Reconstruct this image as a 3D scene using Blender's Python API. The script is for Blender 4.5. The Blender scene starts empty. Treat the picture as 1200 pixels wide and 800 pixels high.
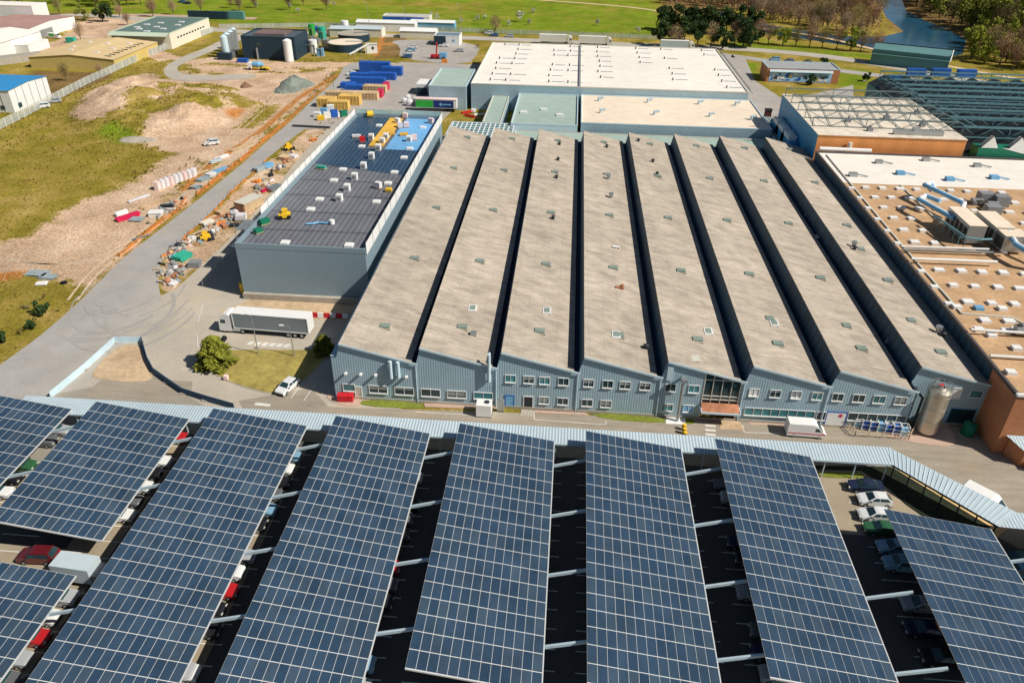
import bpy, math, random
import numpy as np
from mathutils import Vector
random.seed(7)
RS = np.random.RandomState(5)
PI = math.pi
S = bpy.context.scene
COL = S.collection
# ------------------------------------------------------------------ camera
F_PX = 889.139; PITCH = .55614; ROLL = .01568; YAW = -.07132
CP = np.array([31.608, -90.903, 68.379])
Fv = np.array([math.sin(YAW)*math.cos(PITCH), math.cos(YAW)*math.cos(PITCH), -math.sin(PITCH)])
Rv = np.array([math.cos(YAW), -math.sin(YAW), 0.]); Uv = np.cross(Rv, Fv)
Rv, Uv = Rv*math.cos(ROLL)+Uv*math.sin(ROLL), -Rv*math.sin(ROLL)+Uv*math.cos(ROLL)
cd = bpy.data.cameras.new('camera'); cam = bpy.data.objects.new('camera', cd); COL.objects.link(cam)
from mathutils import Matrix
M3 = Matrix(((Rv[0], Uv[0], -Fv[0]), (Rv[1], Uv[1], -Fv[1]), (Rv[2], Uv[2], -Fv[2])))
cam.matrix_world = Matrix.Translation(Vector(CP)) @ M3.to_4x4()
cd.sensor_fit = 'HORIZONTAL'; cd.sensor_width = 36; cd.lens = 36*F_PX/1200
cd.clip_start = .5; cd.clip_end = 8000
S.camera = cam
def G(u, v, z=0.):
    """survey point: where the sight line through (u,v) of the photo meets height z"""
    d = Fv+Rv*(u-600)/F_PX+Uv*(400-v)/F_PX
    p = CP+(z-CP[2])/d[2]*d
    return (float(p[0]), float(p[1]))
def FY(u, v, y):
    d = Fv+Rv*(u-600)/F_PX+Uv*(400-v)/F_PX
    p = CP+(y-CP[1])/d[1]*d
    return (float(p[0]), float(p[2]))
# ------------------------------------------------------------------ world & sun
SUN = Vector((.684, -.222, .695)).normalized()
el = math.asin(SUN.z); az = math.atan2(SUN.x, SUN.y)
w = bpy.data.worlds.new("World"); S.world = w; w.use_nodes = True
nt = w.node_tree; nt.nodes.clear()
sky = nt.nodes.new('ShaderNodeTexSky'); sky.sky_type = 'NISHITA'; sky.sun_disc = False
sky.sun_elevation = el; sky.sun_rotation = az; sky.air_density = 1.0; sky.dust_density = .6
bg = nt.nodes.new('ShaderNodeBackground'); bg.inputs[1].default_value = .05
ow = nt.nodes.new('ShaderNodeOutputWorld'); nt.links.new(sky.outputs[0], bg.inputs[0]); nt.links.new(bg.outputs[0], ow.inputs[0])
sl = bpy.data.lights.new('sun', 'SUN'); sl.energy = 5.0; sl.angle = math.radians(.5); sl.color = (1, .94, .84)
so = bpy.data.objects.new('sun', sl); COL.objects.link(so); so.rotation_euler = SUN.to_track_quat('Z', 'Y').to_euler()
S.view_settings.view_transform = 'Standard'; S.view_settings.look = 'None'; S.view_settings.exposure = 0
S.render.resolution_x = 1024; S.render.resolution_y = 682
# ------------------------------------------------------------------ materials
MATS = {}
def mat(name, c, rough=.8, metal=0., var=.12, vs=.5, stripe=None, streak=None, obj_rand=0., spec=.3, grime=0., stretch=None, alpha=None):
    """c base colour; var/vs noise amount and scale; stripe=(axis, period, depth, bump); streak=(axis, period, amount)"""
    if name in MATS: return MATS[name]
    m = bpy.data.materials.new(name); m.use_nodes = True; nt = m.node_tree; N = nt.nodes; L = nt.links
    b = N['Principled BSDF']; b.inputs['Roughness'].default_value = rough; b.inputs['Metallic'].default_value = metal
    b.inputs['Specular IOR Level'].default_value = spec
    tc = N.new('ShaderNodeTexCoord'); geo = N.new('ShaderNodeNewGeometry')
    col = None
    def rgb(cc):
        r = N.new('ShaderNodeRGB'); r.outputs[0].default_value = (*cc, 1); return r.outputs[0]
    def mulv(colsock, valsock):
        v = N.new('ShaderNodeVectorMath'); v.operation = 'SCALE'; L.new(colsock, v.inputs[0]); L.new(valsock, v.inputs['Scale']); return v.outputs[0]
    def rng(sock, a, b_, c_, d_):
        r = N.new('ShaderNodeMapRange'); r.inputs[1].default_value = a; r.inputs[2].default_value = b_; r.inputs[3].default_value = c_; r.inputs[4].default_value = d_
        L.new(sock, r.inputs[0]); return r.outputs[0]
    col = rgb(c)
    pos = geo.outputs['Position']
    if stretch:
        mp = N.new('ShaderNodeMapping'); mp.inputs['Scale'].default_value = stretch; L.new(pos, mp.inputs[0]); ps = mp.outputs[0]
    else: ps = pos
    if var:
        n = N.new('ShaderNodeTexNoise'); n.inputs['Scale'].default_value = vs; n.inputs['Detail'].default_value = 8; n.inputs['Roughness'].default_value = .65
        L.new(ps, n.inputs['Vector']); col = mulv(col, rng(n.outputs[0], .3, .7, 1-var, 1+var))
        n2 = N.new('ShaderNodeTexNoise'); n2.inputs['Scale'].default_value = vs*.12; n2.inputs['Detail'].default_value = 3
        L.new(ps, n2.inputs['Vector']); col = mulv(col, rng(n2.outputs[0], .35, .65, 1-var*.7, 1+var*.7))
    if grime:
        n = N.new('ShaderNodeTexNoise'); n.inputs['Scale'].default_value = .35; n.inputs['Detail'].default_value = 9; n.inputs['Roughness'].default_value = .75
        L.new(pos, n.inputs['Vector'])
        mx = N.new('ShaderNodeMix'); mx.data_type = 'RGBA'; L.new(rng(n.outputs[0], .5, .68, 0, grime), mx.inputs[0]); L.new(col, mx.inputs[6]); mx.inputs[7].default_value = (c[0]*.45+.03, c[1]*.38+.02, c[2]*.3+.01, 1); col = mx.outputs[2]
    for st in (stripe, streak):
        if not st: continue
        sx = N.new('ShaderNodeSeparateXYZ'); L.new(pos, sx.inputs[0])
        m1 = N.new('ShaderNodeMath'); m1.operation = 'MULTIPLY'; m1.inputs[1].default_value = 2*PI/st[1]; L.new(sx.outputs[st[0]], m1.inputs[0])
        s1 = N.new('ShaderNodeMath'); s1.operation = 'SINE'; L.new(m1.outputs[0], s1.inputs[0])
        if st is stripe:
            col = mulv(col, rng(s1.outputs[0], -1, 1, 1-st[2], 1+st[2]))
            if len(st) > 3 and st[3]:
                bp = N.new('ShaderNodeBump'); bp.inputs['Distance'].default_value = st[3]; L.new(s1.outputs[0], bp.inputs['Height']); L.new(bp.outputs[0], b.inputs['Normal'])
        else:
            col = mulv(col, rng(s1.outputs[0], .93, 1, 1, 1-st[2]))
    if obj_rand:
        oi = N.new('ShaderNodeObjectInfo'); col = mulv(col, rng(oi.outputs['Random'], 0, 1, 1-obj_rand, 1+obj_rand))
    L.new(col, b.inputs['Base Color'])
    MATS[name] = m; return m
# factory
def roof_sheet_material():
    m = bpy.data.materials.new('weathered_fibre_cement'); m.use_nodes = True; nt = m.node_tree; N = nt.nodes; L = nt.links
    b = N['Principled BSDF']; b.inputs['Roughness'].default_value = .95; b.inputs['Specular IOR Level'].default_value = .15
    geo = N.new('ShaderNodeNewGeometry'); oi = N.new('ShaderNodeObjectInfo')
    def n(sc, st=(1, 1, 1), d=8, ro=.65):
        mp = N.new('ShaderNodeMapping'); mp.inputs['Scale'].default_value = st; L.new(geo.outputs['Position'], mp.inputs[0])
        cb = N.new('ShaderNodeVectorMath'); cb.operation = 'ADD'; sc_ = N.new('ShaderNodeVectorMath'); sc_.operation = 'SCALE'; sc_.inputs[0].default_value = (37, 91, 13); L.new(oi.outputs['Random'], sc_.inputs['Scale']); L.new(mp.outputs[0], cb.inputs[0]); L.new(sc_.outputs[0], cb.inputs[1])
        t = N.new('ShaderNodeTexNoise'); t.inputs['Scale'].default_value = sc; t.inputs['Detail'].default_value = d; t.inputs['Roughness'].default_value = ro; L.new(cb.outputs[0], t.inputs['Vector']); return t.outputs[0]
    def rg(sk, a, c, lo, hi):
        r = N.new('ShaderNodeMapRange'); r.inputs[1].default_value = a; r.inputs[2].default_value = c; r.inputs[3].default_value = lo; r.inputs[4].default_value = hi; L.new(sk, r.inputs[0]); return r.outputs[0]
    def mulc(cur, v):
        q = N.new('ShaderNodeVectorMath'); q.operation = 'SCALE'; L.new(cur, q.inputs[0]); L.new(v, q.inputs['Scale']); return q.outputs[0]
    cr = N.new('ShaderNodeValToRGB'); L.new(n(.5, (.5, 1, 1)), cr.inputs[0]); e = cr.color_ramp.elements
    e[0].position = .32; e[0].color = (.34, .29, .235, 1); e[1].position = .68; e[1].color = (.54, .47, .385, 1); k = e.new(.5); k.color = (.445, .385, .315, 1)
    cur = cr.outputs[0]
    cur = mulc(cur, rg(n(1.6, (.10, 2.2, 1), 5), .3, .7, .80, 1.18))      # streaks down the slope
    cur = mulc(cur, rg(n(9, (.5, 1, 1), 3), .3, .7, .86, 1.14))
    cur = mulc(cur, rg(n(.045, (1, 1, 1), 3), .35, .65, .9, 1.1))
    sx = N.new('ShaderNodeSeparateXYZ'); L.new(geo.outputs['Position'], sx.inputs[0])
    for axis, per, lo, pw in ((1, 1.02, .87, .9), (0, 2.37, .9, .97)):
        m1 = N.new('ShaderNodeMath'); m1.operation = 'MULTIPLY'; m1.inputs[1].default_value = 2*PI/per; L.new(sx.outputs[axis], m1.inputs[0])
        s1 = N.new('ShaderNodeMath'); s1.operation = 'SINE'; L.new(m1.outputs[0], s1.inputs[0]); cur = mulc(cur, rg(s1.outputs[0], pw, 1, 1, lo))
    m1 = N.new('ShaderNodeMath'); m1.operation = 'MULTIPLY'; m1.inputs[1].default_value = 2*PI/.34; L.new(sx.outputs[1], m1.inputs[0]); s1 = N.new('ShaderNodeMath'); s1.operation = 'SINE'; L.new(m1.outputs[0], s1.inputs[0]); cur = mulc(cur, rg(s1.outputs[0], -1, 1, .93, 1.05))
    # lichen and rust blotches
    mx = N.new('ShaderNodeMix'); mx.data_type = 'RGBA'; L.new(rg(n(.9, (.5, 1, 1), 10, .75), .56, .72, 0, .55), mx.inputs[0]); L.new(cur, mx.inputs[6]); mx.inputs[7].default_value = (.33, .235, .155, 1)
    L.new(mx.outputs[2], b.inputs['Base Color']); return m
m_asb = roof_sheet_material()
m_clad = mat('blue_grey_cladding', (.345, .475, .54), .55, var=.08, vs=.7, grime=.14, stripe=(0, .36, .05, .008), spec=.4)
m_trim = mat('pale_blue_trim', (.55, .68, .74), .5, var=.05)
m_dkglz = mat('glazing_and_wall_shade', (.018, .07, .12), .55, var=.35, vs=.5, stripe=(1, 2.0, .25, 0), spec=.3)
m_gut = mat('dark_gutter_felt', (.012, .04, .07), .8, var=.3)
m_glass = mat('window_glass', (.02, .05, .06), .12, var=.5, vs=.45, spec=.6)
m_glass2 = mat('teal_window_glass', (.06, .22, .24), .15, var=.4, vs=.5, spec=.6)
m_white = mat('white_paint', (.8, .8, .78), .6, var=.05)
m_cream = mat('cream_frame', (.62, .60, .52), .7, var=.05)
m_brick = mat('orange_brick', (.50, .21, .10), .9, var=.12, vs=2., stripe=(2, .3, .05, 0), grime=.2)
m_orroof = mat('ochre_gravel_roof', (.53, .34, .19), .95, var=.18, vs=1.6, grime=.35)
m_whroof = mat('white_membrane_roof', (.88, .82, .74), .75, var=.06, vs=.25, streak=(1, 5.6, .06), grime=.12)
m_beroof = mat('beige_membrane_roof', (.84, .71, .56), .8, var=.07, vs=.3, grime=.15)
m_grroof = mat('grey_green_roof', (.36, .46, .41), .8, var=.08, vs=.3, grime=.12)
m_metal = mat('galvanised_steel', (.42, .45, .46), .4, .6, var=.1)
m_dark = mat('dark_steel', (.03, .035, .04), .6, var=.2)
m_slate = mat('slate_deck', (.155, .16, .18), .55, var=.15, vs=.4, stripe=(0, 1.1, .22, 0), streak=(1, 9., .4), spec=.5)
m_blue = mat('blue_membrane', (.17, .42, .72), .7, var=.12)
m_barn = mat('grey_blue_panel', (.235, .32, .375), .45, var=.04, vs=.2, stripe=(0, 1.0, .012, 0), spec=.5)
m_yel = mat('yellow_board', (.72, .42, .07), .8, var=.15)
m_teal = mat('teal_steel', (.15, .30, .34), .5, var=.1)
m_tealwall = mat('teal_cladding', (.10, .26, .27), .6, var=.06, stripe=(0, .8, .06, 0))
m_green = mat('dark_green_wall', (.01, .17, .10), .6, var=.08)
m_navy = mat('navy_cladding', (.018, .045, .07), .5, var=.1, stripe=(0, 1.0, .15, 0))
m_conc = mat('concrete', (.42, .38, .32), .9, var=.12, vs=.8, grime=.3)
m_redroof = mat('faded_red_roof', (.42, .25, .22), .85, var=.12, stripe=(0, 1.2, .06, 0))
m_yelwall = mat('ochre_wall', (.60, .46, .16), .85, var=.06)
m_yelroof = mat('sand_roof', (.66, .50, .27), .85, var=.07, stripe=(0, 1.3, .05, 0))
m_crwall = mat('cream_wall', (.74, .70, .58), .8, var=.05)
m_red = mat('red_paint', (.6, .02, .03), .5, var=.1)
m_magenta = mat('crimson_paint', (.62, .02, .09), .5, var=.1)
m_bluep = mat('blue_paint', (.02, .11, .45), .5, var=.12)
m_skyp = mat('light_blue_paint', (.18, .42, .66), .5, var=.12)
m_greenp = mat('green_paint', (.03, .38, .05), .5, var=.12)
m_tealp = mat('sea_green_sheet', (.04, .42, .30), .6, var=.2)
m_orange = mat('orange_mesh', (.78, .28, .06), .8, var=.2)
m_yelp = mat('yellow_paint', (.80, .50, .03), .55, var=.12)
m_wood = mat('pale_timber', (.58, .42, .25), .9, var=.2, vs=2)
m_black = mat('black_rubber', (.012, .012, .014), .8, var=.2)
m_inox = mat('brushed_stainless', (.62, .56, .46), .42, .75, var=.1, stretch=(1, 1, .2))
m_walk = mat('pale_blue_roof_sheet', (.46, .56, .615), .5, var=.06, stripe=(0, .42, .14, .02), spec=.4)
m_walkd = mat('pale_blue_roof_sheet_wide_rib', (.52, .61, .65), .5, var=.05, spec=.4)
m_pvframe = mat('module_frame', (.72, .73, .72), .45, .2, var=.05, spec=.5)
m_graffA = mat('pale_blue_render', (.35, .60, .90), .8, var=.1)
m_bag = mat('white_bag', (.70, .68, .70), .9, var=.1, vs=2)
m_pink = mat('pinkish_white_insulation', (.78, .60, .58), .9, var=.12, vs=1.5)
m_grey = mat('mid_grey_paint', (.25, .26, .27), .6, var=.1)
m_blk2 = mat('grey_curtain_side', (.22, .26, .285), .6, var=.08)
m_fence = mat('pale_fence', (.52, .56, .54), .7, var=.15, vs=1)
m_hoard = mat('blue_hoarding', (.55, .70, .78), .55, var=.08)
m_bark = mat('bark', (.10, .075, .05), .95, var=.2, vs=3)
m_mark = mat('road_paint', (.70, .68, .62), .8, var=.15, vs=2)
m_rust = mat('rusty_red_panel', (.46, .20, .11), .8, var=.3, vs=1.2)
m_tarp = mat('grey_tarpaulin', (.30, .36, .38), .7, var=.2, vs=1.5)
m_gravelh = mat('crushed_stone', (.20, .23, .20), .95, var=.3, vs=1.5)
m_water = mat('river_water', (.012, .085, .16), .12, var=.25, vs=.05, spec=.5)
def leafmat(name, c, var=.35, vs=1.2):
    return mat(name, c, .9, var=var, vs=vs, obj_rand=.25, spec=.1)
m_ever = leafmat('evergreen_leaves', (.050, .085, .030))
m_olive = leafmat('olive_leaves', (.24, .26, .05))
m_thuja = leafmat('yellow_green_leaves', (.21, .22, .03), vs=1.)
m_spring = leafmat('spring_leaves', (.30, .33, .05))
m_twig = leafmat('bare_twigs', (.30, .21, .13))
m_twig2 = leafmat('reddish_twigs', (.34, .21, .13))
m_twig3 = leafmat('olive_twigs', (.27, .22, .09))
m_bloss = leafmat('pale_blossom', (.55, .55, .48))
# photovoltaic glass with a module-to-module shade
def pv_material():
    m = bpy.data.materials.new('photovoltaic_glass'); m.use_nodes = True; nt = m.node_tree; N = nt.nodes; L = nt.links
    b = N['Principled BSDF']; b.inputs['Roughness'].default_value = .22; b.inputs['Specular IOR Level'].default_value = .45
    a = N.new('ShaderNodeAttribute'); a.attribute_name = 'shade'
    oi = N.new('ShaderNodeObjectInfo')
    r = N.new('ShaderNodeValToRGB'); L.new(a.outputs['Fac'], r.inputs[0])
    r.color_ramp.elements[0].color = (.016, .040, .078, 1); r.color_ramp.elements[1].color = (.044, .072, .105, 1)
    e = r.color_ramp.elements.new(.45); e.color = (.026, .052, .092, 1)
    geo = N.new('ShaderNodeNewGeometry'); sx = N.new('ShaderNodeSeparateXYZ'); L.new(geo.outputs['Position'], sx.inputs[0])
    acc = None
    for ax, per in ((0, .166), (1, .166)):
        m1 = N.new('ShaderNodeMath'); m1.operation = 'MULTIPLY'; m1.inputs[1].default_value = 2*PI/per; L.new(sx.outputs[ax], m1.inputs[0])
        s1 = N.new('ShaderNodeMath'); s1.operation = 'SINE'; L.new(m1.outputs[0], s1.inputs[0])
        g = N.new('ShaderNodeMapRange'); g.inputs[1].default_value = .8; g.inputs[2].default_value = 1; g.inputs[3].default_value = 0; g.inputs[4].default_value = .5; L.new(s1.outputs[0], g.inputs[0])
        if acc is None: acc = g.outputs[0]
        else:
            ad = N.new('ShaderNodeMath'); ad.operation = 'MAXIMUM'; L.new(acc, ad.inputs[0]); L.new(g.outputs[0], ad.inputs[1]); acc = ad.outputs[0]
    nz = N.new('ShaderNodeTexNoise'); nz.inputs['Scale'].default_value = .35; nz.inputs['Detail'].default_value = 4; L.new(geo.outputs['Position'], nz.inputs['Vector'])
    ns = N.new('ShaderNodeMapRange'); ns.inputs[1].default_value = .3; ns.inputs[2].default_value = .7; ns.inputs[3].default_value = .75; ns.inputs[4].default_value = 1.3; L.new(nz.outputs[0], ns.inputs[0])
    sc = N.new('ShaderNodeVectorMath'); sc.operation = 'SCALE'; L.new(r.outputs[0], sc.inputs[0]); L.new(ns.outputs[0], sc.inputs['Scale'])
    mx = N.new('ShaderNodeMix'); mx.data_type = 'RGBA'; L.new(acc, mx.inputs[0]); L.new(sc.outputs[0], mx.inputs[6]); mx.inputs[7].default_value = (.10, .16, .23, 1)
    L.new(mx.outputs[2], b.inputs['Base Color'])
    return m
m_pv = pv_material()
PAINT = {}
def paint(nm, c):
    if nm not in PAINT:
        m = bpy.data.materials.new('car_paint_'+nm); m.use_nodes = True; b = m.node_tree.nodes['Principled BSDF']
        b.inputs['Base Color'].default_value = (*c, 1); b.inputs['Roughness'].default_value = .35; b.inputs['Coat Weight'].default_value = .5
        n = m.node_tree.nodes.new('ShaderNodeTexNoise'); n.inputs['Scale'].default_value = 2
        r = m.node_tree.nodes.new('ShaderNodeMapRange'); r.inputs[3].default_value = .28; r.inputs[4].default_value = .45
        m.node_tree.links.new(n.outputs[0], r.inputs[0]); m.node_tree.links.new(r.outputs[0], b.inputs['Roughness'])
        PAINT[nm] = m
    return PAINT[nm]
for nm, c in (('white', (.75, .76, .76)), ('silver', (.38, .40, .42)), ('grey', (.12, .13, .14)), ('black', (.015, .016, .02)), ('red', (.45, .015, .02)), ('dark red', (.12, .01, .015)), ('blue', (.03, .10, .28)), ('light blue', (.20, .38, .52)), ('dark blue', (.012, .022, .06)), ('green', (.03, .12, .05))): paint(nm, c)
# ------------------------------------------------------------------ mesh builder
class MB:
    def __init__(s): s.v = []; s.f = []; s.m = []
    def poly(s, pts, m=0):
        n = len(s.v); s.v += [tuple(p) for p in pts]; s.f.append(tuple(range(n, n+len(pts)))); s.m.append(m)
    def box(s, x0, y0, z0, x1, y1, z1, m=0, top=None, skip=''):
        n = len(s.v)
        s.v += [(x0, y0, z0), (x1, y0, z0), (x1, y1, z0), (x0, y1, z0), (x0, y0, z1), (x1, y0, z1), (x1, y1, z1), (x0, y1, z1)]
        fs = {'b': (3, 2, 1, 0), 't': (4, 5, 6, 7), 'f': (0, 1, 5, 4), 'r': (1, 2, 6, 5), 'k': (2, 3, 7, 6), 'l': (3, 0, 4, 7)}
        for k, q in fs.items():
            if k in skip: continue
            s.f.append(tuple(n+i for i in q)); s.m.append(top if (k == 't' and top is not None) else m)
    def obox(s, c, sx, sy, sz, rz=0, m=0, rx=0, top=None):
        n0 = len(s.v); s.box(-sx/2, -sy/2, -sz/2, sx/2, sy/2, sz/2, m, top)
        ca, sa = math.cos(rz), math.sin(rz); cx, sx_ = math.cos(rx), math.sin(rx)
        for i in range(n0, len(s.v)):
            x, y, z = s.v[i]; y, z = y*cx-z*sx_, y*sx_+z*cx
            s.v[i] = (c[0]+x*ca-y*sa, c[1]+x*sa+y*ca, c[2]+z)
    def bar(s, p, q, w=.1, h=None, m=0):
        p = Vector(p); q = Vector(q); d = (q-p); L = d.length
        if L < 1e-6: return
        d /= L; up = Vector((0, 0, 1)) if abs(d.z) < .95 else Vector((1, 0, 0))
        a = d.cross(up).normalized(); b = a.cross(d).normalized(); h = h or w
        n = len(s.v)
        for e in (p, q):
            for i, j in ((-1, -1), (1, -1), (1, 1), (-1, 1)): s.v.append(tuple(e+a*i*w/2+b*j*h/2))
        for q_ in ((0, 1, 2, 3), (7, 6, 5, 4), (0, 4, 5, 1), (1, 5, 6, 2), (2, 6, 7, 3), (3, 7, 4, 0)): s.f.append(tuple(n+i for i in q_)); s.m.append(m)
    def cyl(s, c, r, h, n=16, m=0, r2=None, cap=None, axis='z'):
        r2 = r if r2 is None else r2; k = len(s.v)
        def T(x, y, z):
            if axis == 'z': return (c[0]+x, c[1]+y, c[2]+z)
            if axis == 'x': return (c[0]+z, c[1]+x, c[2]+y)
            return (c[0]+x, c[1]+z, c[2]+y)
        for i in range(n):
            a = 2*PI*i/n; s.v.append(T(r*math.cos(a), r*math.sin(a), 0)); s.v.append(T(r2*math.cos(a), r2*math.sin(a), h))
        for i in range(n):
            j = (i+1) % n; s.f.append((k+2*i, k+2*j, k+2*j+1, k+2*i+1)); s.m.append(m)
        s.f.append(tuple(k+2*i+1 for i in range(n))); s.m.append(m if cap is None else cap)
        s.f.append(tuple(k+2*i for i in reversed(range(n)))); s.m.append(m)
    def tube(s, pts, r=.1, n=6, m=0):
        for a, b in zip(pts[:-1], pts[1:]):
            p = Vector(a); q = Vector(b); d = q-p; L = d.length
            if L < 1e-6: continue
            d /= L; up = Vector((0, 0, 1)) if abs(d.z) < .95 else Vector((1, 0, 0)); u = d.cross(up).normalized(); w_ = u.cross(d)
            k = len(s.v)
            ext = d*r*.5
            for i in range(n):
                t = 2*PI*i/n; o = u*math.cos(t)*r+w_*math.sin(t)*r
                s.v.append(tuple(p-ext+o)); s.v.append(tuple(q+ext+o))
            for i in range(n):
                j = (i+1) % n; s.f.append((k+2*i, k+2*i+1, k+2*j+1, k+2*j)); s.m.append(m)
            s.f.append(tuple(k+2*i for i in range(n))); s.m.append(m); s.f.append(tuple(k+2*i+1 for i in reversed(range(n)))); s.m.append(m)
    def prism(s, pts, z0, z1, m=0, top=None):
        """closed 2D outline (counter-clockwise) raised from z0 to z1"""
        n = len(pts)
        s.poly([(x, y, z1) for x, y in pts], m if top is None else top)
        for i in range(n):
            a, b = pts[i], pts[(i+1) % n]; s.poly([(a[0], a[1], z0), (b[0], b[1], z0), (b[0], b[1], z1), (a[0], a[1], z1)], m)
    def build(s, name, mats, parent=None, smooth=False, org=None, link=True):
        me = bpy.data.meshes.new(name)
        vs = s.v
        if org is not None: vs = [(x-org[0], y-org[1], z-org[2]) for x, y, z in vs]
        me.from_pydata(vs, [], s.f)
        if not isinstance(mats, (list, tuple)): mats = [mats]
        for m in mats: me.materials.append(m)
        if len(mats) > 1: me.polygons.foreach_set('material_index', s.m)
        if smooth: me.polygons.foreach_set('use_smooth', [True]*len(me.polygons))
        me.update()
        o = bpy.data.objects.new(name, me)
        COL.objects.link(o)
        if parent is not None: o.parent = parent
        return o
def tag(o, label=None, cat=None, group=None, kind=None):
    if label: o['label'] = label
    if cat: o['category'] = cat
    if group: o['group'] = group
    if kind: o['kind'] = kind
    return o
def thing(name, loc, label, cat, group=None, rz=0):
    o = bpy.data.objects.new(name, None); o.location = loc; o.rotation_euler = (0, 0, rz); COL.objects.link(o); o.empty_display_size = .3
    return tag(o, label, cat, group)
KIDS = {}
def copy_tree(o, parent=None, depth=0):
    c = o.copy(); COL.objects.link(c)
    if parent is not None: c.parent = parent
    ch = KIDS.get(o.name)
    if ch is None: ch = KIDS[o.name] = list(o.children)
    for k in ch: copy_tree(k, c, depth+1)
    return c
def struct(name, mb, mats): return tag(mb.build(name, mats), kind='structure')
ORD = ['first', 'second', 'third', 'fourth', 'fifth', 'sixth', 'seventh', 'eighth', 'ninth', 'tenth', 'eleventh', 'twelfth', 'thirteenth', 'fourteenth', 'fifteenth', 'sixteenth', 'seventeenth', 'eighteenth', 'nineteenth', 'twentieth', 'twenty-first', 'twenty-second', 'twenty-third', 'twenty-fourth', 'twenty-fifth', 'twenty-sixth', 'twenty-seventh', 'twenty-eighth', 'twenty-ninth', 'thirtieth']
def chaikin(pts, it=2, closed=True):
    for _ in range(it):
        out = []
        n = len(pts)
        for i in range(n if closed else n-1):
            a, b = pts[i], pts[(i+1) % n]
            out += [(a[0]*.75+b[0]*.25, a[1]*.75+b[1]*.25), (a[0]*.25+b[0]*.75, a[1]*.25+b[1]*.75)]
        pts = out
    return pts
def px(*pts, z=0.): return [G(u, v, z) for u, v in pts]
# ------------------------------------------------------------------ ground with painted cover masks
def segdist(X, Y, poly, closed=True):
    P = np.array(poly); d = np.full(X.shape, 1e9)
    n = len(P)
    for i in range(n if closed else n-1):
        a = P[i]; b = P[(i+1) % n]; ab = b-a; L2 = (ab**2).sum()+1e-9
        t = np.clip(((X-a[0])*ab[0]+(Y-a[1])*ab[1])/L2, 0, 1)
        d = np.minimum(d, np.hypot(X-a[0]-t*ab[0], Y-a[1]-t*ab[1]))
    return d
def inside(X, Y, poly):
    r = np.zeros(X.shape, bool); P = poly; n = len(P)
    for i in range(n):
        x0, y0 = P[i]; x1, y1 = P[(i+1) % n]
        if y0 == y1: continue
        c = ((y0 > Y) != (y1 > Y)) & (X < (x1-x0)*(Y-y0)/(y1-y0)+x0); r ^= c
    return r
def sdf(X, Y, poly):
    d = segdist(X, Y, poly); return np.where(inside(X, Y, poly), d, -d)
def ss(d, w): return np.clip(.5+d/(2*w), 0, 1)
def noise2(X, Y, sc, seed):
    r = np.random.RandomState(seed); g = r.rand(256, 256)
    x = X/sc+1000; y = Y/sc+1000; xi = np.floor(x).astype(int); yi = np.floor(y).astype(int); fx = x-xi; fy = y-yi
    fx = fx*fx*(3-2*fx); fy = fy*fy*(3-2*fy)
    a = g[xi % 256, yi % 256]; b = g[(xi+1) % 256, yi % 256]; c = g[xi % 256, (yi+1) % 256]; d = g[(xi+1) % 256, (yi+1) % 256]
    return (a*(1-fx)+b*fx)*(1-fy)+(c*(1-fx)+d*fx)*fy
def fbm(X, Y, sc, seed, o=4):
    t = 0; amp = 1; tot = 0
    for i in range(o): t = t+amp*noise2(X, Y, sc/2**i, seed+i); tot += amp; amp *= .55
    return t/tot
xs = np.concatenate([[-5000, -1500, -700, -480], np.arange(-400, -150, 2.), np.arange(-150, -40, .9), np.arange(-40, 500, 3.), [620, 900, 2000, 5000]])
ys = np.concatenate([[-4000, -1000, -300], np.arange(-130, 0, 4.), np.arange(0, 230, .9), np.arange(230, 560, 2.), [620, 800, 1200, 2500, 6000]])
X, Y = np.meshgrid(xs, ys)
dirt_p = px((-40, 300), (0, 285), (40, 275), (70, 250), (120, 226), (170, 208), (205, 180), (150, 165), (95, 152), (85, 132), (108, 108), (150, 92), (175, 86), (190, 94), (235, 90), (300, 84), (345, 84), (395, 80), (370, 110), (320, 150), (290, 180), (250, 195), (205, 245), (160, 285), (130, 318), (105, 345), (85, 330), (40, 322), (-40, 330))
dirt = ss(sdf(X, Y, dirt_p), 5)
def stroke(pts, w, soft=2., z=0): return ss(w-segdist(X, Y, px(*pts), closed=False), soft)
dirt = np.maximum(dirt, stroke([(300, 165), (250, 205), (200, 245)], 3)*.7)
dirt = np.maximum(dirt, stroke([(178, 62), (215, 75), (250, 70), (330, 76), (400, 76)], 5))
dirt = np.maximum(dirt, ss(sdf(X, Y, px((215, 75), (280, 78), (380, 80), (300, 90), (200, 92))), 4))
dirt = np.maximum(dirt, ss(sdf(X, Y, px((95, 22), (75, 40), (20, 65), (60, 65), (130, 45), (165, 35), (200, 24), (170, 18))), 6)*.75)
# mossy patches on the spoil
for pts, wd, am in (([(200, 108), (235, 102), (262, 108)], 5, .9), ([(190, 135), (215, 128), (238, 132)], 7, 1.), ([(160, 150), (158, 135), (170, 122)], 4, .8), ([(100, 155), (130, 150), (145, 162)], 7, .9), ([(240, 118), (262, 116), (290, 124)], 4, .95), ([(175, 118), (215, 116)], 4, .6), ([(200, 72), (230, 85), (260, 87)], 2.5, .9), ([(300, 85), (370, 82)], 2, .8), ([(240, 188), (215, 212), (175, 244)], 2.5, .55), ([(290, 148), (318, 125)], 3, 1.)):
    dirt = dirt*(1-am*stroke(pts, wd, 4))
orange = np.zeros_like(dirt)
orange = np.maximum(orange, stroke([(395, 88), (350, 115), (310, 150), (290, 165), (250, 190), (235, 202), (215, 222)], 1.3, 1.5)*.9)
orange = np.maximum(orange, stroke([(215, 238), (192, 256), (165, 276), (140, 298)], 1.0, 1.2))
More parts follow.
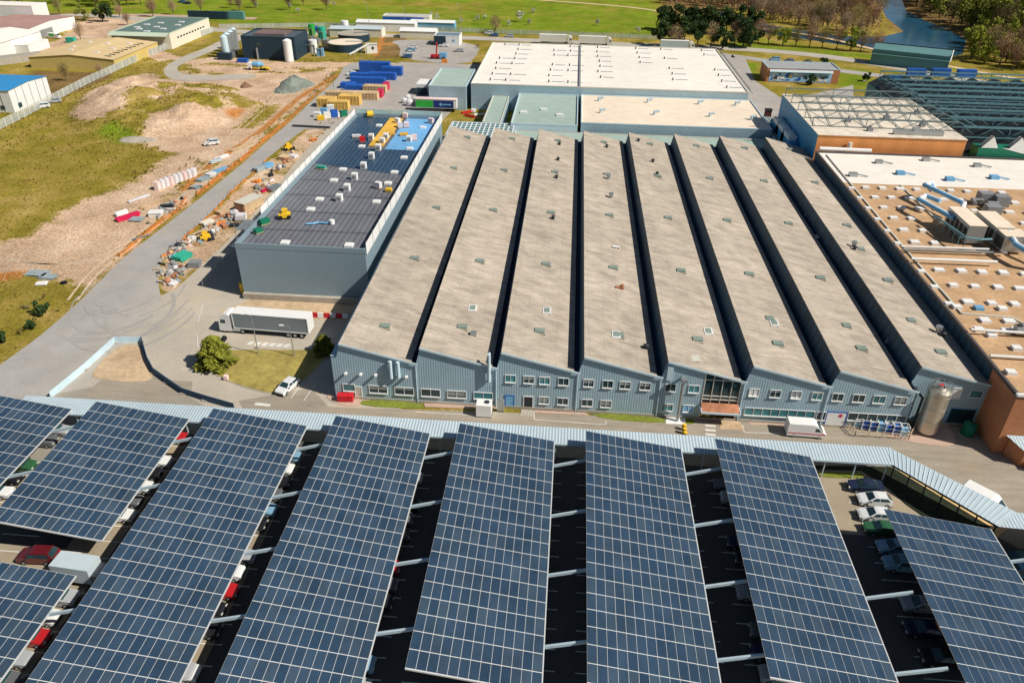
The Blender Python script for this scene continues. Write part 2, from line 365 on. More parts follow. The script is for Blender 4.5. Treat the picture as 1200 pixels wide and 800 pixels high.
orange = np.maximum(orange, stroke([(395, 96), (366, 114), (332, 146), (300, 172), (284, 187), (262, 203), (232, 228)], .9, 1.2)*.9)
debris = px((185, 345), (190, 305), (222, 276), (250, 250), (270, 227), (314, 188), (345, 163), (372, 142), (386, 150), (350, 190), (312, 234), (287, 264), (232, 317), (205, 342))
dirt = np.maximum(dirt, ss(sdf(X, Y, debris), 1)*.62)
orange = np.maximum(orange, stroke([(420, 100), (340, 155), (310, 185), (250, 240), (190, 300)], .7, 1.)*.8)
orange = np.maximum(orange, ss(sdf(X, Y, px((262, 135), (285, 125), (292, 130), (275, 145))), 4)*.8)
orange = np.maximum(orange, stroke([(0, 325), (20, 322)], 2., 1.5))
orange = np.maximum(orange, stroke([(442, 52), (480, 51)], 1.5, 1.5))
orange = np.maximum(orange, stroke([(440, 66), (448, 44)], 1.5, 1.5)*.8)
green = np.zeros_like(dirt)
field = ss(sdf(X, Y, px((160, 22), (100, 14), (0, 16), (-200, 30), (-300, 0), (-300, -40), (300, -60), (560, -60), (760, -30), (775, 8), (800, 46), (600, 38), (380, 33), (330, 32))), 8)
green = field*np.clip(.15+1.1*fbm(X/2.2, Y, 26, 11), 0, 1)
green = np.maximum(green, ss(sdf(X, Y, px((590, 12), (700, 22), (770, 30), (770, 45), (620, 40), (500, 40), (430, 32))), 10)*.95)
green = np.maximum(green, stroke([(860, 52), (950, 60), (1035, 68)], 5, 4)*.95)
green = np.maximum(green, ss(sdf(X, Y, px((868, 72), (890, 74), (890, 92), (875, 95))), 2)*.8)
green = np.maximum(green, ss(sdf(X, Y, px((960, 82), (1020, 80), (1030, 110), (975, 100))), 3)*.8)
green = np.maximum(green, stroke([(60, 118), (135, 163)], 2, 3)*.3)
green = np.maximum(green, stroke([(130, 155), (146, 165)], 3.5, 3)*.9)
green = np.maximum(green, stroke([(870, 44), (1130, 82), (1250, 105)], 3, 5)*.9)
orange = np.maximum(orange, ss(sdf(X, Y, px((446, 42), (478, 42), (468, 67), (440, 67))), 1.5)*.3)
brown = ss(sdf(X, Y, px((446, 40), (479, 40), (468, 68), (438, 68))), 1)*.9
brown = np.maximum(brown, 0)
brown = np.maximum(brown, 0*brown); brown = np.maximum(brown, ss(sdf(X, Y, px((40, 83), (135, 85), (130, 92), (65, 118), (15, 95))), 3)*.9)
brown = np.maximum(brown, ss(sdf(X, Y, px((775, 20), (1035, -5), (1035, 34), (1180, 70), (1300, 90), (1400, -30), (1000, -60), (760, -40))), 10)*.8)
brown = np.maximum(brown, ss(sdf(X, Y, px((-100, 20), (0, 12), (160, 18), (110, 25), (60, 30), (0, 20))), 5)*.6)
brown = np.maximum(brown, stroke([(140, 108), (165, 96), (225, 52), (258, 42)], 1.5, 2)*.6)
Z = np.zeros_like(X)
mnd = ss(sdf(X, Y, px((112, 152), (100, 128), (120, 108), (160, 95), (205, 100), (262, 106), (290, 122), (250, 142), (205, 155), (160, 158))), 6)
Z = mnd*(1.1+5.5*np.clip(fbm(X, Y, 14, 3)-.36, 0, 1)*1.6+.9*fbm(X, Y, 3.5, 9))
rv = px((1034, -20), (1048, -20), (1055, -5), (1062, 12), (1085, 24), (1108, 32), (1132, 45), (1128, 62), (1100, 68), (1050, 62), (985, 51), (905, 39), (855, 26), (820, 10), (850, 14), (905, 29), (985, 41), (1035, 42), (1060, 36), (1040, 20), (1028, 0))
rs = sdf(X, Y, rv); Z = Z-1.2*ss(rs, 3)
nx, ny = len(xs), len(ys)
me = bpy.data.meshes.new('ground')
V = np.stack([X.ravel(), Y.ravel(), Z.ravel()], 1)
idx = np.arange(nx*ny).reshape(ny, nx)
Fq = np.stack([idx[:-1, :-1].ravel(), idx[:-1, 1:].ravel(), idx[1:, 1:].ravel(), idx[1:, :-1].ravel()], 1)
me.vertices.add(len(V)); me.vertices.foreach_set('co', V.ravel())
me.loops.add(Fq.size); me.loops.foreach_set('vertex_index', Fq.ravel().astype(np.int32))
me.polygons.add(len(Fq)); me.polygons.foreach_set('loop_start', np.arange(0, Fq.size, 4, dtype=np.int32)); me.polygons.foreach_set('loop_total', np.full(len(Fq), 4, np.int32))
me.polygons.foreach_set('use_smooth', np.ones(len(Fq), bool))
me.update(calc_edges=True)
for nm, a in (('dirt', dirt), ('orange', orange), ('green', green), ('brown', brown)):
    at = me.attributes.new(nm, 'FLOAT', 'POINT'); at.data.foreach_set('value', a.ravel().astype(np.float32))
gm = bpy.data.materials.new('grass_and_bare_earth'); gm.use_nodes = True; nt = gm.node_tree; N = nt.nodes; L = nt.links
b = N['Principled BSDF']; b.inputs['Roughness'].default_value = 1; b.inputs['Specular IOR Level'].default_value = .05
geo = N.new('ShaderNodeNewGeometry')
def nz(scale, det=8, rough=.6):
    n = N.new('ShaderNodeTexNoise'); n.inputs['Scale'].default_value = scale; n.inputs['Detail'].default_value = det; n.inputs['Roughness'].default_value = rough; L.new(geo.outputs['Position'], n.inputs['Vector']); return n.outputs[0]
n_med = nz(.16, 10, .62); n_fine = nz(1.3, 6, .7); n_big = nz(.03, 4); n_b2 = nz(.09, 8, .65)
def ramp(sock, cols):
    r = N.new('ShaderNodeValToRGB'); L.new(sock, r.inputs[0]); els = r.color_ramp.elements
    els[0].position = cols[0][0]; els[0].color = (*cols[0][1], 1); els[1].position = cols[-1][0]; els[1].color = (*cols[-1][1], 1)
    for p, c in cols[1:-1]: e = els.new(p); e.color = (*c, 1)
    return r.outputs[0]
grass = ramp(n_b2, [(.3, (.20, .17, .02)), (.45, (.29, .235, .035)), (.55, (.37, .275, .06)), (.72, (.50, .35, .13))])
dirtc = ramp(n_b2, [(.3, (.50, .335, .21)), (.5, (.66, .46, .31)), (.7, (.80, .60, .43))])
grnc = ramp(n_b2, [(.3, (.13, .22, .012)), (.5, (.21, .28, .02)), (.7, (.32, .28, .05))])
brnc = ramp(n_b2, [(.3, (.17, .10, .04)), (.5, (.25, .16, .06)), (.7, (.32, .22, .09))])
orgc = ramp(n_fine, [(.3, (.42, .15, .03)), (.7, (.66, .31, .10))])
def mask(attr, soft=.12, nm=.9):
    a = N.new('ShaderNodeAttribute'); a.attribute_name = attr
    s = N.new('ShaderNodeMath'); s.operation = 'SUBTRACT'; L.new(n_med, s.inputs[0]); s.inputs[1].default_value = .5
    m1 = N.new('ShaderNodeMath'); m1.operation = 'MULTIPLY_ADD'; L.new(s.outputs[0], m1.inputs[0]); m1.inputs[1].default_value = nm; L.new(a.outputs['Fac'], m1.inputs[2])
    s2 = N.new('ShaderNodeMath'); s2.operation = 'SUBTRACT'; L.new(n_fine, s2.inputs[0]); s2.inputs[1].default_value = .5
    m2 = N.new('ShaderNodeMath'); m2.operation = 'MULTIPLY_ADD'; L.new(s2.outputs[0], m2.inputs[0]); m2.inputs[1].default_value = .35; L.new(m1.outputs[0], m2.inputs[2])
    r = N.new('ShaderNodeMapRange'); r.interpolation_type = 'SMOOTHSTEP'; r.inputs[1].default_value = .5-soft; r.inputs[2].default_value = .5+soft; L.new(m2.outputs[0], r.inputs[0]); return r.outputs[0]
cur = grass
for c_, a_, s_, n_ in ((brnc, 'brown', .2, .9), (grnc, 'green', .3, .9), (dirtc, 'dirt', .15, 1.6), (orgc, 'orange', .2, .5)):
    mx = N.new('ShaderNodeMix'); mx.data_type = 'RGBA'; L.new(mask(a_, s_, n_), mx.inputs[0]); L.new(cur, mx.inputs[6]); L.new(c_, mx.inputs[7]); cur = mx.outputs[2]
for sk, lo, hi in ((n_fine, .66, 1.34), (n_big, .85, 1.15), (n_med, .86, 1.14)):
    r = N.new('ShaderNodeMapRange'); r.inputs[1].default_value = .3; r.inputs[2].default_value = .7; r.inputs[3].default_value = lo; r.inputs[4].default_value = hi; L.new(sk, r.inputs[0])
    v = N.new('ShaderNodeVectorMath'); v.operation = 'SCALE'; L.new(cur, v.inputs[0]); L.new(r.outputs[0], v.inputs['Scale']); cur = v.outputs[0]
L.new(cur, b.inputs['Base Color'])
bp = N.new('ShaderNodeBump'); bp.inputs['Distance'].default_value = .6; bp.inputs['Strength'].default_value = 1.; L.new(n_fine, bp.inputs['Height']); L.new(bp.outputs[0], b.inputs['Normal'])
me.materials.append(gm)
go = bpy.data.objects.new('ground', me); COL.objects.link(go); tag(go, kind='structure')
# ------------------------------------------------------------------ sheets: water, roads, yards
def sheet(name, pts, z, m):
    mb = MB(); mb.poly([(x, y, z) for x, y in pts]); return struct(name, mb, m)
sheet('river', [(120, 230), (330, 230), (420, 700), (60, 700)], -.55, m_water)
def asphalt(name, c, var=.1, tr=None, blend=None):
    m = bpy.data.materials.new(name); m.use_nodes = True; nt = m.node_tree; N = nt.nodes; L = nt.links
    b = N['Principled BSDF']; b.inputs['Roughness'].default_value = .9; b.inputs['Specular IOR Level'].default_value = .2
    geo = N.new('ShaderNodeNewGeometry')
    def n(sc, st=(1, 1, 1), rot=0, d=8):
        mp = N.new('ShaderNodeMapping'); mp.inputs['Scale'].default_value = st; mp.inputs['Rotation'].default_value = (0, 0, rot); L.new(geo.outputs['Position'], mp.inputs[0])
        t = N.new('ShaderNodeTexNoise'); t.inputs['Scale'].default_value = sc; t.inputs['Detail'].default_value = d; t.inputs['Roughness'].default_value = .65; L.new(mp.outputs[0], t.inputs['Vector']); return t.outputs[0]
    cur = N.new('ShaderNodeRGB'); cur.outputs[0].default_value = (*c, 1); cur = cur.outputs[0]
    if blend:
        sx = N.new('ShaderNodeSeparateXYZ'); L.new(geo.outputs['Position'], sx.inputs[0])
        ad = N.new('ShaderNodeMath'); ad.operation = 'MULTIPLY_ADD'; L.new(n(.12), ad.inputs[0]); ad.inputs[1].default_value = 16; L.new(sx.outputs[0], ad.inputs[2])
        br = N.new('ShaderNodeMapRange'); br.inputs[1].default_value = blend[1]+8; br.inputs[2].default_value = blend[2]+8; L.new(ad.outputs[0], br.inputs[0])
        bm = N.new('ShaderNodeMix'); bm.data_type = 'RGBA'; L.new(br.outputs[0], bm.inputs[0]); L.new(cur, bm.inputs[6]); bm.inputs[7].default_value = (*blend[0], 1); cur = bm.outputs[2]
    lst = [(n(2.5), .92, 1.08), (n(.07), 1-var, 1+var), (n(.25), 1-var*.8, 1+var*.8)]
    if tr is not None: lst.append((n(.9, (.12, 1, 1) if tr == 0 else (1, .05, 1)), .84, 1.14))
    for sk, lo, hi in lst:
        r = N.new('ShaderNodeMapRange'); r.inputs[1].default_value = .3; r.inputs[2].default_value = .7; r.inputs[3].default_value = lo; r.inputs[4].default_value = hi; L.new(sk, r.inputs[0])
        v = N.new('ShaderNodeVectorMath'); v.operation = 'SCALE'; L.new(cur, v.inputs[0]); L.new(r.outputs[0], v.inputs['Scale']); cur = v.outputs[0]
    # dusty tan patches
    r = N.new('ShaderNodeMapRange'); r.inputs[1].default_value = .52; r.inputs[2].default_value = .7; r.inputs[3].default_value = 0; r.inputs[4].default_value = .5; L.new(n(.12, d=10), r.inputs[0])
    mx = N.new('ShaderNodeMix'); mx.data_type = 'RGBA'; L.new(r.outputs[0], mx.inputs[0]); L.new(cur, mx.inputs[6]); mx.inputs[7].default_value = (c[0]*1.15, c[1]*1.02, c[2]*.85, 1); cur = mx.outputs[2]
    L.new(cur, b.inputs['Base Color']); return m
m_road = asphalt('worn_grey_asphalt', (.385, .37, .35), .10, blend=((.47, .42, .345), -50, -36))
m_yard = asphalt('dusty_concrete_yard', (.47, .42, .345), .10)
m_front = asphalt('brown_grey_asphalt', (.34, .295, .235), .10, tr=0)
m_park_shade = asphalt('shade_darkened_asphalt', (.095, .092, .085), .12)  # asphalt darkened so the shade between the canopies is painted in
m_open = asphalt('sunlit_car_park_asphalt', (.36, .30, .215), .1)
m_far = asphalt('far_yard_asphalt', (.40, .37, .34), .12)
m_track = asphalt('pale_gravel_track', (.46, .42, .36), .10)
# concrete yard beside the new building and round it
sheet('yard', px((170, 352), (192, 345), (207, 338), (232, 315), (262, 287), (287, 262), (312, 232), (347, 190), (366, 167), (386, 148), (392, 122), (425, 130), (430, 150), (470, 170), (470, 560), (180, 560), (60, 470)), .05, m_yard)
sheet('road_access', chaikin(px((-120, 560), (-60, 470), (0, 428), (50, 392), (105, 343), (140, 306), (180, 275), (211, 251), (245, 224), (289, 188), (313, 166), (336, 147), (371, 113), (396, 93), (404, 74), (440, 72), (480, 76), (440, 92), (412, 106), (388, 126), (368, 144), (340, 164), (312, 187), (270, 226), (250, 248), (220, 276), (188, 304), (184, 335), (200, 380), (232, 410), (240, 440), (300, 470), (330, 500), (250, 560), (100, 600)), 2), .07, m_road)
sheet('yard_far', px((350, 152), (385, 118), (405, 102), (440, 84), (470, 73), (562, 76), (560, 100), (510, 150), (430, 150)), .06, m_far)
sheet('parking_lot_far', chaikin(px((455, 48), (500, 46), (560, 52), (562, 60), (548, 78), (467, 69), (470, 55)), 1), .065, m_far)
sheet('road_to_treatment_plant', chaikin(px((190, 85), (196, 76), (215, 66), (240, 57), (262, 46), (275, 40), (300, 42), (270, 52), (240, 64), (216, 74), (206, 80), (212, 87), (240, 89), (300, 86), (300, 92), (230, 96), (200, 94)), 2), .06, m_track)
def strip(name, pts, wd, z, m, it=2):
    c = chaikin([pts[0]]+list(pts)+[pts[-1]], it, closed=False); mb = MB(); L_ = []
    for i in range(len(c)):
        a = Vector(c[max(0, i-1)]); b_ = Vector(c[min(len(c)-1, i+1)]); d = (b_-a)
        d = d.normalized() if d.length > 1e-6 else Vector((1, 0)); n_ = Vector((-d.y, d.x))*wd/2
        L_.append(((c[i][0]+n_.x, c[i][1]+n_.y, z), (c[i][0]-n_.x, c[i][1]-n_.y, z)))
    for i in range(len(L_)-1): mb.poly([L_[i][1], L_[i+1][1], L_[i+1][0], L_[i][0]])
    return struct(name, mb, m)
strip('road_behind', px((-200, 55), (60, 16), (150, 20), (260, 38), (380, 39), (460, 42), (560, 45), (700, 51), (780, 54), (880, 58), (960, 65), (1040, 77), (1130, 93), (1300, 125)), 9, .06, m_track)
strip('road_behind_parallel', px((860, 66), (960, 80), (1040, 90), (1100, 98), (1250, 125)), 7, .055, m_far)
strip('path_river', px((560, -6), (640, 1), (700, 5), (770, 12), (860, 30), (960, 42), (1035, 61), (1130, 82), (1260, 104)), 3.2, .05, asphalt('sandy_path', (.66, .50, .30), .06))
strip('path_pink', px((95, 20), (160, 17), (230, 20), (300, 22)), 6, .05, asphalt('pinkish_gravel', (.52, .36, .29), .06))
sheet('road_east', px((845, 62), (872, 66), (885, 95), (920, 118), (1000, 100), (1000, 118), (960, 125), (905, 160), (860, 110)), .052, m_far)
sheet('road_front', px((365, 455), (385, 477), (1165, 502), (1300, 540), (1300, 700), (330, 560), (280, 470)), .09, m_front)
sheet('car_park', [(-90, -10.6), (76.5, -10.6), (88, -22), (120, -22), (120, -120), (-90, -120)], .10, m_park_shade)
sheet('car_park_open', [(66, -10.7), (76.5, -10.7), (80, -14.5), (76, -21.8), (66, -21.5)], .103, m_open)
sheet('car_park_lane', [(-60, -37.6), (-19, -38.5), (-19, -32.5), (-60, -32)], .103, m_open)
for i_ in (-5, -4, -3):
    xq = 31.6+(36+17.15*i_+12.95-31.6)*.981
    sheet('car_park_sun_slivers', [(xq-6., -11.8), (xq-.3, -11.8), (xq-.3, -62), (xq-6., -62)], .101, m_open)  # lighter strips painting in slivers of sun beside the low canopy edges
sheet('yard_west', px((-150, 620), (0, 560), (140, 505), (250, 482), (195, 450), (180, 440), (60, 463), (-60, 520)), .11, asphalt('grey_green_asphalt', (.33, .30, .25), .1))
sheet('patch_asphalt', px((120, 445), (226, 447), (224, 462), (198, 470), (95, 465)), .115, m_front)
m_rut = asphalt('rutted_earth', (.60, .46, .33), .12)
for k_, (pl_, off) in enumerate((([(300, 160), (262, 192), (225, 222), (185, 258), (150, 290), (110, 318), (85, 352)], 0), ([(305, 158), (268, 190), (222, 228), (175, 270), (120, 305), (60, 312), (-20, 300)], 0), ([(290, 98), (262, 140), (240, 160), (262, 185)], 0), ([(335, 92), (312, 122), (292, 142), (262, 168), (225, 205)], 0))):
    base_ = px(*pl_)
    for dx_ in (-.9, .9): strip('path_wheel_rut', [(x+dx_, y) for x, y in base_], .45, .022+.002*k_, m_rut, 3)
# lawns and earth beds
def bed(name, pts, m, z=.13, it=2):
    mb = MB(); p = chaikin(pts, it); mb.prism(p, .0, z); return struct(name, mb, m)
m_lawn = mat('bright_lawn', (.19, .225, .03), .95, var=.25, vs=1.5, grime=.25)
m_dry = mat('dry_lawn', (.36, .29, .08), .95, var=.25, vs=.9, grime=.5)
m_earth = mat('stony_earth', (.56, .41, .26), .95, var=.2, vs=1.2, grime=.5)
m_pave = mat('pink_pavement', (.52, .37, .29), .9, var=.08, vs=1.5)
ilp = px((236, 430), (240, 416), (268, 409), (366, 411), (382, 405), (388, 414), (362, 442), (340, 461), (328, 464), (300, 459), (262, 446))
bed('kerb_island', [(x*1.0, y) for x, y in ilp], m_conc, .12)
cx_ = sum(p[0] for p in ilp)/len(ilp); cy_ = sum(p[1] for p in ilp)/len(ilp)
bed('lawn_island', [(cx_+(x-cx_)*.97, cy_+(y-cy_)*.965) for x, y in ilp], m_dry, .16)
bed('earth_island', px((107, 440), (118, 425), (140, 405), (165, 404), (174, 430), (182, 446), (150, 449), (112, 444)), m_earth, .15)
bed('pavement_corner', px((383, 462), (398, 458), (428, 470), (420, 478), (395, 474), (384, 468)), m_pave, .13)
bed('lawn_front', px((426, 468), (496, 473), (497, 480), (420, 476)), m_lawn, .14, 1)
bed('lawn_front_middle', px((686, 483), (780, 490), (779, 497), (709, 492)), m_lawn, .14, 1)
bed('lawn_front_corner', px((803, 491), (813, 491), (813, 498), (803, 497)), m_lawn, .14, 1)
bed('pavement_front', px((497, 473), (585, 476), (585, 480), (498, 477)), m_pave, .12, 0)
bed('pavement_front_middle', px((625, 481), (686, 484), (690, 487), (627, 484)), m_pave, .12, 0)
bed('pavement_door', px((611, 480), (626, 481), (626, 489), (609, 488)), m_conc, .12, 0)
bed('pavement_generator', px((578, 483), (591, 484), (590, 486), (577, 486)), m_conc, .12, 0)
bed('pavement_duct', px((781, 488), (803, 490), (803, 498), (780, 497)), m_white, .15, 0)
bed('pavement_ramp', px((846, 491), (866, 494), (872, 504), (843, 503)), m_earth, .13, 0)
bed('pavement_ribbon', px((872, 492), (930, 495), (930, 499), (880, 498)), m_pave, .12, 0)
bed('silo_pad', px((1030, 510), (1068, 499), (1100, 492), (1112, 500), (1120, 516), (1116, 524), (1075, 520), (1066, 518)), m_pave, .14, 1)
bed('lawn_car_park', px((960, 553), (1010, 555), (1014, 561), (958, 560)), m_lawn, .2, 1)
m_bed_shade = mat('walkway_shade_green', (.022, .03, .016), .95, var=.5, vs=2.)
bed('walkway_shade_bed', px((940, 546), (1044, 548), (1160, 618), (1130, 640), (1085, 608), (1062, 592), (1040, 572), (1018, 558), (1010, 552), (945, 550)), m_bed_shade, .22, 0)  # near-black green bed, painting in the walkway's shade on verge and band
bed('kerb_lean_to', px((1166, 522), (1200, 530), (1240, 540), (1240, 545), (1200, 535), (1166, 526)), m_earth, .14, 0)
# painted markings (flat sheets above the road)
def marks(name, quads, z=.102, m=None):
    mb = MB()
    for q in quads: mb.poly([(x, y, z) for x, y in q])
    return struct(name, mb, m or m_mark)
def lineq(a, b, wd=.12):
    a = Vector(a); b_ = Vector(b); d = (b_-a).normalized(); n_ = Vector((-d.y, d.x))*wd/2
    return [tuple(a-n_), tuple(b_-n_), tuple(b_+n_), tuple(a+n_)]
Q = []
for pl in ([(487, 483), (558, 487), (559, 484)], [(626, 482), (626, 492), (710, 498), (710, 494)], [(870, 498), (872, 507), (930, 509)], [(355, 448), (341, 467)], [(370, 450), (356, 470)], [(232, 408), (231, 392)], [(232, 378), (238, 356)]):
    for a, c in zip(pl[:-1], pl[1:]): Q.append(lineq(G(*a), G(*c), .14))
for k in range(3): Q.append([G(826, 497.5+k*5.2), G(838, 498.5+k*5.2), G(839, 501+k*5.2), G(827, 500+k*5.2)])
for k in range(6): Q.append([G(293+k*8.5, 400.5+k*.6), G(299+k*8.5, 400.8+k*.6), G(294+k*8.5, 405+k*.6), G(288+k*8.5, 404.5+k*.6)])
Q.append([G(300, 472), G(318, 474), G(316, 477), G(298, 475)])
marks('road_markings', Q)
Q = []
for yy in (-13.4, -15.9, -18.4, -20.9, -23.4, -25.9, -28.4, -30.9, -33.4, -35.9, -38.4, -40.9, -43.4, -45.9, -48.4, -50.9):
    for i in range(-5, 3):
        x0 = 36+17.15*i
        for xa in (x0-.9, x0+9.6):
            if i == 2 and xa < x0+5: xa = 69.9
            Q.append(lineq((xa, yy), (xa+4.6, yy), .12))
marks('parking_markings', Q, .104)
strip('hatch_marking', [(-27, -33.2), (-22.5, -33.2)], .9, .106, m_mark, 1)
# tyre scuffs where lorries turn
tm = MB()
m_scuff = asphalt('tyre_scuffed_asphalt', (.365, .35, .33), .06)
for k in range(26):
    c0 = G(156+random.uniform(-26, 28), 352+random.uniform(-10, 20)); r0 = random.uniform(4, 14); a0 = random.uniform(-1.9, -.6) if k % 2 else random.uniform(2.6, 4.2); a1 = a0+random.uniform(.6, 1.8)
    n_ = 18; pr = None
    for j in range(n_+1):
        a = a0+(a1-a0)*j/n_; q = [(c0[0]+(r0+dr)*math.cos(a)*.8, c0[1]+(r0+dr)*math.sin(a), .078+k*.0015) for dr in (0, .3+.06*(k % 8))]
        if pr: tm.poly([pr[0], q[0], q[1], pr[1]])
        pr = q
struct('road_tyre_marks', tm, m_scuff)
# ------------------------------------------------------------------ sawtooth factory
W = 11.83; HR = 9.87; NSH = 8; YB = 110.
fac = thing('factory_building', (47, 55, 0), 'long blue grey factory with eight sloping beige sawtooth roofs', 'factory')
O = (47, 55, 0)
ZL = 7.35
def yfront(i): return 0. if i < 7 else 2.2
for i in range(NSH):
    x0 = i*W; y0 = yfront(i)
    mb = MB(); e = .25
    xl = x0+10.45; sl_ = (HR-ZL)/10.45
    mb.poly([(x0-.05, y0-e, HR+.02), (xl, y0-e, ZL), (xl, YB+e, ZL), (x0-.05, YB+e, HR+.02)])
    mb.poly([(x0-.05, y0-e, HR-.16), (x0-.05, YB+e, HR-.16), (xl, YB+e, ZL-.18), (xl, y0-e, ZL-.18)])
    mb.poly([(xl, y0-e, ZL), (xl, y0-e, ZL-.18), (xl, YB+e, ZL-.18), (xl, YB+e, ZL)])
    mb.poly([(x0-.05, y0-e, HR-.16), (x0-.05, y0-e, HR+.02), (x0-.05, YB+e, HR+.02), (x0-.05, YB+e, HR-.16)])
    rf = mb.build('roof', m_asb, fac, org=O)
    # fascia along the front
    mb = MB(); mb.bar((x0-.05, y0-e-.04, HR-.02), (x0+11.35, y0-e-.04, HR-.02-sl_*11.35-.05), .09, .32)
    mb.build('fascia', m_trim, fac, org=O)
    # gutter and north light on the next bay
    mb = MB()
    mb.poly([(xl-.3, y0, ZL-.45), (x0+11.1, y0, ZL-.5), (x0+11.1, YB, ZL-.5), (xl-.3, YB, ZL-.45)]); mb.build('gutter', m_gut, fac, org=O)
    if i < NSH-1:
        ya = yfront(i+1)
        mb = MB(); mb.poly([(x0+11.1, ya, ZL-.5), (x0+W-.06, ya, HR-.17), (x0+W-.06, YB, HR-.17), (x0+11.1, YB, ZL-.5)]); mb.poly([(x0+11.1, 0, 0), (x0+11.1, 0, ZL-.5), (x0+11.1, YB, ZL-.5), (x0+11.1, YB, 0)]); mb.build('north_light', m_dkglz, fac, org=O)
# first bay left face & annex strip
mb = MB(); mb.poly([(-.65, 0, 7.3), (-.06, 0, HR-.17), (-.06, YB, HR-.17), (-.65, YB, 7.3)]); mb.build('north_light', m_dkglz, fac, org=O)
mb = MB(); mb.box(-1.5, .3, 0, -.66, YB, 7.4); mb.build('side_wall', m_clad, fac, org=O)
mb = MB(); mb.box(-1.6, .2, 7.4, -.66, YB+.1, 7.55); mb.build('coping', m_trim, fac, org=O)
# front walls, one per bay; windows are set in front
GL0, GL1 = 52.75, 58.05   # entrance glazing
def sl(x, i): return HR-.17-(x-i*W)*(HR-ZL)/10.45
for i in range(NSH):
    x0 = i*W; y0 = yfront(i)
    xv = x0+11.1
    mb = MB()
    xr = min(xv, x0+11.1)
    pts = [(x0-.7 if i else -1.5, y0, 0), (xv+.02, y0, 0), (xv+.02, y0, sl(xv, i)+.05), (x0-.05, y0, HR-.2), (x0-.7 if i else -.66, y0, 7.0 if i else 7.35)]
    if not i: pts.append((-1.5, y0, 7.35))
    if i == 4:
        mb.poly([(x0-.7, 0, 0), (GL0, 0, 0), (GL0, 0, sl(GL0, 4)), (x0-.05, 0, HR-.2), (x0-.7, 0, 7.0)])
        mb.build('front_wall', m_clad, fac, org=O); mb = MB()
        mb.poly([(GL1, 0, 0), (xv+.02, 0, 0), (xv+.02, 0, sl(xv, 4)+.05), (GL1, 0, sl(GL1, 4))])
    else: mb.poly(pts)
    if i == 7:
        mb.poly([(x0-.72, 0, 0), (x0-.72, 2.2, 0), (x0-.72, 2.2, 7.2), (x0-.72, 0, 7.2)][::-1])
    mb.build('front_wall', m_clad, fac, org=O)
    mb = MB(); mb.box(x0-.5, y0-.12, 0, xv, y0-.005, .45); mb.build('plinth', m_conc, fac, org=O)
    if i: 
        mb = MB(); mb.tube([(x0-.75, y0-.12, 6.8), (x0-.75, y0-.12, .1)], .08); mb.build('downpipe', m_trim, fac, org=O)
mb = MB(); mb.poly([(-1.5, YB, 0), (-1.5, YB, 7), (94.4, YB, 7), (94.4, YB, 0)]); mb.build('rear_wall', m_clad, fac, org=O)
for i in range(NSH):
    mb = MB(); x0 = i*W; mb.poly([(x0-.05, YB, 6.9), (x0-.05, YB, HR-.2), (x0+10.45, YB, ZL-.2), (x0+10.45, YB, 6.9)]); mb.build('rear_gable', m_clad, fac, org=O)
m_blind = mat('grey_blind', (.30, .33, .32), .8, var=.1)
def window(u0, v0, u1, v1, y=0., glass=m_glass, mull=1, nm='window', fr=m_white, zz=None, root=fac, org=O):
    xa, _ = FY(u0, (v0+v1)/2, y); xb, _ = FY(u1, (v0+v1)/2, y); _, zt = FY((u0+u1)/2, v0, y); _, zb = FY((u0+u1)/2, v1, y)
    if zz: zb, zt = zz
    mb = MB(); mb.poly([(xa, y-.03, zb), (xb, y-.03, zb), (xb, y-.03, zt), (xa, y-.03, zt)]); wn = mb.build(nm, glass, root, org=org)
    mb = MB(); f = .065; d = .1
    mb.box(xa-f, y-d, zt, xb+f, y-.004, zt+f); mb.box(xa-f, y-d-.12, zb-f*1.6, xb+f, y-.004, zb); mb.box(xa-f, y-d, zb, xa, y-.004, zt); mb.box(xb, y-d, zb, xb+f, y-.004, zt)
    for k in range(mull):
        xm = xa+(xb-xa)*(k+1)/(mull+1); mb.box(xm-.035, y-.08, zb, xm+.035, y-.035, zt)
    mb.build('frame', fr, wn, org=org)
    if mull == 1 and RS.rand() < .45:
        h_ = (zt-zb)*RS.choice([.3, .5, .75]); mb = MB(); mb.poly([(xa+.03, y-.034, zt-h_), (xb-.03, y-.034, zt-h_), (xb-.03, y-.034, zt), (xa+.03, y-.034, zt)]); mb.build('blind', m_blind, wn, org=org)
    return xa, xb, zb, zt
# upper & lower windows surveyed off the front
for (u0, v0, u1, v1), g_ in (((433, 452, 453.5, 460), m_glass), ((463, 454, 484.5, 462), m_glass), ((494, 456, 515.5, 464), m_glass), ((524.5, 458, 546, 465.5), m_glass), ((555.5, 460, 577, 467), m_glass2)):
    window(u0, v0, u1, v1, 0, g_, 1)
window(402.5, 450, 415.5, 457.5, 0, m_glass2, 0)
for u0, u1, vm, g_ in ((592.5, 604, 444, m_glass2), (614, 625.5, 445.5, m_glass), (632.5, 644, 446, m_glass2), (654.5, 666, 447.5, m_glass), (684, 695.5, 449, m_glass), (706.5, 718, 450, m_glass), (726.5, 738.5, 451, m_glass), (750, 762, 452.5, m_glass), (780, 791.5, 454.5, m_glass), (807, 819, 456, m_glass2), (878, 889, 460, m_white), (902.5, 914.5, 461, m_glass), (927.5, 938.5, 462.5, m_white), (952, 963.5, 463, m_glass2), (975.5, 988, 465, m_glass), (999.5, 1013, 466.5, m_glass), (1023.5, 1037, 468, m_glass2), (1048.5, 1062, 469.5, m_glass)):
    window(u0, vm-4.5, u1, vm+4.5, 0, g_, 1, zz=(4.75, 5.95))
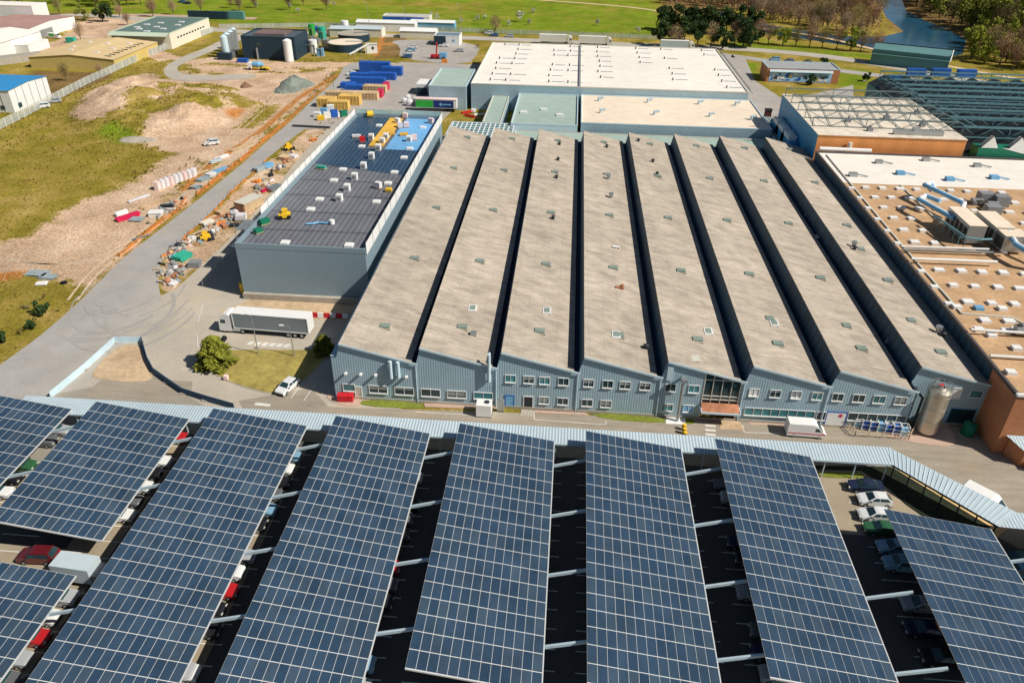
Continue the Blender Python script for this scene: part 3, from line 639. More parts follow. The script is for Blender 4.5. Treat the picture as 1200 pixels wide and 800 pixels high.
for u0, u1, vm, g_ in ((632, 643, 468.5, m_glass), (653.5, 665.5, 469.5, m_glass), (682, 694, 471, m_glass), (704, 716, 472.5, m_glass), (775.5, 788, 477, m_glass2), (801, 812.5, 478, m_skyp)):
    window(u0, vm-4.5, u1, vm+4.5, 0, g_, 1, zz=(1.25, 2.4))
window(872.5, 478, 955, 486, 0, m_glass2, 7, 'ribbon_window', zz=(1.35, 2.6))
window(957.5, 482, 967.5, 489, 0, m_glass, 1, zz=(1.2, 2.6))
window(994, 484, 1063, 490, 0, m_glass, 5, 'ribbon_window', zz=(1.5, 2.75))
window(1115, 455, 1126, 466, 2.2, m_white, 0); window(1137, 457.5, 1151, 465, 2.2, m_glass2, 0)
# doors
def door(u0, u1, vm, m, y=0., h=2.3, leaf=None, nm='door'):
    xa, _ = FY(u0, vm, y); xb, _ = FY(u1, vm, y); mb = MB(); mb.box(xa, y-.06, .12, xb, y-.01, h); d = mb.build(nm, m, fac, org=O)
    mb = MB(); f = .1; mb.box(xa-f, y-.1, .1, xa, y-.004, h+f); mb.box(xb, y-.1, .1, xb+f, y-.004, h+f); mb.box(xa, y-.1, h, xb, y-.004, h+f); mb.build('frame', m_white if leaf is None else leaf, d, org=O)
    mb = MB(); mb.box(xb-.25, y-.12, 1.0, xb-.15, y-.06, 1.12); mb.build('handle', m_dark, d, org=O)
    return xa, xb, d
door(592.5, 602, 470, m_skyp, leaf=m_bluep); door(614, 624, 471, m_dark); door(416.5, 423.5, 458, m_cream)
xa, xb, dl = door(968, 991, 490, m_white, h=2.7, leaf=m_bluep, nm='gate')
mb = MB(); mb.cyl((xa+1.9, -.08, 2.15), .28, .02, 14, axis='y'); mb.poly([(xa+1.55, -.075, 1.95), (xa+2.0, -.075, 1.8), (xa+1.9, -.075, 2.2)]); mb.build('emblem', m_magenta, dl, org=O)
door(1112, 1142, 485, m_glass, 2.2, 3.0, leaf=m_skyp, nm='loading_door')
# ducts and lamps on the first bays
for u, v0, v1, r in ((457, 424, 442, .28), (466, 425, 441, .28), (573, 416, 446, .26)):
    x, zt = FY(u, v0, -.4); _, zb = FY(u, v1, -.4)
    mb = MB(); mb.tube([(x, -.45, zb), (x, -.45, zt)], r, 10); mb.tube([(x, -.45, zb), (x, 0, zb)], r*.7, 8); mb.tube([(x, -.45, zt), (x, 0, zt)], r*.7, 8); mb.build('duct', m_trim, fac, org=O)
for u, v in ((405.5, 437), (423, 438), (440.5, 439), (476.5, 441)):
    x, z = FY(u, v, -.3); mb = MB(); mb.obox((x, -.45, z), .35, .55, .25); mb.bar((x, -.2, z-.1), (x, 0, z-.1), .1); mb.build('wall_lamp', m_white, fac, org=O)
mb = MB(); x, zt = FY(786, 429, 0); _, zb = FY(783, 445, 0); mb.box(x-.35, -.2, zb, x+.45, -.005, zt); mb.build('ladder_box', m_trim, fac, org=O)
# big extraction duct with fan unit on the pad
x, zt = FY(801, 446, -.9); mb = MB(); mb.tube([(x, -.9, .3), (x, -.9, zt), ], .24, 12); mb.tube([(x, -.9, zt), (x, 0, zt)], .2, 8); mb.obox((x+.1, -.9, zt+.1), .9, .8, .5); mb.build('extraction_duct', m_metal, fac, org=O)
# entrance: glazed curtain wall with mullions and a rusty canopy
ent = MB(); ent.poly([(GL0, .15, 2.9), (GL1, .15, 2.9), (GL1, .15, sl(GL1, 4)), (GL0, .15, sl(GL0, 4))]); eo = ent.build('entrance_glazing', m_glass, fac, org=O)
mb = MB()
for z in (3.6, 4.2, 7.0):
    mb.box(GL0, .0, z, GL1, .12, z+.12)
for k in range(1, 4): xk = GL0+(GL1-GL0)*k/4; mb.box(xk-.05, .02, 2.9, xk+.05, .14, sl(xk, 4))
for xk in (GL0, GL1-.14): mb.box(xk, -.05, 0, xk+.14, .14, sl(xk, 4)-.02)
mb.build('mullions', m_cream, eo, org=O)
mb = MB(); mb.poly([(GL0, 1.6, 0), (GL1, 1.6, 0), (GL1, 1.6, 2.9), (GL0, 1.6, 2.9)]); mb.build('porch_recess', m_dark, fac, org=O)
mb = MB(); mb.poly([(GL0, -1.7, 2.55), (GL1+.1, -1.7, 2.55), (GL1+.1, -.02, 3.1), (GL0, -.02, 3.1)]); mb.poly([(GL0, -.02, 2.4), (GL1+.1, -.02, 2.4), (GL1+.1, -1.7, 2.4), (GL0, -1.7, 2.4)]); cp = mb.build('canopy', m_rust, fac, org=O)
mb = MB(); mb.box(GL0-.12, -1.85, 2.35, GL1+.2, -1.7, 2.62); mb.box(GL0-.12, -1.7, 2.35, GL0, 0-.01, 2.75); mb.box(GL1+.1, -1.7, 2.35, GL1+.22, -.01, 2.75); mb.build('canopy_edge', m_trim, cp, org=O)
# roof hatches
def hatch_mesh():
    mb = MB(); mb.box(-.75, -.55, 0, .75, .55, .42, 0, 1); return mb
hs = []
for i in range(NSH):
    xo = {0: 5.1, 1: 5.05, 2: 5.1, 3: 5.2, 4: 5.2, 5: 5.2, 6: 5.6, 7: 5.2}[i]
    for y in (104.4, 80.1, 55.4, 31.3, 8.2 if i else 7.2): hs.append((i, i*W+xo, y, 1.5, 1.1, .42))
for (i, x, y) in ((6, 76.3, 14.8), (7, 86.8, 17.0), (7, 87.2, 43.8), (5, 64.8, 16)): hs.append((i, x, y, 1.2, 1.2, .35))
m_hatch = mat('grey_green_hatch', (.24, .30, .26), .5, var=.1)
for i, x, y, sx_, sy_, h in hs:
    z = HR-(x-i*W)*(HR-ZL)/10.45
    mb = MB(); mb.obox((x, y, z+h/2-.05), sx_, sy_, h); hh = mb.build('roof_hatch', m_hatch, fac, org=O)
    mb = MB(); mb.obox((x, y, z+.01), sx_+.5, sy_+.4, .06); mb.build('flashing', m_asb, hh, org=O)
# cowls, pipes, orange stack
def onroof(u, v): 
    x, y = G(u, v, 8.6)
    i = max(0, min(7, int(x//W))); z = HR-(x-i*W)*(HR-ZL)/10.45; x, y = G(u, v, z); return i, x, y, HR-(x-i*W)*(HR-ZL)/10.45
for u, v, k in ((655.5, 170, 0), (654, 188, 0), (652, 209, 0), (648, 257, 0), (711, 173, 0), (713, 210, 1), (716, 232, 1), (722, 291, 2), (757, 408, 0), (555, 393, 3), (503, 381, 0), (1000, 290, 1), (1105, 393, 0), (770, 205, 0), (765, 190, 0), (748, 166, 0), (1001, 293, 0), (1099, 389, 1)):
    i, x, y, z = onroof(u, v); mb = MB()
    if k == 0: mb.cyl((x, y, z-.1), .3, .7, 10); mb.cyl((x, y, z+.6), .5, .25, 10, r2=.1); m_ = m_dark
    elif k == 1: mb.cyl((x, y, z-.1), .35, .8, 10); mb.cyl((x, y, z+.7), .5, .5, 10); m_ = m_metal
    elif k == 2: mb.tube([(x-.6, y, z+.4), (x+.6, y, z+.3)], .22, 8); mb.cyl((x, y, z-.1), .2, .5, 8); m_ = m_white
    else: mb.obox((x, y, z+.3), .9, .7, .7); m_ = m_metal
    mb.build('roof_cowl', m_, fac, org=O)
for u, v in ((726, 338), (1156, 210)):
    if u > 1000: continue
    i, x, y, z = onroof(u, v); mb = MB(); mb.tube([(x-.5, y, z+.25), (x+.6, y, z+.2)], .28, 8); mb.cyl((x+.4, y, z-.1), .3, .9, 8); mb.build('orange_stack', m_rust, fac, org=O)
# pale repair sheets
for u, v in ((554, 362), (641, 365), (722, 393), (830, 389), (907, 379)):
    i, x, y, z = onroof(u, v); mb = MB(); mb.obox((x, y, z+.12), 1.3, 1.9, .3); h_ = mb.build('framed_roof_light', m_white, fac, org=O); mb = MB(); mb.obox((x, y, z+.29), .85, 1.4, .06); mb.build('pane', m_hatch, h_, org=O)
for u, v in ((813, 420), (1001, 283), (960, 276)):
    i, x, y, z = onroof(u, v); mb = MB(); mb.obox((x, y, z+.04), 1.6, 1.6, .06); mb.build('repair_sheet', m_cream, fac, org=O)
# services in the gutters (small blue-white cross pipes)
for u, v in ((949, 250), (970, 280), (1046, 397), (942, 223)):
    x, y = G(u, v, 7.8); mb = MB(); mb.tube([(x-.9, y, 7.2), (x+.3, y, 8.4)], .15, 8); mb.cyl((x-.6, y, 6.9), .3, .9, 8); mb.build('gutter_fan', m_metal, fac, org=O)
# ------------------------------------------------------------------ new grey building with a deck roof (west)
B = (-27.1, 29.5, -3.4, 115.5)
def building(name, label, cat, x0, y0, x1, y1, h, mw, mr, par=.4, coping=None, group=None, rz=0, pitch=0, ridge='y'):
    """flat roof with parapet, or (pitch>0) a gable with the given ridge direction"""
    cx, cy = (x0+x1)/2, (y0+y1)/2; t = thing(name, (cx, cy, 0), label, cat, group, rz); a, c = (x1-x0)/2, (y1-y0)/2
    if pitch == 0:
        mb = MB(); mb.box(-a, -c, 0, a, c, h, skip='tb'); mb.build('wall', mw, t)
        mb = MB(); zr = h-par; q = .25; mb.poly([(-a+q, -c+q, zr), (a-q, -c+q, zr), (a-q, c-q, zr), (-a+q, c-q, zr)]); r = mb.build('roof', mr, t)
        mb = MB(); cp_ = coping or mw; z1 = h+.06
        for b0 in ((-a-.04, -c-.04, a+.04, -c+q), (-a-.04, c-q, a+.04, c+.04), (-a-.04, -c+q, -a+q, c-q), (a-q, -c+q, a+.04, c-q)): mb.box(b0[0], b0[1], zr-.01, b0[2], b0[3], z1)
        mb.build('parapet', cp_, r)
    else:
        mb = MB()
        if ridge == 'y':
            mb.poly([(-a, -c, 0), (a, -c, 0), (a, -c, h), (0, -c, h+pitch), (-a, -c, h)]); mb.poly([(a, c, 0), (-a, c, 0), (-a, c, h), (0, c, h+pitch), (a, c, h)])
            mb.poly([(a, -c, 0), (a, c, 0), (a, c, h), (a, -c, h)]); mb.poly([(-a, c, 0), (-a, -c, 0), (-a, -c, h), (-a, c, h)])
            mb.build('wall', mw, t); mb = MB(); o_ = .3
            for s_ in (-1, 1): mb.poly([(s_*(a+o_), -c-o_, h-.02), (s_*(a+o_), c+o_, h-.02), (0, c+o_, h+pitch+.08), (0, -c-o_, h+pitch+.08)]); 
            mb.build('roof', mr, t)
        else:
            mb.poly([(-a, c, 0), (-a, -c, 0), (-a, -c, h), (-a, 0, h+pitch), (-a, c, h)]); mb.poly([(a, -c, 0), (a, c, 0), (a, c, h), (a, 0, h+pitch), (a, -c, h)])
            mb.poly([(-a, -c, 0), (a, -c, 0), (a, -c, h), (-a, -c, h)]); mb.poly([(a, c, 0), (-a, c, 0), (-a, c, h), (a, c, h)])
            mb.build('wall', mw, t); mb = MB(); o_ = .3
            for s_ in (-1, 1): mb.poly([(-a-o_, s_*(c+o_), h-.02), (a+o_, s_*(c+o_), h-.02), (a+o_, 0, h+pitch+.08), (-a-o_, 0, h+pitch+.08)])
            mb.build('roof', mr, t)
    return t, (cx, cy, 0)
barn, BO = building('warehouse_building', 'new grey blue clad hall with dark deck roof still under construction', 'warehouse', *B, 10.9, m_barn, m_slate, par=.9, coping=m_barn)
mb = MB(); mb.box(-26.7, 86, 10.02, -14.5, 115, 10.05); 
mb2 = MB(); mb2.poly([(-13, 88, 10.04), (-3.8, 88, 10.04), (-3.8, 115, 10.04), (-13, 115, 10.04)]); mb2.build('blue_membrane', m_blue, barn, org=BO)
mb2 = MB(); mb2.box(-17.5, 90, 10.03, -13.9, 114.5, 10.22); mb2.build('insulation_board_layer', m_yel, barn, org=BO)
mb2 = MB(); mb2.poly([(-26.7, 76, 10.035), (-3.8, 70, 10.035), (-3.8, 88, 10.035), (-26.7, 88, 10.035)]); mb2.build('new_deck_panels', mat('dark_navy_deck', (.035, .075, .13), .4, var=.15, stripe=(0, 1.1, .3, 0), spec=.5), barn, org=BO)
mb2 = MB(); mb2.poly([(-26.7, 88, 10.036), (-17.6, 88, 10.036), (-17.6, 115, 10.036), (-26.7, 115, 10.036)]); mb2.build('new_deck_panels', MATS['dark_navy_deck'], barn, org=BO)
bpx = lambda x, y: G(370+x/6.667, 120+y/6.667, 10.2)
sk = [bpx(*p) for p in ((495, 180), (360, 343), (212, 522), (142, 607), (30, 755), (735, 360), (690, 430), (615, 545), (565, 630), (475, 775), (838, 195))]+[G(364, 245, 10.2), G(334, 284, 10.2), G(409, 287, 10.2)]
for x, y in sk:
    mb = MB(); mb.obox((x, y, 10.2), 1.5, 1.5, .35); mb.build('roof_light', m_white, barn, org=BO)
for p in ((435, 285), (520, 315), (490, 368), (437, 432), (375, 510), (305, 595), (247, 682), (187, 762), (550, 280), (730, 300)):
    x, y = bpx(*p); mb = MB(); mb.obox((x, y, 10.75), 1.2, 1.2, 1.4); v_ = mb.build('ventilation_unit', m_white, barn, org=BO)
    mb = MB(); mb.obox((x, y-.62, 10.7), .8, .05, .8); mb.build('louvre', m_grey, v_, org=BO)
# safety screens round the roof edge
def panels(root, name, a, b, z0, z1, n, m, org, lean=0.):
    a = Vector(a); b = Vector(b); d = (b-a)/n; nn = Vector((-d.y, d.x)).normalized()*lean
    for k in range(n):
        p = a+d*(k+.02); q = a+d*(k+.98); mb = MB()
        mb.poly([(p.x, p.y, z0), (q.x, q.y, z0), (q.x+nn.x, q.y+nn.y, z1), (p.x+nn.x, p.y+nn.y, z1)])
        mb.poly([(p.x+.03, p.y+.03, z1), (q.x+.03, q.y+.03, z1), (q.x+.03, q.y+.03, z0), (p.x+.03, p.y+.03, z0)])
        o = mb.build(name, m, root, org=org)
        mb = MB(); mb.bar((p.x+nn.x, p.y, z0), (p.x+nn.x, p.y, z1+.25), .09); mb.build('post', m_grey, o, org=org)
panels(barn, 'safety_screen', (B[2]+.15, B[1]+.2), (B[2]+.15, B[3]), 9.6, 11.9, 17, m_white, BO)
panels(barn, 'safety_screen', (B[0]-.35, B[1]+14), (B[0]-.35, B[3]), 9.9, 12.0, 18, m_white, BO)
panels(barn, 'safety_screen', (B[0], B[3]+.3), (B[2], B[3]+.3), 10.2, 12.0, 5, mat('pale_green_net', (.45, .62, .60), .8, var=.1), BO)
mb = MB(); mb.box(B[0]-1.1, B[1]+1, 9.7, B[0]-.4, B[3], 9.9); mb.build('edge_walkway', m_trim, barn, org=BO)
mb = MB(); mb.box(B[0]+.1, B[1]-.9, 0, B[2]+3, B[1]-.05, 1.15); mb.build('concrete_plinth', m_conc, barn, org=BO)
# precast plinth slabs and kerb in front
bed('pavement_yard_strip', [(-29.5, 23.2), (-3, 22.6), (-3, 28.4), (-25.5, 28.5)], m_earth, .12, 0)
# rooftop working items -------------------------------------------------
def small(name, label, cat, x, y, z, mbf, mats, group=None, rz=0, smooth=False):
    mb = MB(); mbf(mb); o = mb.build(name, mats, smooth=smooth); o.location = (x, y, z); o.rotation_euler = (0, 0, rz); return tag(o, label, cat, group)
def f_pallet(h=.9, n=5, sx=1.2, sy=1.0):
    def f(mb):
        mb.box(-sx/2, -sy/2, .1, sx/2, sy/2, .16, 1)
        for k in (-1, 0, 1): mb.box(-sx/2, k*sy*.4-.06, 0, sx/2, k*sy*.4+.06, .1, 1)
        for k in range(n):
            e = random.uniform(-.04, .04); mb.box(-sx/2+.05+e, -sy/2+.05-e, .17+k*h/n, sx/2-.05+e, sy/2-.05-e, .17+(k+.93)*h/n, 0)
    return f
def f_drum(r, h):
    def f(mb):
        mb.cyl((0, 0, 0), r, h, 14); mb.cyl((0, 0, h), r*1.06, .06, 14); mb.cyl((0, 0, h*.45), r*1.05, .06, 14)
    return f
def f_roll(r, L_):
    def f(mb): mb.cyl((-L_/2, 0, r), r, L_, 12, axis='x'); mb.cyl((-L_/2-.01, 0, r), r*.3, L_+.02, 8, 1, axis='x')
    return f
def f_bag(s):
    def f(mb):
        # sagging sack: stacked rings
        n = 10; rings = [(0, .85), (.25, 1.05), (.55, 1.08), (.8, .9), (.95, .5)]
        k0 = len(mb.v)
        for z, r in rings:
            for i in range(n):
                a = 2*PI*i/n; q = (abs(math.cos(a))**4+abs(math.sin(a))**4)**-.25; mb.v.append((s*.5*r*q*math.cos(a), s*.5*r*q*math.sin(a), z*s))
        for j in range(len(rings)-1):
            for i in range(n): a = k0+j*n+i; b_ = k0+j*n+(i+1) % n; mb.f.append((a, b_, b_+n, a+n)); mb.m.append(0)
        mb.f.append(tuple(k0+(len(rings)-1)*n+i for i in range(n))); mb.m.append(0)
    return f
x, y = bpx(425, 110); small('insulation_roll', 'big golden yellow roll at the far left corner of the new deck roof', 'roll', x, y, 10.1, f_roll(.8, 1.6), [m_yelp, m_dark], rz=.4)
x, y = G(334, 255, 10.2); small('plant_machine', 'yellow compact machine on the near left of the new deck roof', 'machine', x, y, 10.1, lambda mb: (mb.box(-1.1, -.7, .3, 1.1, .7, 1.1), mb.box(-.4, -.55, 1.1, .6, .55, 1.9), mb.cyl((-.8, -.8, .4), .4, 1.6, 12, 1, axis='y'), mb.cyl((.8, -.8, .4), .4, 1.6, 12, 1, axis='y')), [m_yelp, m_black], rz=.3)
for k, (p, lb, m_) in enumerate((((640, 160), 'white wrapped pallet at the edge of the yellow insulation', m_white), ((660, 195), 'white sack pile on the blue membrane', m_bag), ((700, 120), 'pinkish insulation bale beside the far roof screen', m_pink), ((750, 110), 'pinkish insulation bale furthest along the far roof screen', m_pink), ((710, 190), 'tall pinkish bale in the middle of the blue membrane', m_pink), ((900, 160), 'brown pink bale near the right roof screen', m_pink), ((690, 255), 'flat yellow board stack on the blue membrane edge', m_yel), ((600, 250), 'small yellow board pack beside the ventilation units', m_yel), ((365, 305), 'red crate beside the white roof light', m_red), ((320, 270), 'loose white sheet pack next to the red crate', m_bag), ((490, 665), 'pile of mixed offcuts on the near deck', m_bag), ((570, 690), 'small yellow tub on the near deck', m_yelp), ((45, 515), 'green sheet stack against the left roof screen', m_tealp), ((770, 290), 'pinkish pack next to the square ventilation units', m_pink))):
    x, y = bpx(*p); sx_ = 2.2 if 'sheet' in lb or 'flat' in lb else 1.4; small('material_pallet', lb, 'pallet', x, y, 10.1, f_pallet(.5 if 'flat' in lb or 'sheet' in lb or 'small' in lb else 1.2, 4, sx_, 1.1), [m_, m_wood], rz=random.uniform(-.4, .4))
x, y = G(373, 262, 10.2); small('hose_reel', 'light blue hose coil with white drum on the near deck', 'hose reel', x, y, 10.1, lambda mb: (mb.cyl((2.6, .4, 0), .5, .8, 12, 1), mb.tube([(-2, -.6, .2), (-1, -.3, .2), (0, .4, .2), (1.2, .2, .2), (2.5, .4, .2)], .2, 6)), [m_skyp, m_white])
x, y = G(310, 262, 10.2); small('material_pallet', 'pack of dark green sheets at the near left corner of the deck', 'pallet', x, y, 10.1, f_pallet(.9, 4, 2, 1.2), [m_green, m_wood], rz=.9)
x, y = G(303, 272, 10.2); small('material_pallet', 'green crate closest to the front corner of the deck roof', 'pallet', x, y, 10.1, f_pallet(.7, 3, 1.6, 1.2), [m_green, m_wood], rz=.9)
# stair tower at the left of the hall
st_ = thing('scaffold_stair', (-29.4, 40, 0), 'steel access stair scaffold against the side of the new hall', 'scaffold')
for z in (2, 4, 6, 8, 9.8):
    mb = MB(); mb.box(-1, -2.5, z, 1, 2.5, z+.08); mb.build('platform', m_metal, st_)
for sx_ in (-1, 1):
    for sy_ in (-2.5, 0, 2.5): mb = MB(); mb.bar((sx_, sy_, 0), (sx_, sy_, 11), .08); mb.build('upright', m_metal, st_)
mb = MB()
for k, z in enumerate((0, 2, 4, 6, 8)): mb.bar((.5, -2.3 if k % 2 else 2.3, z), (.5, 2.3 if k % 2 else -2.3, z+2), .5, .1)
mb.build('stair_flight', m_metal, st_)
# ------------------------------------------------------------------ halls behind
wh, WO = building('white_roof_hall', 'wide hall with bright white membrane roof behind the sawtooth factory', 'warehouse', -1.5, 164, 88.5, 234.5, 8.5, m_clad, m_whroof, par=.25, coping=m_cream)
mb = MB(); mb.box(33.9, 164.3, 8.26, 34.5, 234, 8.7); mb.build('expansion_joint', m_grey, wh, org=WO)
for y in [170+k*8.6 for k in range(8)]:
    for x in (4, 10, 24, 30, 41, 56, 66, 82):
        if RS.rand() < .25: continue
        mb = MB(); xx = x+RS.uniform(-.5, .5); mb.cyl((xx, y, 8.25), .22, .8, 8); mb.build('roof_vent', m_dark, wh, org=WO); mb = MB(); mb.box(xx+1, y+.6, 8.25, xx+4.4+RS.rand(), y+.95, 8.42); mb.build('vent_shadow_bar', m_tarp, wh, org=WO)  # the low grey bar stands in for the vent's shadow streak
for k in range(9):
    mb = MB(); xx = 89.3; y0 = 166+k*7.6
    mb.bar((xx, y0, 8.9), (xx, y0+7.6, 8.9), .15); mb.bar((xx+1, y0, 7.6), (xx+1, y0+7.6, 7.6), .15); mb.bar((xx, y0, 8.9), (xx+1, y0+3.8, 7.6), .1); mb.bar((xx+1, y0+3.8, 7.6), (xx, y0+7.6, 8.9), .1)
    mb.build('edge_truss', m_grey, wh, org=WO)
bh, HO = building('beige_roof_hall', 'low hall with beige roof between the white hall and the sawtooth roofs', 'warehouse', 34.9, 131, 89.5, 163.7, 6.2, m_clad, m_beroof, par=.25, coping=m_trim)
for x in (41, 58.6, 75, 43.2 , 60.5, 79.5):
    for y in (155.5,) if x in (41, 58.6, 75) else (141.5,):
        pass
for x, y in ((40.5, 157), (56, 157), (72, 157), (88-4.5, 157), (40.8, 143), (57, 143), (73.5, 143), (85.5, 141)):
    mb = MB(); mb.tube([(x, y, 5.9), (x, y, 6.9), (x+1.2, y, 7.1)], .42, 8); mb.build('roof_cowl', m_trim, bh, org=HO)
gh, GO = building('green_roof_hall', 'grey green flat roofed block left of the beige hall', 'building', 14.6, 128.6, 33.9, 163.7, 6.0, m_trim, m_grroof, par=.35, coping=m_trim)
for x, y in ((17.5, 141), (23.5, 145), (28.5, 139.5)): mb = MB(); mb.obox((x, y, 5.9), 2, 1.4, .5); mb.build('roof_light', m_white, gh, org=GO)
lk, _ = building('link_building', 'narrow grey green roofed strip between the grey halls', 'building', 5.8, 133, 11.2, 163.7, 4.8, m_clad, m_grroof, par=.2, coping=m_cream)
sg, SO = building('small_grey_hall', 'small blue grey hall with pale green flat roof beside the white hall', 'building', -15.3, 162.4, -3, 188, 7.8, m_clad, m_grroof, par=.3, coping=m_trim)
ap, _ = building('rear_annex', 'low grey green roofed annex along the back of the sawtooth sheds', 'building', 16.0, 110.3, 92, 128.3, 4.0, m_clad, m_grroof, par=.2, coping=m_cream)
gz, GZ = building('glazed_annex', 'small annex with gridded glass roof behind the first shed', 'building', -3.0, 116.5, 15.6, 131.5, 5.0, m_clad, m_glass2, par=.05, coping=m_trim)
mb = MB()
for k in range(14): xk = -2.6+k*1.38; mb.box(xk, 116.9, 4.97, xk+.3, 131.1, 5.1)
for k in range(7): yk = 117.2+k*2.2; mb.box(-2.7, yk, 5.1, 15.2, yk+.3, 5.18)
mb.build('glazing_bars', m_white, gz, org=GZ)
# ------------------------------------------------------------------ brick works on the right with ochre roof
of = thing('brick_factory', (120, 45, 0), 'orange brick factory with ochre gravel roof dotted with white roof lights', 'factory'); OO = (120, 45, 0)
X0, X1, Y0, Y1, HZ = 92.9, 165., -3.9, 99.5, 10.
mb = MB(); mb.box(X0, Y0, 0, X1, Y1, HZ-.1, skip='tb'); mb.build('wall', m_brick, of, org=OO)
mb = MB(); mb.poly([(X0-.02, 3, 0), (X0-.02, 3, HZ-.1), (X0-.02, Y1, HZ-.1), (X0-.02, Y1, 0)]); mb.build('wall_shade_sheet', m_dkglz, of, org=OO)  # added dark sheet, painting the shade on the west brick wall
mb = MB(); mb.poly([(X0+.3, Y0+.3, HZ-.3), (X1, Y0+.3, HZ-.3), (X1, 78, HZ-.3), (X0+.3, 78, HZ-.3)]); mb.build('roof', m_orroof, of, org=OO)
mb = MB(); mb.poly([(X0+.3, 78, HZ-.295), (X1, 78, HZ-.295), (X1, Y1-.3, HZ-.295), (X0+.3, Y1-.3, HZ-.295)]); mb.build('rear_roof', m_whroof, of, org=OO)
mb = MB()
for b0 in ((X0-.1, Y0-.1, X1, Y0+.3), (X0-.1, Y0+.3, X0+.3, Y1), (X0+.3, Y1-.3, X1, Y1)): mb.box(b0[0], b0[1], HZ-.4, b0[2], b0[3], HZ+.12)
mb.build('parapet', mat('brown_coping', (.10, .09, .09), .8), of, org=OO)
mb = MB(); mb.box(X0-.12, Y0-.16, HZ-.2, X1, Y0+.34, HZ+.15); mb.build('front_coping', m_white, of, org=OO)
rl = MB(); 
cnt = 0
for r_ in range(13):
    y = 75.0-r_*5.83
    for c_ in range(12):
        x = 97.5+c_*3.62
        if c_ in (2, 3) and 60 > y > 42: continue
        if c_ in (3, 4, 5) and 62 > y > 44: continue
        if 33.9+6.5 > y > 34.5+.5 and False: continue
        if y < 16 or x > 128: continue
        if 36 < y < 42: continue
        mb = MB(); e = RS.uniform(-.12, .12); mb.obox((x+e, y+RS.uniform(-.15, .15), HZ-.3+.2), 1.5*RS.uniform(.85, 1.12), 1.3*RS.uniform(.85, 1.1), .42, RS.uniform(-.05, .05)); mb.build('roof_light', m_white, of, org=OO); cnt += 1
for r_ in range(13):
    y = 75-r_*5.83
    if y > 18 and not 36 < y < 42: mb = MB(); mb.obox((94.0, y-1, HZ-.1), 1.15, .95, .42); mb.build('roof_light', m_white, of, org=OO)
for x, y in ((94.6, 1.8), (98.5, 8.5), (95.3, 13.5), (99.3, 13.5), (94.9, 20.5), (98.3, 20.5), (102, 20.7), (96.5, 12.), (101, 14)):
    mb = MB(); mb.obox((x, y, HZ-.05), 1.3, 1.1, .5); mb.build('roof_light', m_white if x != 98.3 else m_skyp, of, org=OO)
mb = MB()
for a, c in (((95, 97.5), (94.6, 43)), ((94.6, 43), (94.9, 18.5)), ((94.9, 18.5), (102.3, 18)), ((102.3, 18), (104.5, 14)), ((104.5, 14), (110, 13.5)), ((105.8, 77.5), (106, 58))):
    mb.bar((a[0], a[1], HZ-.18), (c[0], c[1], HZ-.18), .28, .3)
mb.build('roof_kerb', m_cream, of, org=OO)
for a_, c_, q_ in (((93.5, 41.8, 10.7), (109, 42.2, 10.7), .2), ((93.5, 36.6, 10.7), (108, 36.8, 10.7), .26), ((93.5, 12.2, 10.6), (112, 11.8, 10.6), .2), ((93.5, 5.6, 10.2), (112, 5.2, 10.2), .2)):
    mb = MB(); mb.tube([a_, c_], q_, 8); mb.build('pipe_run', m_white, of, org=OO)
mb = MB(); mb.bar((93.5, 41.0, 10.5), (112, 41.4, 10.5), .5, .2); mb.build('cable_tray', m_metal, of, org=OO)
# big blue duct loops
def ductrun(pts, r, m=m_white, nm='duct_loop'):
    mb = MB(); mb.tube(pts, r, 10); d = mb.build(nm, m, of, org=OO)
    mb = MB(); mb.tube([(p[0]-.12, p[1]-.12, p[2]+r*.1) for p in pts], r*.86, 8); mb.build('duct_stripe', m_skyp, d, org=OO)
ductrun([(106.2, 52, 12.6), (103.2, 61.5, 12.6), (105.4, 63.8, 12.6), (107, 61, 12.6)], .5)
ductrun([(107.5, 52.5, 13.2), (110.6, 58.5, 13.2), (106.8, 68.5, 13.2), (108.6, 70, 13.2), (109.3, 68.4, 12)], .5)
ductrun([(113.2, 45, 12.8), (112.4, 40.5, 12.6), (113.6, 36.5, 12.4), (118, 34.5, 12.2), (125, 34, 12.2)], .55)
ductrun([(115.2, 45.5, 12.4), (115.4, 41, 12.4), (117.5, 37, 12.4), (125, 36.5, 12.4)], .38)
for c_, sx_, sy_, h_ in (((107.9, 50.5), 3.2, 9.5, 3.4), ((112.6, 49.5), 3.4, 8, 3.4), ((113.5, 44.3), 4.2, 3.6, 3.0)):
    mb = MB(); mb.box(c_[0]-sx_/2, c_[1]-sy_/2, 10.2, c_[0]+sx_/2, c_[1]+sy_/2, 10.2+h_); u_ = mb.build('air_handling_unit', m_metal, of, org=OO)
    mb = MB(); mb.box(c_[0]-sx_/2-.05, c_[1]-sy_/2-.05, 10.2+h_, c_[0]+sx_/2+.05, c_[1]+sy_/2+.05, 10.3+h_); mb.build('lid', m_beroof, u_, org=OO)
    mb = MB(); 
    for k in range(5): mb.box(c_[0]-sx_/2-.03, c_[1]-sy_/2+.3+k*(sy_-.6)/5, 10.6, c_[0]-sx_/2-.002, c_[1]-sy_/2+.3+(k+.8)*(sy_-.6)/5, 10.2+h_*.8)
    mb.build('louvre', m_dark, u_, org=OO)
mb = MB(); 
for k in range(6): mb.bar((103.8+k*.28, 52-k*1.7, 10), (103.8+k*.28, 52-k*1.7, 12.2), .1); mb.bar((103.8+k*.28, 52-k*1.7, 11.5), (106.4, 52-k*1.7, 11.5), .1)
mb.tube([(103.4, 54, 12), (103.8, 52, 12.2), (105.2, 43.5, 12.2), (107.5, 43, 12.2), (109.5, 43.3, 12.2)], .22, 8); mb.build('pipe_gantry', m_teal, of, org=OO)
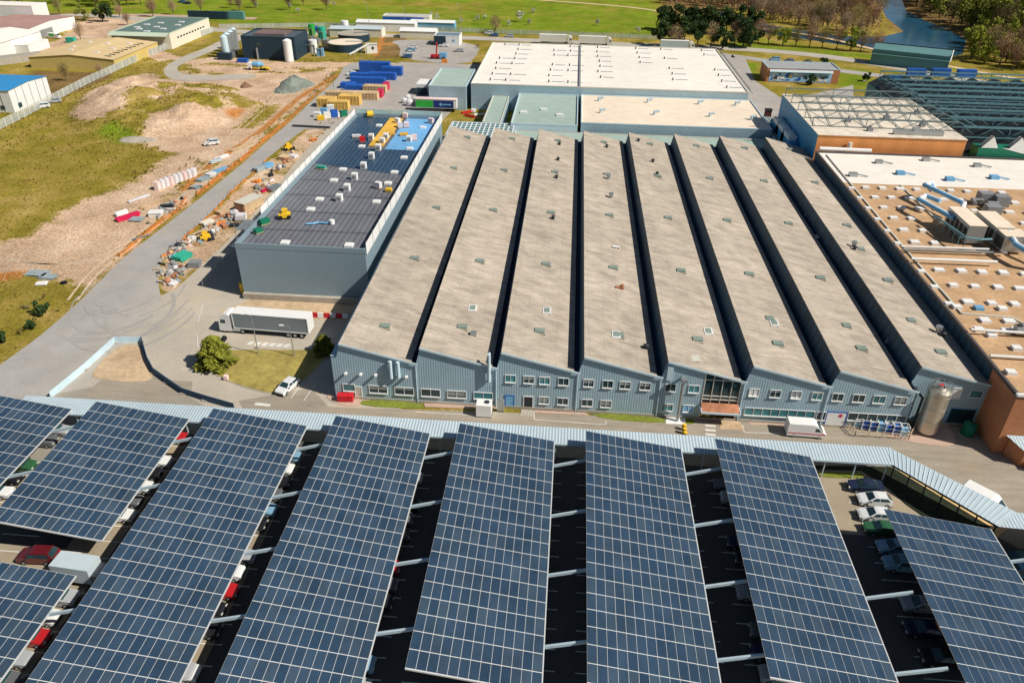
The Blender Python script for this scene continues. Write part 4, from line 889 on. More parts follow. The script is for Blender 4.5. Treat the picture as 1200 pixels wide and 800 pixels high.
for k, (x, y) in enumerate(((119.5, 68), (122, 66.5), (117.6, 60.5))): mb = MB(); mb.obox((x, y, 11.2), 2.8, 2.2, 2.2); mb.tube([(x-1, y-1, 11), (x-3, y-1, 11), (x-3.4, y-3.5, 11)], .35, 8); mb.build('chiller', m_grey, of, org=OO)
for x, y, rr in ((97, 82.7, .9), (108.4, 85.2, .9), (118.3, 82.3, .9), (129.1, 84.7, .9), (128.9, 93, .8), (118.2, 96.1, .8), (106, 92.8, .8)):
    mb = MB(); mb.box(x-rr, y-rr*.8, 9.7, x+rr, y+rr*.8, 10.5); mb.tube([(x+rr, y, 10.2), (x+rr+2.2, y-.6, 9.95)], .15, 6); mb.build('exhaust_fan', m_skyp if y < 90 and x > 100 else m_metal, of, org=OO)
x, y = 95.2+1.4, 15; mb = MB(); mb.obox((101.5, 13, 10.6), 2.6, 1.2, 1.2); mb.cyl((100.7, 13, 11.2), .4, .15, 10, 1); mb.cyl((102.2, 13, 11.2), .4, .15, 10, 1); mb.build('condenser', [m_metal, m_dark], of, org=OO)
# lean-to and cabin at the right front corner
lt = thing('lean_to_shed', (98, -2, 0), 'small lean-to with striped metal roof against the brick factory', 'shed')
mb = MB(); mb.poly([(94.7, -5.6, 2.75), (103, -5.6, 2.75), (103, -3.95, 3.2), (95.2, -3.95, 3.2)]); 
mb = MB(); c4 = [G(1184, 508, 2.9), G(1260, 508, 2.9), G(1260, 485, 3.4), G(1172, 485, 3.4)]
c4 = [(95., -6.6), (104, -6.9), (104, -4.0), (93.6, -4.0)]
mb.poly([(c4[0][0], c4[0][1], 2.8), (c4[1][0], c4[1][1], 2.8), (c4[2][0], c4[2][1], 3.4), (c4[3][0], c4[3][1], 3.4)]); mb.build('roof', m_walk, lt, org=(98, -2, 0))
mb = MB(); mb.prism([(95.3, -6.5), (104, -6.8), (104, -4.05), (94.2, -4.05)], 0, 2.7); mb.build('wall', m_brick, lt, org=(98, -2, 0))
mb = MB(); mb.prism([(96, -7.6), (104, -7.9), (104, -6.85), (96, -6.6)], 0, 1.3); mb.build('low_wall', m_crwall, lt, org=(98, -2, 0))
x, y = G(1188, 482, 0)
tk_ = thing('storage_tank', (91.2, .2, 0), 'squat dark green tank in the shaded corner by the brick wall', 'tank')
mb = MB(); mb.cyl((0, 0, .1), .9, 1.8, 20); mb.cyl((0, 0, 1.9), .9, .25, 20, r2=.3); mb.build('shell', m_green, tk_)
mb = MB(); mb.cyl((0, 0, 2.1), .25, .2, 12); mb.build('lid', m_dark, tk_)
# silo
sx0, sy0 = 85.3, .1
si = thing('silo', (sx0, sy0, 0), 'tall polished stainless steel silo on a pink paved pad', 'silo')
mb = MB(); mb.cyl((0, 0, .6), 1.45, 6.9, 32); mb.cyl((0, 0, 7.5), 1.45, .45, 32, r2=.5); mb.cyl((0, 0, .25), 1.2, .35, 32, r2=1.45); mb.build('tank', m_inox, si, smooth=False)
for z in (2.6, 4.7, 6.8): mb = MB(); mb.cyl((0, 0, z), 1.475, .08, 32); mb.build('band', m_metal, si)
mb = MB(); 
for k in range(12):
    a = 2*PI*k/12; mb.bar((1.4*math.cos(a), 1.4*math.sin(a), 7.5), (1.4*math.cos(a), 1.4*math.sin(a), 8.5), .05)
    a2 = 2*PI*(k+1)/12; mb.bar((1.4*math.cos(a), 1.4*math.sin(a), 8.5), (1.4*math.cos(a2), 1.4*math.sin(a2), 8.5), .05)
mb.build('guard_rail', m_metal, si)
mb = MB(); mb.cyl((-.2, 0, 7.9), .35, .5, 10, cap=1); mb.box(.2, -.3, 7.9, .7, .2, 8.3); mb.tube([(-.2, 0, 8.3), (-1, .3, 8.8), (-1.4, .6, 7)], .08, 6); mb.build('filter_unit', [m_metal, m_red], si)
mb = MB(); 
for s_ in (-.2, .2): mb.bar((-1.55, .4+s_, .2), (-1.55, .4+s_, 8.3), .06)
for k in range(22): mb.bar((-1.55, .2, .5+k*.35), (-1.55, .6, .5+k*.35), .04)
mb.build('ladder', m_metal, si)
mb = MB(); mb.tube([(-1.7, .6, .2), (-1.7, .6, 5.5), (-2.6, 1.9, 6.4)], .16, 8); mb.build('fill_pipe', m_dark, si)
# ------------------------------------------------------------------ white roofed block with trusses, truss hall
m_orbrick = mat('bright_orange_brick', (.78, .33, .11), .9, var=.08, vs=1.5, stripe=(0, 4.2, .04, 0))
bw = thing('trussed_roof_block', (111, 123, 0), 'block with pale roof under open steel trusses and orange brick front', 'building'); BWO = (111, 123, 0)
mb = MB(); mb.box(93.2, 101.5, 0, 129, 141.5, 13.5, skip='tb'); mb.build('wall', m_orbrick, bw, org=BWO)
mb = MB(); mb.poly([(93.18, 101.4, 0), (93.18, 101.4, 13.5), (93.18, 141.4, 13.5), (93.18, 141.4, 0)]); mb.build('blue_cladding', mat('deep_blue_cladding', (.03, .26, .50), .5, var=.1), bw, org=BWO)
mb = MB(); mb.box(93.1, 101.3, 13.5, 129.1, 141.6, 13.65); mb.build('roof', mat('dirty_pale_roof', (.72, .64, .53), .9, var=.15, vs=.5, grime=.6, streak=(1, 6.2, .2)), bw, org=BWO)
def truss_line(root, org, xa, xb, y, zb, zt, m=m_teal, step=3.6, nm='truss', th=.28):
    mb = MB(); n = int((xb-xa)/step)
    mb.bar((xa, y, zt), (xb, y, zt), th); mb.bar((xa, y-.7, zt-.05), (xb, y-.7, zt-.05), th*.4); mb.bar((xa, y, zb), (xb, y, zb), th*.8)
    for k in range(n+1):
        xk = xa+(xb-xa)*k/n
        if k % 3 == 0: mb.bar((xk, y, zb), (xk, y, zt), .16)
        if k < n: xn = xa+(xb-xa)*(k+1)/n; mb.bar((xk, y, zb if k % 2 else zt), (xn, y, zt if k % 2 else zb), .15)
    return mb.build(nm, m, root, org=org)
m_tr2 = mat('grey_teal_truss', (.17, .23, .24), .5, var=.1)
for k in range(5): truss_line(bw, BWO, 93.4, 129, 108.5+k*7.6, 13.8, 16.0, m_tr2, 4.4, th=.2)
mb = MB()
for k in range(9):
    mb.bar((94+k*4.2, 108.5, 13.9), (94+(k+1)*4.2 if k < 8 else 128, 139, 13.9), .12)
mb.build('roof_bracing', m_tr2, bw, org=BWO)
mb = MB(); mb.box(112, 103.4, 13.7, 124, 104.5, 14.7); mb.obox((117.5, 104.4, 14.6), 1.5, 1.2, 1.4); mb.build('roof_duct', m_metal, bw, org=BWO)
for x, y in ((107, 106), (115, 118), (122, 112), (104, 114), (125, 124)): mb = MB(); mb.obox((x, y, 14.1), 1.3, 1.1, .9); mb.cyl((x, y, 14.5), .3, .6, 8); mb.build('roof_fan', m_grey, bw, org=BWO)
mb = MB(); mb.cyl((101.2, 100.8, 9.9), .5, 2.2, 10); mb.build('vent_stack', m_cream, of, org=OO)
mb = MB(); mb.tube([(94, 99.9, 10.6), (106, 99.7, 10.6)], .45, 10); mb.build('pipe_run', m_white, of, org=OO)
th_ = thing('truss_roof_hall', (160, 141, 0), 'large dark hall with rows of teal steel trusses standing above its roof', 'building'); TO = (160, 141, 0)
mb = MB(); mb.box(130, 104.2, 0, 215, 178, 9.6, skip='tb'); mb.build('wall', m_tealwall, th_, org=TO)
m_dkr = mat('dark_shed_roof', (.035, .05, .055), .7, var=.25, vs=.3, stripe=(0, 1.5, .2, 0))
for k in range(12):
    mb = MB(); xa = 130+k*7; mb.poly([(xa, 104.4, 9.6), (xa+4.6, 104.4, 12.4), (xa+4.6, 178, 12.4), (xa, 178, 9.6)]); mb.poly([(xa+4.6, 104.4, 12.4), (xa+7, 104.4, 9.6), (xa+7, 178, 9.6), (xa+4.6, 178, 12.4)]); mb.poly([(xa, 104.4, 9.6), (xa+7, 104.4, 9.6), (xa+4.6, 104.4, 12.4)]); mb.build('roof_bay', m_dkr, th_, org=TO)
for y in (107.5, 116.5, 124.4, 131.8, 138.7, 146, 151.5, 158.4, 164.3, 170): truss_line(th_, TO, 130.2, 214, y, 12.6, 15.2, m_teal, 3.7, th=.34)
mb = MB()
for k in range(2): mb.bar((131+k*2.5, 106, 15.2), (131+k*2.5, 170, 13), .2); 
for k in range(10): mb.bar((131, 107+k*6.5, 14.5), (133.5, 113+k*6.5, 13.5), .15)
mb.build('edge_bracing', m_teal, th_, org=TO)
# green wall with white zigzag gables
gw = thing('green_wall_block', (150, 101, 0), 'dark green and white wall with pointed white gables below the trusses', 'building'); GWO = (150, 101, 0)
mb = MB(); mb.box(131.6, 100.0, 0, 215, 103.8, 12.2, skip='b'); mb.build('wall', m_green, gw, org=GWO)
for k in range(10):
    mb = MB(); xa = 134+k*6.6; mb.poly([(xa-2.0, 99.95, 12.25), (xa+2.0, 99.95, 12.25), (xa+.3, 99.95, 15.)]); mb.poly([(xa-2.0, 101.5, 12.25), (xa+.3, 101.5, 15.), (xa+2.0, 101.5, 12.25)])
    mb.poly([(xa+2.0, 99.95, 12.25), (xa+2, 101.5, 12.25), (xa+.3, 101.5, 15), (xa+.3, 99.95, 15)]); mb.build('gable', m_white, gw, org=GWO)
mb = MB(); mb.poly([(137, 99.94, 12.3), (141, 99.94, 11.4), (146, 99.94, 10.4), (160, 99.94, 9.9), (215, 99.94, 9.9), (215, 99.94, 12.3)][::1]); mb.build('white_band', m_white, gw, org=GWO)
# blue shaded service lane units between beige hall and the trussed block
for k, (u, v) in enumerate(((925, 138), (935, 146), (946, 155))):
    x, y = G(u+6, v+4, 8); x = min(x, 91.8); t = thing('cooling_unit', (x, y, 0), ('white cooling unit nearest the dark stack in the service lane', 'rounded white cooling unit in the middle of the service lane', 'boxy white cooling unit at the near end of the service lane')[k], 'cooling unit')
    mb = MB(); mb.box(-1.2, -5, 0, 1.2, 5, 7.2); mb.build('casing', MATS['deep_blue_cladding'], t); mb = MB(); mb.box(-1.1, -2.8, 7.2, 1.1, 2.8, 8.4); mb.cyl((0, -1, 8.4), .8, .25, 12); mb.cyl((0, 1.2, 8.4), .8, .25, 12); mb.build('fan_cover', m_white, t)
x, y = G(915, 128, 0); ch = thing('brick_chimney', (92.5, 151, 0), 'dark red square stack beside the deep blue wall', 'chimney'); mb = MB(); mb.box(-.9, -.9, 0, .9, .9, 6.5); mb.build('shaft', mat('dark_brick', (.10, .03, .03), .9, var=.2), ch); mb = MB(); mb.box(-1.05, -1.05, 6.5, 1.05, 1.05, 6.8); mb.build('cap', m_dark, ch)
sv = building('service_lane_block', 'low pale green roofed strip with pipes in the service lane', 'building', 89.8, 112, 92.9, 150, 4.6, m_clad, m_grroof, par=.15, coping=m_trim)[0]
for k_ in range(3):
    mb = MB(); mb.tube([(90.4+k_*.7, 113, 5.1), (90.4+k_*.7, 148, 5.1)], .14, 6); mb.build('pipe_run', m_metal, sv, org=(91.35, 131, 0))
# mural building
mu, MO = building('mural_block', 'low grey roofed block with blue and white painted front and brick end', 'building', 106.2, 218.1, 133.4, 230, 5.4, m_brick, mat('grey_felt', (.33, .34, .34), .9, var=.1), par=.3, coping=m_trim)
mb = MB(); mb.poly([(107.2, 218.04, .3), (130.6, 218.04, .3), (130.6, 218.04, 3.9), (107.2, 218.04, 3.9)]); mrl = mb.build('mural', m_graffA, mu, org=MO)
mb = MB(); mb.poly([(107, 217.4, 3.95), (130.8, 217.4, 3.95), (130.8, 218.05, 4.7), (107, 218.05, 4.7)]); mb.build('canopy_band', m_walk, mu, org=MO)
rr = random.Random(4)
for m_, n_ in ((m_bluep, 26), (m_white, 20), (m_dark, 7), (m_yelp, 3)):
    mb = MB()
    for k in range(n_):
        x = rr.uniform(107.4, 128.5); z = rr.uniform(.5, 3); wd = rr.uniform(.4, 1.6); q = rr.uniform(-.5, .5); h = rr.uniform(.3, 1.1)
        dd = 218.02-.002*(k+1)-{m_bluep: 0, m_white: .03, m_dark: .06, m_yelp: .08}[m_]
        mb.poly([(x, dd, z), (x+wd, dd, z+q*.3), (x+wd+q, dd, min(3.8, z+h)), (x+q, dd, min(3.85, z+h*.8))])
    mb.build('painted_shapes', m_, mrl, org=MO)
# teal shed
ts = thing('teal_shed', (171, 251, 0), 'long teal shed with dark roof edge and white end by the river', 'shed', rz=math.atan2(245.3-257.7, 185-158.1))
mb = MB(); mb.box(-14.8, 0, 0, 14.8, 9, 6.2, skip='t'); mb.build('wall', m_tealwall, ts)
mb = MB(); mb.poly([(-15.1, -.6, 4.4), (15.1, -.6, 4.4), (15.1, 9.4, 7.2), (-15.1, 9.4, 7.2)]); mb.build('roof', mat('teal_roof', (.13, .27, .27), .6, var=.08), ts)
mb = MB(); mb.box(-15.1, 9.3, 7.0, 15.1, 9.6, 7.5); mb.build('ridge_trim', m_dark, ts)
mb = MB(); mb.poly([(14.9, -.3, 0), (14.9, 9.2, 0), (14.9, 9.2, 7), (14.9, -.3, 4.3)]); mb.bar((15.1, -.7, 4.3), (15.1, 9.5, 7.2), .35); mb.build('white_end', m_white, ts)
# ------------------------------------------------------------------ treatment plant (north-west)
nb, NO = building('navy_plant_building', 'dark navy clad plant building with white vertical silo in front', 'building', -104.9, 229.6, -82.5, 247, 9.0, m_navy, mat('dark_plant_roof', (.09, .12, .14), .7, var=.1), par=.5, coping=m_navy)
mb = MB(); mb.box(-99, 229.5, 5, -96.5, 229.58, 6.6); mb.box(-88, 229.5, 4.6, -86, 229.58, 6.2); mb.build('window', m_glass, nb, org=NO)
mb = MB(); mb.cyl((-98.8, 229.3, 0), .4, 4.5, 8); mb.build('flue', m_metal, nb, org=NO)
mb = MB(); mb.box(-101, 234, 8.6, -88, 244, 9.3); mb.build('roof_plant', mat('brown_panel', (.2, .14, .13), .7, var=.15), nb, org=NO)
ws = thing('white_silo', (-84.6, 226.8, 0), 'white vertical silo standing against the navy plant building', 'silo'); mb = MB(); mb.cyl((0, 0, .3), 1.7, 8, 20); mb.cyl((0, 0, 8.3), 1.7, .6, 20, r2=.5); mb.build('shell', m_white, ws); mb = MB(); mb.cyl((0, 0, 0), 1.9, .3, 20); mb.build('base', m_conc, ws)
gr_ = 'silos left of the navy plant'
for k in range(4):
    x, y = G(266+k*3.6, 68-k*3.2); t = thing('tall_silo', (x, y, 0), 'steel silo, '+('nearest', 'second', 'third', 'furthest')[k]+' of the line left of the navy plant', 'silo', gr_)
    mb = MB(); mb.cyl((0, 0, .2), 1.5, 8.2, 14); mb.build('shell', m_metal if k else m_trim, t); mb = MB(); mb.cyl((0, 0, 8.4), 1.5, .7, 14, r2=.3); mb.build('roof', m_trim, t)
def container(x, y, L_, m, label, rz=0, name='shipping_container', h=2.6, wd=2.4, cat='container', group=None, z=0):
    t = thing(name, (x, y, z), label, cat, group, rz)
    mb = MB(); mb.box(-L_/2, -wd/2, .12, L_/2, wd/2, h)
    n = int(L_/.6)
    for k in range(n):
        xk = -L_/2+.3+k*(L_-.5)/n
        for s_ in (-1, 1): mb.box(xk, s_*wd/2-.03, .25, xk+.2, s_*wd/2+.03, h-.15)
    mb.build('body', m, t)
    mb = MB(); mb.box(L_/2, -wd/2+.1, .2, L_/2+.05, -.02, h-.1); mb.box(L_/2, .02, .2, L_/2+.05, wd/2-.1, h-.1); mb.build('door', m, t)
    mb = MB(); mb.box(-L_/2-.04, -wd/2-.04, h, L_/2+.04, wd/2+.04, h+.08); mb.build('lid', m, t)
    return t
def at(u, v): return G(u, v, 0)
x, y = at(264, 70); container(x, y, 5.5, m_navy, 'navy container at the foot of the tall silos'); x, y = at(270, 67); container(x, y, 5.5, m_grey, 'grey container tucked behind the navy one by the tall silos')
x, y = at(285, 73); container(x, y, 4, m_bluep, 'blue skip on the track before the navy plant', h=1.3, name='skip', cat='skip')
# round clarifier tanks
for u, v, r_, m_, lb in ((402, 61, 7.6, m_beroof, 'nearer round tank with navy wall and tan lid'), (412, 50, 7.2, m_conc, 'further round tank with navy wall and pale lid')):
    x, y = G(u, v, 0); t = thing('round_tank', (x, y+5, 0), lb, 'tank'); mb = MB(); mb.cyl((0, 0, 0), r_, 3.2, 36); mb.build('wall', m_navy, t); mb = MB(); mb.cyl((0, 0, 3.2), r_-.5, .12, 36); mb.build('cover', m_, t); mb = MB(); mb.cyl((0, 0, 3.18), r_+.15, .1, 36); mb.build('rim', m_conc, t)
    mb = MB(); mb.bar((0, 0, 3.5), (r_, 1, 3.5), .5, .2); mb.build('bridge', m_metal, t)
x, y = at(436, 62); t = thing('site_cabin', (x, y, 0), 'white cabin with round dark window right of the tanks', 'cabin', rz=.3); mb = MB(); mb.box(-2.3, -1.5, 0, 2.3, 1.5, 3.6); mb.build('wall', m_white, t); mb = MB(); mb.cyl((.4, -1.58, 2.2), .6, .05, 14, axis='y'); mb.build('porthole', m_dark, t); mb = MB(); mb.box(-2.5, -1.7, 3.6, 2.5, 1.7, 3.8); mb.build('roof', m_cream, t)
x, y = at(422, 64); small('conveyor', 'sloping white conveyor between tank and cabin', 'conveyor', x, y, 0, lambda mb: (mb.bar((-4, -2.5, .4), (3.5, 3, 4), .8, .5), mb.bar((2, 1.8, 0), (2, 1.8, 3.2), .25), mb.bar((-2, -1, 0), (-2, -1, 1.2), .25)), m_white)
# jumble of plant between navy block and tanks: each a thing
rr = random.Random(12)
plant_lb = ['white process vessel', 'pale blue pump skid', 'grey pipe rack', 'teal dosing tank', 'white cable cabinet', 'dark blower box', 'green settling tank', 'silver filter drum', 'blue control cabinet', 'white valve house']
spots = [(368, 62), (376, 66), (370, 52), (378, 46), (388, 42), (396, 36), (366, 42), (384, 56), (374, 38), (405, 38)]
side = ['just right of the navy plant', 'nearest the track beside the navy plant', 'left of the nearer round tank', 'behind the navy plant corner', 'left of the further round tank', 'beyond the further round tank', 'tight behind the navy plant', 'touching the nearer round tank', 'furthest back by the plant fence', 'beside the pale plant sheds']
for k, (u, v) in enumerate(spots):
    x, y = at(u, v); m_ = [m_white, m_skyp, m_metal, m_tealp, m_white, m_dark, m_greenp, m_metal, m_bluep, m_white][k]
    t = thing('process_unit', (x, y, 0), plant_lb[k]+' '+side[k], 'process unit', rz=rr.uniform(-.2, .2))
    mb = MB(); s_ = rr.uniform(1.2, 2)
    if k % 3 == 0: mb.cyl((0, 0, .3), s_, 3.2+s_, 14)
    elif k % 3 == 1: mb.box(-s_, -s_*.8, .2, s_, s_*.8, 2.4+s_*.5)
    else: mb.cyl((-s_*1.4, 0, 1.6), 1.1, s_*2.8, 14, axis='x')
    mb.build('body', m_, t)
    mb = MB(); mb.tube([(s_*.6, -s_, .3), (s_*.6, -s_, 3.4), (-s_*1.8, -s_, 3.4), (-s_*1.8, -s_, .3)], .16, 6); mb.build('pipework', m_metal, t)
    mb = MB(); mb.box(-s_*1.2, -s_*1.2, 0, s_*1.2, s_*1.2, .2); mb.build('base', m_conc, t)
for k, (u, v, L_, m_, lb) in enumerate(((403, 42, 11, m_walkd, 'pale roofed long shed behind the round tanks'), (434, 42, 13, m_walkd, 'pale grey shed right of the shed behind the tanks'))):
    x, y = at(u, v); building('plant_shed', lb, 'shed', x-L_/2, y-4, x+L_/2, y+4, 3.6, m_crwall, m_, pitch=.8, ridge='x')
b_, _ = building('plant_office', 'small block with blue glazed front beyond the fence', 'building', *(lambda a, c: (a[0], a[1], a[0]+24, a[1]+8))(at(449, 30), 0), 4.6, m_crwall, mat('pale_grey_roof', (.5, .52, .52), .7, var=.06), par=.2)
x, y = at(449, 30); mb = MB(); mb.box(x, y-.08, 2.3, x+21, y-.02, 4.2); mb.build('glazing', m_bluep, b_, org=(x+12, y+4, 0))
x, y = at(455, 36); building('white_store', 'long white store with white gabled roof by the back road', 'building', x-15, y-3, x+14, y+4, 4.0, m_white, m_white, pitch=.8, ridge='x')
x, y = at(508, 34); building('white_store', 'white roofed store right of the plant office', 'building', x-11, y-3, x+11, y+4, 3.4, m_skyp, m_white, pitch=.7, ridge='x')
x, y = at(532, 54); c_, CO = building('gatehouse', 'white ended gatehouse with dark blue side and flat roof', 'gatehouse', x-9, y-.5, x+2.5, y+9, 4.3, m_white, mat('blue_grey_roof', (.16, .24, .30), .7, var=.1), par=.3)
mb = MB(); mb.poly([(x-9.03, y-.55, 0), (x-3.6, y-.55, 0), (x-3.6, y-.55, 4.2), (x-9.03, y-.55, 4.2)]); mb.build('blue_front', m_navy, c_, org=CO)
mb = MB(); mb.box(x-.6, y-.58, 1.8, x+.4, y-.52, 2.8); mb.build('window', m_skyp, c_, org=CO)
x, y = at(490, 44); building('white_canopy', 'white gabled canopy beside the car park behind the yard', 'canopy', x-8, y-3, x+9, y+4, 3.2, m_crwall, m_white, pitch=1.0, ridge='x')
# ------------------------------------------------------------------ industrial estate on the far left
cb, CB = building('cream_hall', 'cream walled hall with grey green roof and green edge', 'warehouse', -168.5, 243.5, -142.3, 284, 6.6, m_crwall, mat('slate_green_roof', (.13, .20, .18), .8, var=.08), par=.3, coping=mat('pale_green_coping', (.48, .56, .44), .8, var=.05))
mb = MB(); mb.poly([(-168.6, 240.4, 5.6), (-142.3, 240.4, 5.6), (-142.3, 243.4, 6.7), (-168.6, 243.4, 6.7)]); mb.build('canopy', MATS['pale_green_coping'], cb, org=CB)
mb = MB()
for k in range(10): mb.box(-142.28, 250+k*2.9, 3.4, -142.2, 251.6+k*2.9, 4.0)
mb.build('window_strip', m_dark, cb, org=CB)
for x, y in ((-163, 256), (-160, 252), (-155, 258), (-150, 254), (-158, 268), (-150, 272), (-162, 263), (-154, 247), (-148, 264)): mb = MB(); mb.obox((x, y, 6.45), 2.4, 1.6, .4); mb.build('roof_light', m_bag, cb, org=CB)
yb, YBO = building('yellow_hall', 'low ochre hall with sand coloured roof beside the boundary fence', 'warehouse', -179.5, 202, -145.2, 237.5, 4.0, m_yelwall, m_yelroof, pitch=1.3, ridge='y')
for x, y in ((-168, 212), (-172, 220), (-156, 210), (-154, 218), (-160, 225), (-170, 229), (-153, 229)): 
    mb = MB(); mb.obox((x, y, 5.3-abs(x+162.3)*.075+.15), 1.8, 1.2, .5); mb.build('roof_light', m_bag, yb, org=YBO)
mb = MB()
for k in range(9): mb.obox((-149.6, 206+k*3.2, 4.42), 2.6, .7, .2)
mb.build('ridge_vents', m_dark, yb, org=YBO)
b2, _ = building('blue_roof_hall', 'white panelled hall with bright blue roof at the left edge', 'warehouse', -176, 141, -145.8, 161, 7.0, m_white, mat('bright_blue_roof', (.04, .28, .60), .5, var=.06), pitch=.5, ridge='x')
O2 = (-160.9, 151, 0)
mb = MB()
for k in range(5): mb.box(-145.79, 144+k*3.6, .2, -145.74, 144.2+k*3.6, 6.9)
for k in range(6): mb.box(-174+k*5, 140.9, .2, -173.8+k*5, 140.97, 6.9)
mb.build('panel_joints', m_grey, b2, org=O2)
mb = MB(); mb.box(-145.75, 143.5, 1, -145.65, 145.2, 2.4); mb.box(-150, 140.85, 1, -148.6, 140.95, 2.2); mb.build('window', m_glass, b2, org=O2)
rh, _ = building('red_roof_hall', 'white hall with faded red roof in the left industrial estate', 'warehouse', -240, 249, -211, 287, 5.2, m_white, m_redroof, pitch=1.0, ridge='x')
mb = MB(); mb.box(-210.95, 255, 0, -210.88, 268, 3.4); mb.build('loading_door', m_grey, rh, org=(-225.5, 268, 0))
building('white_workshop', 'white workshop in front of the faded red roof', 'building', -228, 214, -201.5, 245, 5.6, m_white, m_whroof, pitch=1.2, ridge='y')
building('white_annex', 'small white annex beside the white workshop', 'building', -201.4, 226, -195.5, 240, 3.4, m_white, m_whroof, par=.15)
building('white_tower_block', 'tall white block at the far left edge beyond the red roof', 'building', -262, 288, -232, 300, 9, m_white, m_whroof, par=.3)
# long wall with dark coping
t = thing('concrete_wall', (-185, 190, 0), 'pale concrete wall with flat dark roof beside the ochre hall', 'wall'); mb = MB(); a_ = at(0, 88); c_ = at(37, 72)
mb.prism([(a_[0]-40, a_[1]-20), (c_[0], c_[1]-.1), (c_[0]-.5, c_[1]+8), (a_[0]-42, a_[1]-10)], 0, 2.5); mb.build('panel', m_conc, t, org=(-185, 190, 0))
# boundary fence
def fence(pts, label, h=2.2, m=m_fence, post=m_white, step=3., nm='boundary_fence', z0=0.):
    o = (pts[0][0], pts[0][1], 0); t = thing(nm, o, label, 'fence'); mb = MB(); pm = MB()
    for a, b_ in zip(pts[:-1], pts[1:]):
        a = Vector(a); b_ = Vector(b_); L_ = (b_-a).length; n = max(1, int(L_/step))
        for k in range(n):
            p = a+(b_-a)*k/n; q = a+(b_-a)*(k+1)/n
            pm.bar((p.x, p.y, 0), (p.x, p.y, h+.1), .12)
            ns = 12
            for j in range(ns):
                s_ = p+(q-p)*(j+.5)/ns; d = (q-p)/ns*.30; mb.poly([(s_.x-d.x, s_.y-d.y, .1), (s_.x+d.x, s_.y+d.y, .1), (s_.x+d.x, s_.y+d.y, h), (s_.x-d.x, s_.y-d.y, h)])
            mb.bar((p.x, p.y, h-.1), (q.x, q.y, h-.1), .06); mb.bar((p.x, p.y, .3), (q.x, q.y, .3), .06)
    mb.build('mesh_panel', m, t, org=o); pm.build('posts', post, t, org=o); return t
fence([(-138, 100), at(0, 152), at(30, 137), at(100, 100), at(170, 68), at(250, 38)], 'long pale slatted boundary fence along the left industrial estate', 2.6)
fence([at(258, 34), at(330, 33), at(380, 32), at(440, 34), at(540, 38), at(640, 42), at(780, 47)], 'thin pale fence along the grass field behind the plant', 2.2, step=4)
# ------------------------------------------------------------------ hoarding near the junction
hd = thing('construction_hoarding', (-40, 4, 0), 'blue sheet hoarding around the earth patch at the junction', 'fence'); HOo = (-40, 4, 0)
hp = [at(60, 467), at(100, 434), at(135, 402), at(167, 401), at(174, 425), at(181, 438), at(196, 449), at(215, 462), at(240, 470), at(275, 480)]
m_hoard_shade = mat('shaded_hoarding', (.03, .09, .17), .6, var=.15)  # shaded copy of the hoarding colour, for panels facing away from the sun
for k_, (a, b_) in enumerate(zip(hp[:-1], hp[1:])):
    mb = MB(); mb.bar((a[0], a[1], .62), (b_[0], b_[1], .62), .1, 1.15); mb.build('sheet_panel', m_hoard if k_ < 3 else m_hoard_shade, hd, org=HOo)
for p in hp: mb = MB(); mb.obox((p[0], p[1], .15), .9, .5, .25); mb.build('block_foot', m_conc, hd, org=HOo)
# ------------------------------------------------------------------ covered walkway
wk = thing('covered_walkway', (30, -9.6, 0), 'long covered walkway with pale blue ribbed metal roof', 'walkway'); KO = (30, -9.6, 0)
ZN, ZF = 3.12, 3.4; YN, YF = -11.42, -8.25
mb = MB(); mb.poly([(-44, YN, ZN), (76.2, YN, ZN), (76.8, YF, ZF), (-44, YF, ZF)]); mb.poly([(-44, YN, ZN-.1), (-44, YF, ZF-.1), (76.8, YF, ZF-.1), (76.2, YN, ZN-.1)]); mb.build('roof', m_walk, wk, org=KO)
A1 = (76.5, YF); A2 = (87.9, -19.4); Bq1 = (75.9, YN); Bq2 = (84.8, -21.7)
mb = MB(); mb.poly([(Bq1[0], Bq1[1], ZN), (Bq2[0], Bq2[1], ZN), (A2[0], A2[1], ZF), (A1[0], A1[1], ZF)])
mb.poly([(Bq1[0], Bq1[1], ZN-.1), (A1[0], A1[1], ZF-.1), (A2[0], A2[1], ZF-.1), (Bq2[0], Bq2[1], ZN-.1)])
for k in range(26):
    t_ = k/26; p = (Bq1[0]+(Bq2[0]-Bq1[0])*t_, Bq1[1]+(Bq2[1]-Bq1[1])*t_); q = (A1[0]+(A2[0]-A1[0])*t_, A1[1]+(A2[1]-A1[1])*t_); mb.bar((p[0], p[1], ZN+.02), (q[0], q[1], ZF+.02), .07, .06, 1)
mb.build('diagonal_roof', [m_walkd, m_hoard], wk, org=KO)
mb = MB(); mb.poly([(Bq2[0], Bq2[1], ZN), (112, -24.0, ZN), (112, -20.8, ZF), (A2[0], A2[1], ZF)]); mb.build('end_roof', m_walk, wk, org=KO)
for k in range(31):
    xk = -43+k*3.95
    for y in (YN+.2, YF-.2):
        if y == YF-.2 and k % 2: continue
        mb = MB(); mb.bar((xk, y, 0), (xk, y, ZN-.1), .12); mb.build('post', m_trim, wk, org=KO)
mb = MB(); mb.box(-44, YN-.1, ZN-.22, 76.2, YN, ZN+.04); mb.build('gutter', m_trim, wk, org=KO)
d = Vector((Bq2[0]-Bq1[0], Bq2[1]-Bq1[1])).normalized(); n_ = Vector((-d.y, d.x))
e0 = Vector(Bq1); e1 = Vector(Bq2)
for k in range(7):
    p = e0+(e1-e0)*(k+.15)/6.3+n_*.2; mb = MB(); mb.bar((p.x, p.y, 0), (p.x, p.y, ZN-.1), .13); mb.build('post', m_dark, wk, org=KO)
